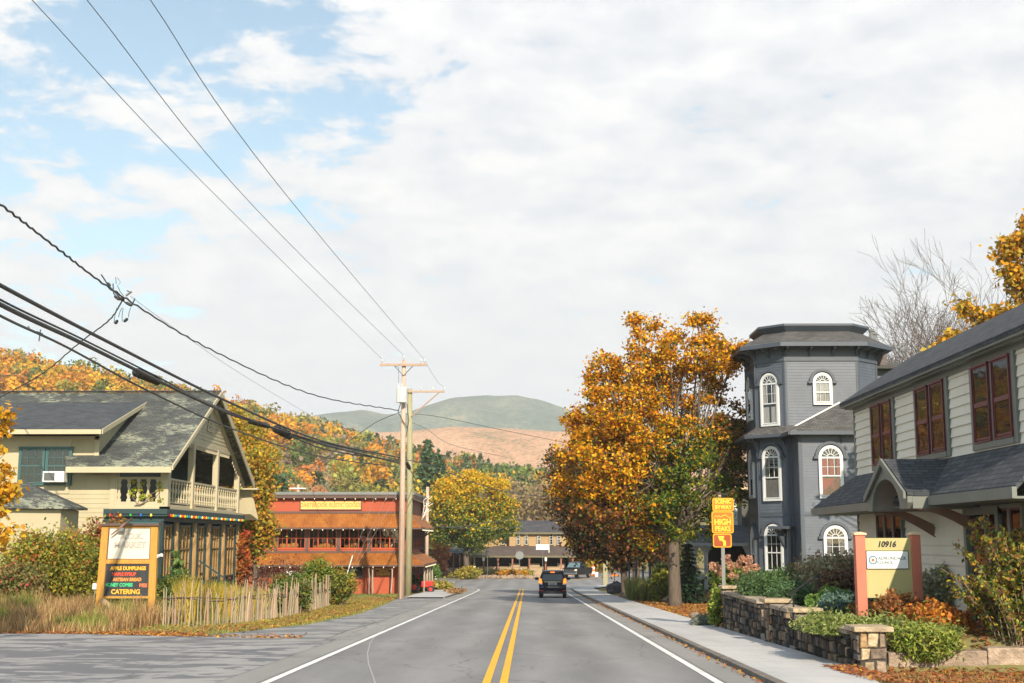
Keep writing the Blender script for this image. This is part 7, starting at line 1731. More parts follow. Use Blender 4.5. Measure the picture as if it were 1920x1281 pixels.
conifer('dark_spruce', (at(1800, 1000, 66).x, 66, -1), 11.0, 2.0, 'dark spruce just visible between the bare tree and the ivory roof', n=2200, leaf=.3, seed=3)
# shrubs on the right
G1 = [(.16, .22, .05), (.24, .28, .06), (.10, .15, .04)]
def sx(px, py, Y): return at(px, py, Y)
def R_bush(name, px, Y, z, r, n, leaf, pal, lab, seed, **k): p = at(px, 1100, Y); return bush(name, (p.x, Y, z), r, n, leaf, pal, lab, seed, **k)
JUN = [(.14, .21, .03), (.24, .28, .04), (.07, .11, .02), (.30, .28, .06)]
R_bush('juniper', 1722, 22.35, -.36, (.80, .62, .50), 16000, .030, JUN, 'bright green spreading juniper right of the front stone pillar', 21, mat='needle', aspect=3, spiky=.1, cat='shrub')
p = at(1590, 1190, 24.4)
bush('juniper', (p.x, 24.4, .02), (.95, 1.6, .36), 18000, .030, [(.20, .24, .06), (.12, .18, .03), (.28, .29, .11), (.07, .10, .02)], 'pale green juniper spilling over the coping of the front garden wall', 22, mat='needle', aspect=3,
     lobes=[((5.36, 23.7, -.12), (.26, .8, .26), 1.0), ((5.6, 24.2, .10), (.45, 1.1, .14), 1), ((6.3, 23.7, .06), (.7, .9, .14), 1.2), ((7.0, 23.4, .02), (.7, .7, .16), 1), ((5.40, 24.6, -.10), (.2, .6, .2), .5)])
R_bush('juniper', 1455, 34.0, .18, (1.15, 1.5, .62), 16000, .036, [(.06, .12, .04), (.10, .17, .05), (.04, .08, .03)], 'dark green juniper mound hanging over the wall below the handrail', 23, mat='needle', aspect=3)
R_bush('juniper', 1500, 31.6, .05, (.9, 1.0, .55), 9000, .034, [(.08, .15, .06), (.05, .10, .04)], 'small dark juniper on the far side of the garden steps', 24, mat='needle', aspect=3)
R_bush('spirea', 1690, 25.0, .0, (.62, .6, .62), 5000, .055, [(.30, .10, .035), (.40, .16, .04), (.22, .08, .03), (.14, .10, .03)], 'rust brown spirea right at the foot of the address sign', 25)
R_bush('spirea', 1752, 23.6, -.05, (.70, .6, .58), 8000, .055, [(.55, .20, .03), (.42, .13, .03), (.60, .30, .04), (.26, .09, .03)], 'flame orange spirea behind the bright green juniper', 26)
R_bush('spirea', 1628, 27.3, .0, (.5, .4, .38), 1800, .05, [(.45, .20, .04), (.30, .12, .03), (.20, .20, .05)], 'low orange shrub behind the first salmon post', 27)
R_bush('silver_shrub', 1757, 28.0, .1, (.62, .6, 1.05), 4800, .06, [(.34, .34, .22), (.24, .26, .15), (.42, .42, .30)], 'silvery grey green shrub right of the address sign', 28)
R_bush('silver_shrub', 1545, 33.5, .1, (1.15, .9, 1.25), 8000, .07, [(.40, .37, .22), (.30, .26, .15), (.28, .17, .11), (.46, .46, .30)], 'wide pale flowered shrub before the tower house windows', 29)
R_bush('purple_shrub', 1590, 31.0, .1, (.8, .7, .85), 5000, .06, [(.16, .08, .06), (.24, .14, .09), (.12, .10, .05)], 'brownish purple shrub left of the address sign', 30)
R_bush('green_perennial', 1548, 29.5, .05, (.5, .5, .5), 1500, .10, [(.20, .32, .06), (.12, .22, .05)], 'fresh green leafy plant between wall and address sign', 31)
R_bush('blue_juniper', 1590, 28.6, .05, (.7, .6, .42), 7000, .032, [(.08, .15, .12), (.11, .18, .14)], 'blue green low juniper in front of the address sign', 32, mat='needle', aspect=3)
R_bush('orange_shrub', 1505, 35.5, .15, (.7, .7, .95), 3500, .06, [(.30, .12, .05), (.42, .20, .05), (.14, .12, .04)], 'small rusty shrub beside the hydrangea', 33)
rng = np.random.default_rng(77)
fo_ = thing('forsythia', (8.5, 22.8, -.25), 'tall loose forsythia with long upright shoots at the right edge', 'shrub'); sm = MB(); Pl = []; Tl = []
for k in range(190):
    a = rng.uniform(0, 6.28); q = rng.uniform(0, 1) ** .6; bx_, by_ = 8.7 + math.cos(a) * q * .55, 22.8 + math.sin(a) * q * .4; H = rng.uniform(.9, 1.75) * (1.1 - .25 * q); ln = q * rng.uniform(.3, .65)
    if bx_ < 8.5: H *= rng.uniform(.6, 1.0) if k % 7 else 1.15
    pts = [Vector((bx_, by_, -.3)), Vector((bx_ + math.cos(a) * ln * .3, by_ + math.sin(a) * ln * .3, -.3 + H * .5)), Vector((bx_ + math.cos(a) * ln, by_ + math.sin(a) * ln, -.3 + H)), Vector((bx_ + math.cos(a) * ln * 1.7, by_ + math.sin(a) * ln * 1.5, -.3 + H * 1.22))]
    sm.tube(pts, .010, 3, .004); m_ = int(70 * H); t_ = rng.uniform(.12, 1, m_) ** .75 * 2.999; i_ = t_.astype(int); f_ = (t_ - i_)[:, None]; PA = np.array([tuple(p) for p in pts])
    Pl.append(PA[i_] * (1 - f_) + PA[i_ + 1] * f_ + rng.normal(size=(m_, 3)) * .045); hi = (t_ / 3)[:, None]
    Tl.append(np.where(rng.uniform(size=(m_, 1)) < hi * .55, pick([(.42, .34, .04), (.34, .30, .04), (.40, .20, .04)], m_, rng), pick([(.06, .10, .02), (.10, .15, .03), (.16, .20, .04), (.16, .08, .04)], m_, rng)))
sm.build('stems', M['twig'], fo_); leaf_mesh(np.concatenate(Pl), .048, np.concatenate(Tl), 'foliage', M['leaf'], fo_, rng=rng, aspect=1.8)
if 0: ts = bush('forsythia', (8.35, 22.9, -.05), (.95, .7, 1.9), 15000, .045, [(.12, .17, .035), (.20, .22, .04), (.30, .26, .04), (.22, .13, .04), (.07, .10, .025)], 'tall loose forsythia with long upright shoots at the right edge', 34, stems=60, spiky=.5,
          lobes=[((8.4, 22.9, .75), (.75, .7, .8), 1.6), ((9.1, 22.6, .8), (.7, .6, .95), 1.5), ((8.0, 23.0, .35), (.5, .5, .4), .8), ((7.95, 23.1, 1.35), (.18, .2, .7), .3), ((8.35, 23, 1.65), (.16, .2, .65), .3), ((8.75, 22.9, 1.75), (.22, .2, .5), .35), ((8.15, 22.8, 1.8), (.1, .15, .4), .12), ((8.6, 22.8, .3), (.8, .6, .35), 1)])
# hydrangea
hp = at(1383, 1100, 38.3)
hy = bush('hydrangea', (hp.x, 38.3, -.3), (.72, .6, 1.25), 3800, .085, [(.22, .30, .05), (.14, .22, .04), (.34, .34, .06)], 'hydrangea with dusty pink flower heads behind the far stone pillar', 35)
rg = random.Random(3)
for i, (px, py, r) in enumerate(((1362, 1050, .15), (1371, 1062, .13), (1345, 1066, .13), (1336, 1062, .11), (1392, 1049, .12), (1405, 1062, .14), (1398, 1070, .11), (1385, 1058, .11), (1418, 1065, .11), (1372, 1080, .09), (1362, 1078, .09), (1383, 1082, .08), (1350, 1075, .09), (1410, 1078, .08), (1404, 1050, .12))):
    p = at(px, py, 37.9 + rg.uniform(-.3, .3)); q = rng.normal(size=(150, 3)); q /= np.linalg.norm(q, axis=1)[:, None]; q *= r * rng.uniform(.35, 1.0, 150)[:, None]; q[:, 2] *= 1.25
    leaf_mesh(np.array(p) + q, .045, pick([(.55, .30, .19), (.62, .38, .26), (.48, .25, .16)], 150, rng), 'flower_head', M['leaf'], hy, rng=rng)
rs_ = at(1352, 1160, 37.2)
bush('climbing_weed', (5.42, 37.4, zg(37)), (.22, .35, 1.1), 1600, .07, [(.22, .32, .05), (.34, .36, .05), (.12, .20, .04)], 'green weeds climbing the end of the stone wall under the scenic sign', 36, stems=8)
R_bush('lavender', 1315, 38.5, zg(38.5), (.5, .55, .36), 1800, .05, [(.17, .20, .16), (.24, .26, .21)], 'small grey green plant on the pavement edge beside the rocks', 37, aspect=3)
conifer('conical_yew', (at(1292, 1118, 66).x, 66, zg(66) - .1), 3.2, 1.15, 'dark cone shaped yew right behind the maple trunk', n=6000, leaf=.09, seed=7, skirt=.0, dens=26, pal=[(.01, .035, .015), (.015, .045, .02), (.02, .05, .02)])
R_bush('green_shrub', 1247, 70, zg(70), (.9, .8, 2.1), 3600, .12, [(.16, .20, .03), (.30, .28, .03), (.10, .14, .03)], 'yellow green upright shrub behind the ornamental grasses', 38)
# ornamental grasses by the right pavement
og = thing('ornamental_grass', (at(1210, 1110, 73).x, 73, zg(73)), 'clump of soft green ornamental grass left of the maple trunk', 'ornamental grass')
P = np.array([(at(px, 1110, Y).x, Y, zg(Y)) for px, Y in zip(rng.uniform(1174, 1252, 2600), rng.uniform(71, 77, 2600))]); blades(P, 1.25, .035, pick([(.14, .19, .05), (.22, .24, .07), (.30, .20, .10), (.40, .16, .05)], 2600, rng, [4, 3, 1, .4]), 'blades', M['leaf'], og, lean=.3)
for k in range(7):
    p = at(1180 + k * 13, 1100, 78); bp = thing('garden_stake', (p.x, 78, zg(78)), 'dark slim stake standing among the grasses by the right pavement', 'stake', 'dark stakes behind the grasses')
    b = MB(); b.tube([(p.x, 78, zg(78)), (p.x, 78, zg(78) + 2.0 + .3 * math.sin(k * 2))], .06 + .02 * (k % 2), 6); b.build('shaft', M['slate_trim'], bp); b = MB(); b.ball((p.x, 78, zg(78) + 2.05 + .3 * math.sin(k * 2)), .09, 6, 4); b.build('finial', M['black'], bp)

# left side shrubs
RB = [(.20, .25, .035), (.32, .32, .05), (.46, .36, .05), (.46, .08, .03), (.12, .16, .03)]
def big_shrub(px, Y, z, r, n, lab, seed, pal=RB, leaf=.078, w=None, lobes=None): p = at(px, 1100, Y); return bush('shrub', (p.x, Y, z), r, int(n * 1.5), leaf, pal, lab, seed, w=w, stems=30, lobes=lobes)
big_shrub(150, 45.5, -1.1, (1.7, 1.2, 3.3), 11000, 'tall bushy shrub of green and amber leaves left of the market sign', 41, w=[4, 4, 2, .6, 2])
big_shrub(72, 45, -1.1, (1.5, 1.2, 3.0), 9000, 'broad green shrub touched with crimson by the small hipped roof', 42, w=[3, 3, 2, 1.6, 2])
big_shrub(200, 46.5, -1.1, (1.0, .9, 3.6), 5000, 'shrub with red tipped shoots reaching the green fascia', 43, pal=[(.16, .18, .03), (.30, .05, .03), (.22, .22, .04), (.38, .08, .04)], leaf=.09)
big_shrub(15, 43, -1.1, (1.1, 1.0, 2.0), 5000, 'rose shrub with dusty crimson flowers at the left edge', 44, pal=[(.12, .15, .04), (.40, .04, .06), (.24, .20, .08), (.20, .18, .05)], w=[4, 1, 2, 3])
big_shrub(340, 47.5, -1.1, (1.1, .8, 1.45), 4000, 'dark green shrub behind the right post of the market sign', 45, pal=[(.05, .11, .03), (.10, .17, .04), (.30, .28, .04)])
big_shrub(415, 52, -1.2, (.9, .8, 1.3), 3000, 'green bush below the shop front steps', 46, pal=[(.05, .11, .03), (.10, .17, .04)])
big_shrub(545, 50.5, -1.3, (.75, .7, 1.75), 5500, 'green and red berried bush growing through the stick fence', 47, pal=[(.08, .14, .03), (.14, .20, .04), (.30, .07, .03), (.20, .20, .04)], w=[4, 4, 1, 2], leaf=.085)
big_shrub(606, 62, -1.5, (1.05, 1.0, 2.3), 9000, 'rounded green bush with clusters of orange leaves before the red shop', 48, pal=[(.12, .20, .03), (.22, .28, .04), (.55, .24, .03), (.08, .13, .03)], w=[4, 4, 1.3, 2], leaf=.09)
big_shrub(640, 62, -1.4, (.8, .8, 1.7), 3500, 'smaller green bush at the far end of the stick fence', 49, pal=[(.16, .24, .03), (.08, .13, .03), (.40, .26, .04)])
bare_tree('bare_shrub', (at(520, 1080, 66).x, 66, -1.5), 3.0, 1.6, 'dark leafless purple brown shrub left of the red shop wall', seed=31, depth=3, r0=.05, k0=12, fork=.05, leaves=([(.12, .05, .05), (.20, .10, .05)], 4, .08, .2))
vn = bush('trailing_vine', (-16.1, 52.95, 3.1), (.8, .1, 1.1), 420, .075, [(.40, .46, .04), (.28, .38, .04), (.50, .40, .05)], 'lime green vine trained behind the flat balusters of the balcony', 51, stems=5,
          lobes=[((-16.3 + k * .38, 53.05, 3.6), (.09, .05, .5), 1) for k in range(4)])
bush('climbing_vine', (-14.7, 66.9, -1.5), (.3, .6, 3.6), 1800, .12, [(.42, .06, .03), (.50, .18, .03), (.22, .12, .04)], 'red leaved vine on the far corner of the green shop front', 52, stems=6)
bush('climbing_vine', (-14.7, 54.3, -1.5), (.3, .5, 3.2), 900, .12, [(.08, .16, .05), (.14, .22, .05)], 'dark green vine on the near shop front window', 53, stems=5)
# shrubs at the junction
for (px, Y, r, pal, lab, sd) in ((770, 96, (.7, .6, 1.3), [(.02, .06, .02), (.04, .09, .03)], 'dark clipped evergreen at the corner of the red shop', 61), (785, 99, (.6, .5, 1.3), [(.02, .06, .02), (.04, .09, .03)], 'dark evergreen beside the small red tractor', 62), (806, 125, (1.2, 1, 2.2), [(.12, .22, .03), (.08, .16, .03)], 'fresh green round bush beyond the red shop corner', 63),
        (822, 104, (1.6, 1.2, .7), [(.42, .34, .08), (.30, .28, .06)], 'yellowing grass clump at the end of the left pavement', 64), (866, 146, (3.0, 1, 1.5), [(.40, .36, .06), (.20, .22, .05), (.50, .34, .05)], 'yellow flowers under the round yellow tree', 65),
        (962, 152, (2.4, 1, 1.0), [(.70, .28, .02), (.62, .36, .03), (.20, .22, .05)], 'orange chrysanthemums planted on the island', 66), (985, 153, (1.6, .8, .9), [(.36, .34, .10), (.22, .24, .06)], 'pale green plants right of the orange chrysanthemums', 67), (938, 158, (2.2, .8, .9), [(.26, .26, .08), (.36, .30, .14)], 'pale planting left of the orange chrysanthemums', 68)):
    p = at(px, 1085, Y); bush('flower_bed' if 'flower' in lab or 'chrys' in lab or 'plant' in lab else 'garden_shrub', (p.x, Y, zg(Y)), r, 1600, .16, pal, lab, sd, stems=6, cat='planting')

# ------------------------------------------------------------------ stick fence
fp = [gp(306, 1172), gp(360, 1174), gp(430, 1170), gp(500, 1162), gp(548, 1154), gp(590, 1144), gp(630, 1132), gp(661, 1121)]
fc_ = thing('stick_fence', fp[3], 'rustic fence of uneven grey sticks wired side by side along the verge', 'fence')
L_ = [0]
for a, c_ in zip(fp, fp[1:]): L_.append(L_[-1] + (c_ - a).length)
def fpt(s):
    for i in range(len(fp) - 1):
        if s <= L_[i + 1]: t = (s - L_[i]) / (L_[i + 1] - L_[i]); return fp[i].lerp(fp[i + 1], t)
    return fp[-1]
rg = random.Random(9); s_ = 0; k = 0
while s_ < L_[-1] and k < 98:
    p = fpt(s_); h = rg.uniform(.85, 1.38) * (1.0 if s_ < 8 else 1.1); lx_2 = rg.gauss(0, .06); big = k % 9 == 4; r = (.045 if big else rg.uniform(.016, .028)) * (1.0 if s_ < 12 else 1.5)
    pts = [p + Vector((0, 0, -.1)), p + Vector((lx_2 * .4 + rg.gauss(0, .015), rg.gauss(0, .02), h * .5)), p + Vector((lx_2, rg.gauss(0, .03), h))]
    kk = rg.uniform(.7, 1.15); b = MB(((.42 if big else .34) * kk, .28 * kk, .19 * kk)); b.tube(pts, [r * 1.1, r, r * .6], 5); b.build('fence_post' if big else 'picket', M['tint'], fc_)
    s_ += rg.uniform(.10, .21) * (1 if s_ < 8 else 1.7 if s_ < 12 else 3.6); k += 1
b = MB((.16, .11, .08)); b.tube([fpt(i * L_[-1] / 60) + Vector((0, -.03, .80 + .05 * math.sin(i * .9))) for i in range(61)], .014, 4); b.tube([fpt(i * L_[-1] / 60) + Vector((0, .03, .76 + .06 * math.sin(i * 1.3))) for i in range(61)], .02, 4); b.build('tie_wire', M['tint'], fc_)

# ------------------------------------------------------------------ grasses, leaf litter
def scatter(n, fx, fy, rng): return fx(rng, n), fy(rng, n)
def stuff(o, label, cat): tag(o, label, cat, kind='stuff'); return o
def ground_pts(x, y, dz=0): return np.array([(a, c_, gz(a, c_) + dz) for a, c_ in zip(x, y)])
n = 15000; x = rng.uniform(-21, -11.2, n); y = 34.6 + rng.uniform(0, 1, n) ** .9 * 7.5
hh = .30 + .62 * np.clip((y - 34.6) / 3.0, 0, 1) * (0.55 + .45 * np.sin(x * 1.7) ** 2)
stuff(blades(ground_pts(x, y), hh, .02, np.where((np.sin(x * 1.9) + np.sin(y * 2.3 + x) > .75)[:, None], pick([(.16, .22, .04), (.26, .28, .06)], n, rng), pick([(.42, .28, .12), (.34, .20, .09), (.52, .38, .18), (.26, .14, .08)], n, rng)), 'dry_grass', M['leaf'], lean=.45), 'tall dry tan grass round the foot of the market sign', 'grass')
n = 26000; x = rng.uniform(-17.5, -9.6, n); y = rng.uniform(39.6, 58, n); m = (x < -9.3 - (58 - y) * .085) & (x > -.268 * y) ; x, y = x[m], y[m]
stuff(blades(ground_pts(x, y), 1.5 - .06 * np.clip(y - 42, 0, 99) - .18 * np.clip(42 - y, 0, 3), .035, np.where((np.sin(x * 2.7 + y) + np.sin(y * 3.1) > .6)[:, None], pick([(.20, .22, .04), (.34, .20, .06), (.12, .17, .03)], len(x), rng), pick([(.50, .36, .04), (.42, .30, .05), (.56, .40, .07), (.30, .28, .05)], len(x), rng)), 'goldenrod', M['leaf'], lean=.4), 'thick golden yellow grass behind the stick fence', 'grass')
n = 26000; t_ = rng.uniform(0, 1, n); y = 35 + t_ ** 1.1 * 57; xr = -6.1 - np.interp(y, [30, 35, 40, 50, 62, 74, 80, 92], [3, 1.9, .8, .45, .9, 1.5, 1.8, 3.0]); xl_ = np.where(y < 72, -12.0 - (y < 40) * 4, -22.0); x = xl_ + (xr - xl_) * rng.uniform(0, 1, n)
stuff(blades(ground_pts(x, y), .10, .02, pick([(.16, .22, .04), (.24, .28, .05), (.34, .26, .08)], n, rng), 'grass', M['leaf'], lean=.6), 'short green grass of the left verge and shop lawn', 'grass')
def litter(name, x, y, z, lab, size=.07, pal=((.42, .16, .05), (.34, .11, .04), (.50, .26, .06), (.28, .13, .07), (.60, .34, .05)), w=None):
    P = np.stack([x, y, z + rng.uniform(0.005, .035, len(x))], 1)
    return stuff(leaf_mesh(P, size, pick(list(pal), len(x), rng, w=w), name, M['leaf'], normal_bias=(0, 0, 3.0), rng=rng), lab, 'fallen leaves')
n = 9000; x = rng.uniform(-22, -5.6, n); yn = 33.2 + 1.4 * np.sin(x * .35) + (x + 6) * .03; y = yn + np.abs(rng.normal(0, .9, n)) * .9 + rng.uniform(-.1, .1, n); m = (x < -8.5) | (rng.uniform(size=n) < .15)
x, y = x[m], y[m]; litter('fallen_leaves', x, y, np.array([zg(v) for v in y]), 'orange brown fallen leaves along the edge of the parking area')
n = 5200; y = rng.uniform(36, 78, n); x = -6.6 - np.abs(rng.normal(0, 1.5, n)) - np.interp(y, [36, 40, 50, 62, 78], [1.2, .6, .2, .6, 1.2]); litter('fallen_leaves', x, y, np.array([gz(a, c_) for a, c_ in zip(x, y)]) + .02, 'scattered orange leaves on the verge below the stick fence')
n = 26000; x = rng.uniform(4.95, 15, n); y = rng.uniform(13.5, 22.1, n); m = x > 5.0 + .3 * np.sin(y * 1.1) + rng.uniform(-.25, .25, n) * .8; x, y = x[m], y[m]
litter('fallen_leaves', x, y, np.array([max(zg(v) + .075, -9) if a < 5.5 else gz(a, v) for a, v in zip(x, y)]) + .0, 'thick brown leaf litter over the lawn in the right foreground', .06, w=[3, 4, 1, 4, .4])
n = 9000; x = rng.uniform(5.0, 15, n); y = rng.uniform(13.5, 21.6, n); m = x > 5.3; x, y = x[m], y[m]
stuff(blades(ground_pts(x, y), .09, .012, pick([(.30, .20, .08), (.22, .22, .06), (.40, .26, .10)], len(x), rng), 'lawn_grass', M['leaf'], lean=.8), 'short dry lawn grass among the leaves in the right foreground', 'grass')
n = 15000; x = rng.uniform(5.55, 13, n); y = rng.uniform(38, 76, n); m = (x < 6.2 + (y - 38) * .16 + 2.5); x, y = x[m], y[m]
litter('fallen_leaves', x, y, np.array([gz(a, c_) for a, c_ in zip(x, y)]), 'reddish leaf litter under the big maple', .09)
n = 420; y = rng.uniform(12, 75, n); x = 3.5 - np.abs(rng.normal(0, .06, n)); litter('gutter_leaves', x, y, np.array([zg(v) for v in y]) + .012, 'few dry leaves caught along the right kerb', .055)
n = 5000; x = rng.uniform(5.55, 11, n); y = rng.uniform(22, 37, n)
litter('garden_mulch', x, y, np.array([gz(a, c_) for a, c_ in zip(x, y)]), 'dead leaves and mulch between the garden shrubs', .08, w=[2, 3, .6, 4, .2])
n = 9000; x = rng.uniform(4, 26, n); y = rng.uniform(78, 135, n); m = x > 6.2 + np.maximum(0, y - 108) * .32; x, y = x[m], y[m]
stuff(blades(ground_pts(x, y), .14, .04, pick([(.18, .24, .05), (.40, .30, .06), (.46, .28, .05)], len(x), rng), 'corner_grass', M['leaf'], lean=.6), 'grass and yellow leaves of the corner lawn beyond the maple', 'grass')

# ------------------------------------------------------------------ woods on the hill
def proto_dec(i, n, leaf, r, h):
    rg = np.random.default_rng(100 + i); root = thing('hill_tree', (0, 0, -50), 'tree', 'tree'); ORG[root.name] = Vector((0, 0, 0)); root.location = (0, 0, 0)
    lob = [((rg.normal() * r * .35, rg.normal() * r * .35, h * rg.uniform(.45, .82)), (r * .55, r * .55, h * .2), 1) for _ in range(7)]
    C, idx = clusters_in(lob, n // 22, rg, .6); P = np.repeat(C, 22, 0) + rg.normal(size=(len(C) * 22, 3)) * r * .13
    T = np.repeat(pick([(1, 1, 1), (.85, .8, .8), (1, .86, .8), (.7, .78, .8)], len(C), rg), 22, 0)
    leaf_mesh(P, leaf, T, 'crown', M['leaf'], root, normal_bias=(0, 0, .6), rng=rg)
    b = MB(); b.tube([(0, 0, -1.5), (.1, 0, h * .35), (0, .1, h * .7)], .22, 5, .08); b.build('trunk', M['pale_bark'], root); return root
protos = [proto_dec(i, 2200, .42, 4.2, 9.5) for i in range(4)]
def proto_con(i):
    root = conifer('hill_pine', (0, 0, 0), 10.5, 3.3, 'tree', n=2400, leaf=.5, pal=[(1, 1, 1), (.8, .85, .8)], seed=70 + i, skirt=.18, dens=9); return root
pcon = [proto_con(i) for i in range(2)]
pbare = [bare_tree('bare_hill_tree', (0, 0, 0), 10, .7, 'tree', seed=90 + i, depth=3, mat='pale_bark', r0=.16, k0=6, fork=.3) for i in range(2)]
KINDS = {'orange': ((.78, .38, .045), 'orange leaved tree in the woods on the hill'), 'gold': ((.74, .46, .05), 'golden yellow tree in the woods on the hill'), 'rust': ((.60, .24, .05), 'rust red tree in the woods on the hill'), 'olive': ((.36, .34, .08), 'olive green tree in the woods on the hill'), 'green': ((.17, .24, .06), 'still green leafy tree in the woods on the hill')}
rg = random.Random(21); used = set(); spots = []
yy = 128.0
while yy < 470:
    step = 5.6 + (yy - 128) * .012
    px = -60 + rg.uniform(0, 20)
    while px < 1130:
        X = (px - 989) / 2428 * yy; inside_road = yy < 200 and px > 780
        if not inside_road and not (yy < 190 and px < 380 and yy < 150): spots.append((px + rg.uniform(-6, 6), yy + rg.uniform(-2.5, 2.5)))
        px += (6.2 + rg.uniform(-1, 2.5)) / yy * 2428
    yy += step
spots = [(px, Y) for px, Y in spots if 1012 - ((hill((px - 989) / 2428 * Y, Y) + 12 - 1.67) / Y * 2428) < 1000]
spots.sort(key=lambda s: s[1])
def kind_of(px, Y, z):
    py = 1012 - (z + 5 - 1.67) * 2428 / Y; u = rg.random()
    low = ss(790, 870, py) if px > 380 else ss(860, 930, py)
    nz = noise.noise(Vector((px * .012, Y * .02, 3.3)))
    if px < 500: low *= .25
    if u < low * .52 + max(0, nz) * .12 * (px > 450): return 'pine' if rg.random() < .75 else 'green'
    if u < low * .52 + .16 * low + .03: return 'bare'
    v = rg.random() + nz * .35
    if low > .5: return 'olive' if v < .45 else 'gold' if v < .62 else 'orange' if v < .85 else 'rust'
    return 'orange' if v < .36 else 'gold' if v < .56 else 'rust' if v < .72 else 'olive' if v < .93 else 'green'
def place(src, loc, sc, color, lab, group):
    if src.name not in used:
        used.add(src.name); src.location = loc; src.rotation_euler = (0, 0, rg.uniform(0, 6.28)); src.scale = sc; src['label'] = lab; src['group'] = group
        for ch in src.children: ch.color = color
        return
    dup(src, loc, rg.uniform(0, 6.28), sc, lab, color, group)
MASS = []; cnt = 0
for (px, Y) in spots:
    X = (px - 989) / 2428 * Y; z = hill(X, Y); kd = kind_of(px, Y, z); s = rg.uniform(.75, 1.15)
    if cnt < 290:
        cnt += 1
        if kd == 'pine': k_ = rg.uniform(.8, 1.3); place(rg.choice(pcon), (X, Y, z - .3), (s * 1.2, s * 1.2, s * .74), (.085 * k_ + .02, .135 * k_, .055 * k_, 1), 'dark green pine in the woods on the hill', 'pines in the hill woods')
        elif kd == 'bare': place(rg.choice(pbare), (X, Y, z - .3), (s, s, s), (1, 1, 1, 1), 'leafless pale tree in the woods on the hill', 'leafless trees in the hill woods')
        else:
            c, lab = KINDS[kd]; k_ = rg.uniform(.8, 1.15); place(rg.choice(protos), (X, Y, z - .3), (s, s, s * rg.uniform(.85, 1.05)), (c[0] * k_, c[1] * k_ * rg.uniform(.85, 1.1), c[2], 1), lab, kd + ' trees in the hill woods')
    else: MASS.append((X, Y, z, kd, s))
Ps, Ts, Cs, Ct = [], [], [], []
for (X, Y, z, kd, s) in MASS:
    if kd == 'pine':
        m = 150; f = rng.uniform(0, 1, m) ** .8; a = rng.uniform(0, 6.28, m); r_ = (1 - f) * 3.5 * s * rng.uniform(.5, 1, m); Cs.append(np.stack([X + np.cos(a) * r_, Y + np.sin(a) * r_, z + 1.5 + f * 7.6 * s], 1)); k_ = rng.uniform(.8, 1.3); Ct.append(np.tile([(.095 * k_, .14 * k_, .06 * k_)], (m, 1))); continue
    c = np.array({'bare': (.30, .22, .16)}.get(kd) or KINDS[kd][0]); c = c * rng.uniform(.78, 1.15) * np.array([1, rng.uniform(.85, 1.12), 1])
    m = 60 if kd == 'bare' else 230; lob = rng.normal(size=(8, 3)) * np.array([1.9, 1.9, 1.2]) * s; cc = lob[rng.integers(0, 8, m)]; q = rng.normal(size=(m, 3)); q /= np.linalg.norm(q, axis=1)[:, None]
    Ps.append(np.array([X, Y, z + 6.0 * s]) + cc + q * 1.9 * s * rng.uniform(.7, 1, m)[:, None]); Ts.append(np.tile(c, (m, 1)) * (0.85 + .15 * np.sin(cc[:, :1] * 3)))
o = leaf_mesh(np.concatenate(Ps), .85, np.concatenate(Ts), 'hill_wood', M['leaf'], normal_bias=(0, 0, .5), aspect=1.2); stuff(o, 'autumn wood of orange, gold and olive crowns covering the upper hillside', 'wood')
o = leaf_mesh(np.concatenate(Cs), .75, np.concatenate(Ct), 'hill_pine_wood', M['needle'], normal_bias=(0, 0, .8), aspect=2.0); stuff(o, 'dark pines mixed through the upper hillside wood', 'wood')
for lst in (protos, pcon, pbare):
    for p_ in lst:
        if p_.name not in used:
            for ch in list(p_.children): bpy.data.objects.remove(ch)
            bpy.data.objects.remove(p_)
# named trees behind the shop and the porch house
for i, (px, Y, h, r, lab) in enumerate(((520, 140, 12, 4.0, 'tall pine with bare lower trunk left behind the red shop'), (640, 150, 8.5, 3.4, 'squat pine above the middle of the red shop roof'), (712, 165, 10.5, 4.2, 'broad olive pine just left of the tall utility pole'), (800, 240, 20, 5.0, 'tallest dark pine standing right of the utility poles'), (822, 238, 17.5, 5.2, 'second dark pine right of the utility poles'), (868, 225, 14, 5.2, 'dark pine above the yellow tree'), (975, 235, 14, 4.5, 'dark spruce above the brown bare thicket'), (1040, 230, 13, 4.2, 'spruce partly hidden by the golden maple'))):
    p = at(px, 1000, Y); conifer('pine_tree', (p.x, Y, hill(p.x, Y) - .3), h, r, lab, n=4200, leaf=.42, seed=200 + i, skirt=.25, dens=12, pal=[(.06, .12, .05), (.09, .15, .06), (.04, .09, .04)])
for i, (px, Y, h, lab) in enumerate(((560, 134, 9.5, 'leafless white barked tree standing left above the red shop roof'), (578, 137, 10.5, 'second leafless white barked tree above the red shop roof'), (603, 133, 8.5, 'leafless tree with spreading twigs above the shop name board'), (668, 140, 8.5, 'leafless tree left of the guy wires behind the red shop'), (792, 150, 9.5, 'leafless pale tree just right of the utility poles'))):
    p = at(px, 1000, Y); bare_tree('bare_tree', (p.x, Y, hill(p.x, Y) - .3), h, .45, lab, seed=300 + i, depth=4, mat='pale_bark', r0=.15, k0=5, fork=.35)
br = [(.26, .17, .10), (.32, .22, .13), (.20, .15, .09), (.30, .25, .10)]
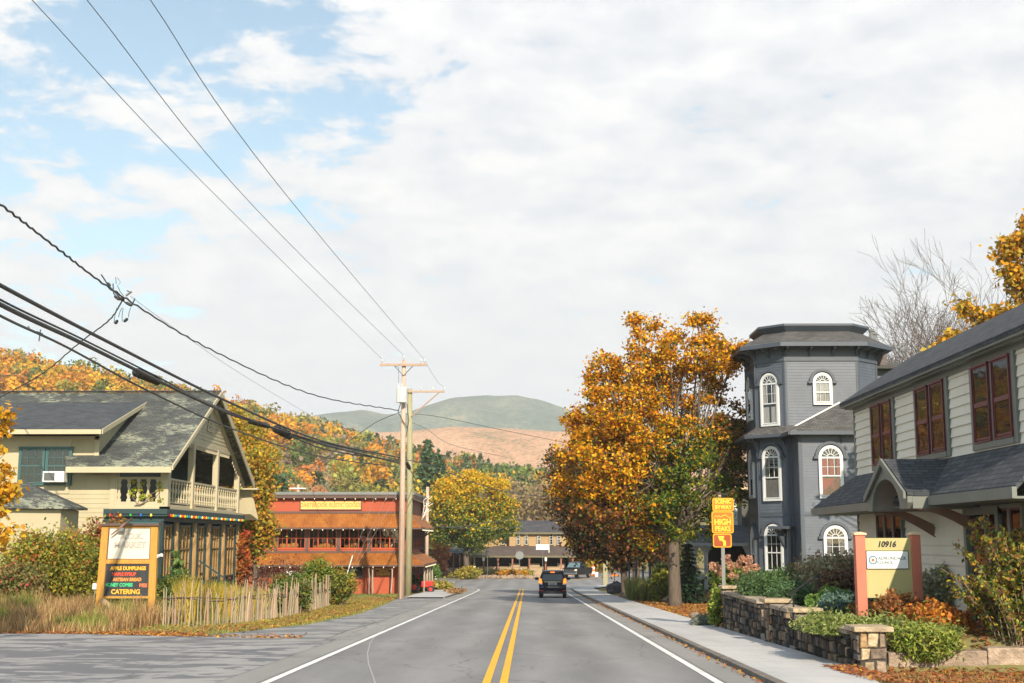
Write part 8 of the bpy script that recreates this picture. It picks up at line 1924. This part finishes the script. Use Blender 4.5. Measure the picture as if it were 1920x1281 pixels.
for i, (px, Y, h) in enumerate(((955, 182, 12.5), (985, 186, 13.5), (1015, 184, 12.5), (1045, 186, 13.5), (1075, 182, 12), (1000, 196, 15), (1035, 198, 15), (965, 200, 15), (1068, 200, 15), (935, 188, 11.5))):
    p = at(px, 1000, Y); bare_tree('bare_thicket_tree', (p.x, Y, hill(p.x, Y) - .3), h, 1.0, 'brown twiggy tree in the thicket behind the porch house', seed=320 + i, depth=4, mat='twig', r0=.16, k0=7, fork=.12, group='brown twiggy trees behind the porch house', leaves=(br, 7, .42, .9))
for i, (px, Y, r, pal, lab) in enumerate(((806, 158, (2.2, 2, 7.5), [(.60, .25, .14), (.52, .20, .08)], 'coral pink tree behind the yellow tree'), (1082, 172, (2.5, 2, 5.5), [(.62, .42, .04), (.45, .36, .05)], 'bright yellow bush right of the porch house'), (1110, 176, (2.5, 2, 5.5), [(.56, .40, .05), (.30, .24, .08)], 'yellow bush behind the pickup truck'), (505, 118, (4, 3, 5.5), [(.30, .28, .05), (.40, .28, .05)], 'olive bush left behind the red shop'), (1150, 190, (6, 4, 9), [(.36, .26, .08), (.22, .2, .06)], 'dull gold tree seen under the maple crown'), (1240, 170, (7, 4, 8), [(.10, .13, .04), (.22, .2, .06)], 'dark green tree seen under the maple crown'))):
    p = at(px, 1060, Y); bush('tree', (p.x, Y, hill(p.x, Y)), r, 3800, .34, pal, lab, 400 + i, cat='tree', stems=20)
for i in range(12):
    X = 24 + i * 5.5 + rg.uniform(-1, 1); Y = 98 + rg.uniform(-12, 30) + i * 4; kd = rg.choice(['orange', 'gold', 'olive', 'green']); c, _ = KINDS[kd]; dup(bpy.data.objects['hill_tree'], (X, Y, gz(X, Y) - .2), rg.uniform(0, 6), rg.uniform(.8, 1.1), 'autumn tree on the right side behind the tower house', (c[0], c[1], c[2], 1), 'trees behind the tower house')
# air
hz = MB(); hz.box(-2600, 2600, -90, 4200, -60, 620); hz = hz.build('haze', M['white']); hz['kind'] = 'stuff'; hz.data.materials.clear()
m, t = new_mat('haze_air'); o_ = N(t, 'ShaderNodeOutputMaterial'); pv_ = N(t, 'ShaderNodeVolumePrincipled'); pv_.inputs['Color'].default_value = (.96, .985, 1.0, 1); pv_.inputs['Density'].default_value = .00022; pv_.inputs['Anisotropy'].default_value = 0.0
t.links.new(pv_.outputs[0], o_.inputs['Volume']); hz.data.materials.append(m)
tag(hz, 'thin blue haze between the camera and the far mountain', 'haze')
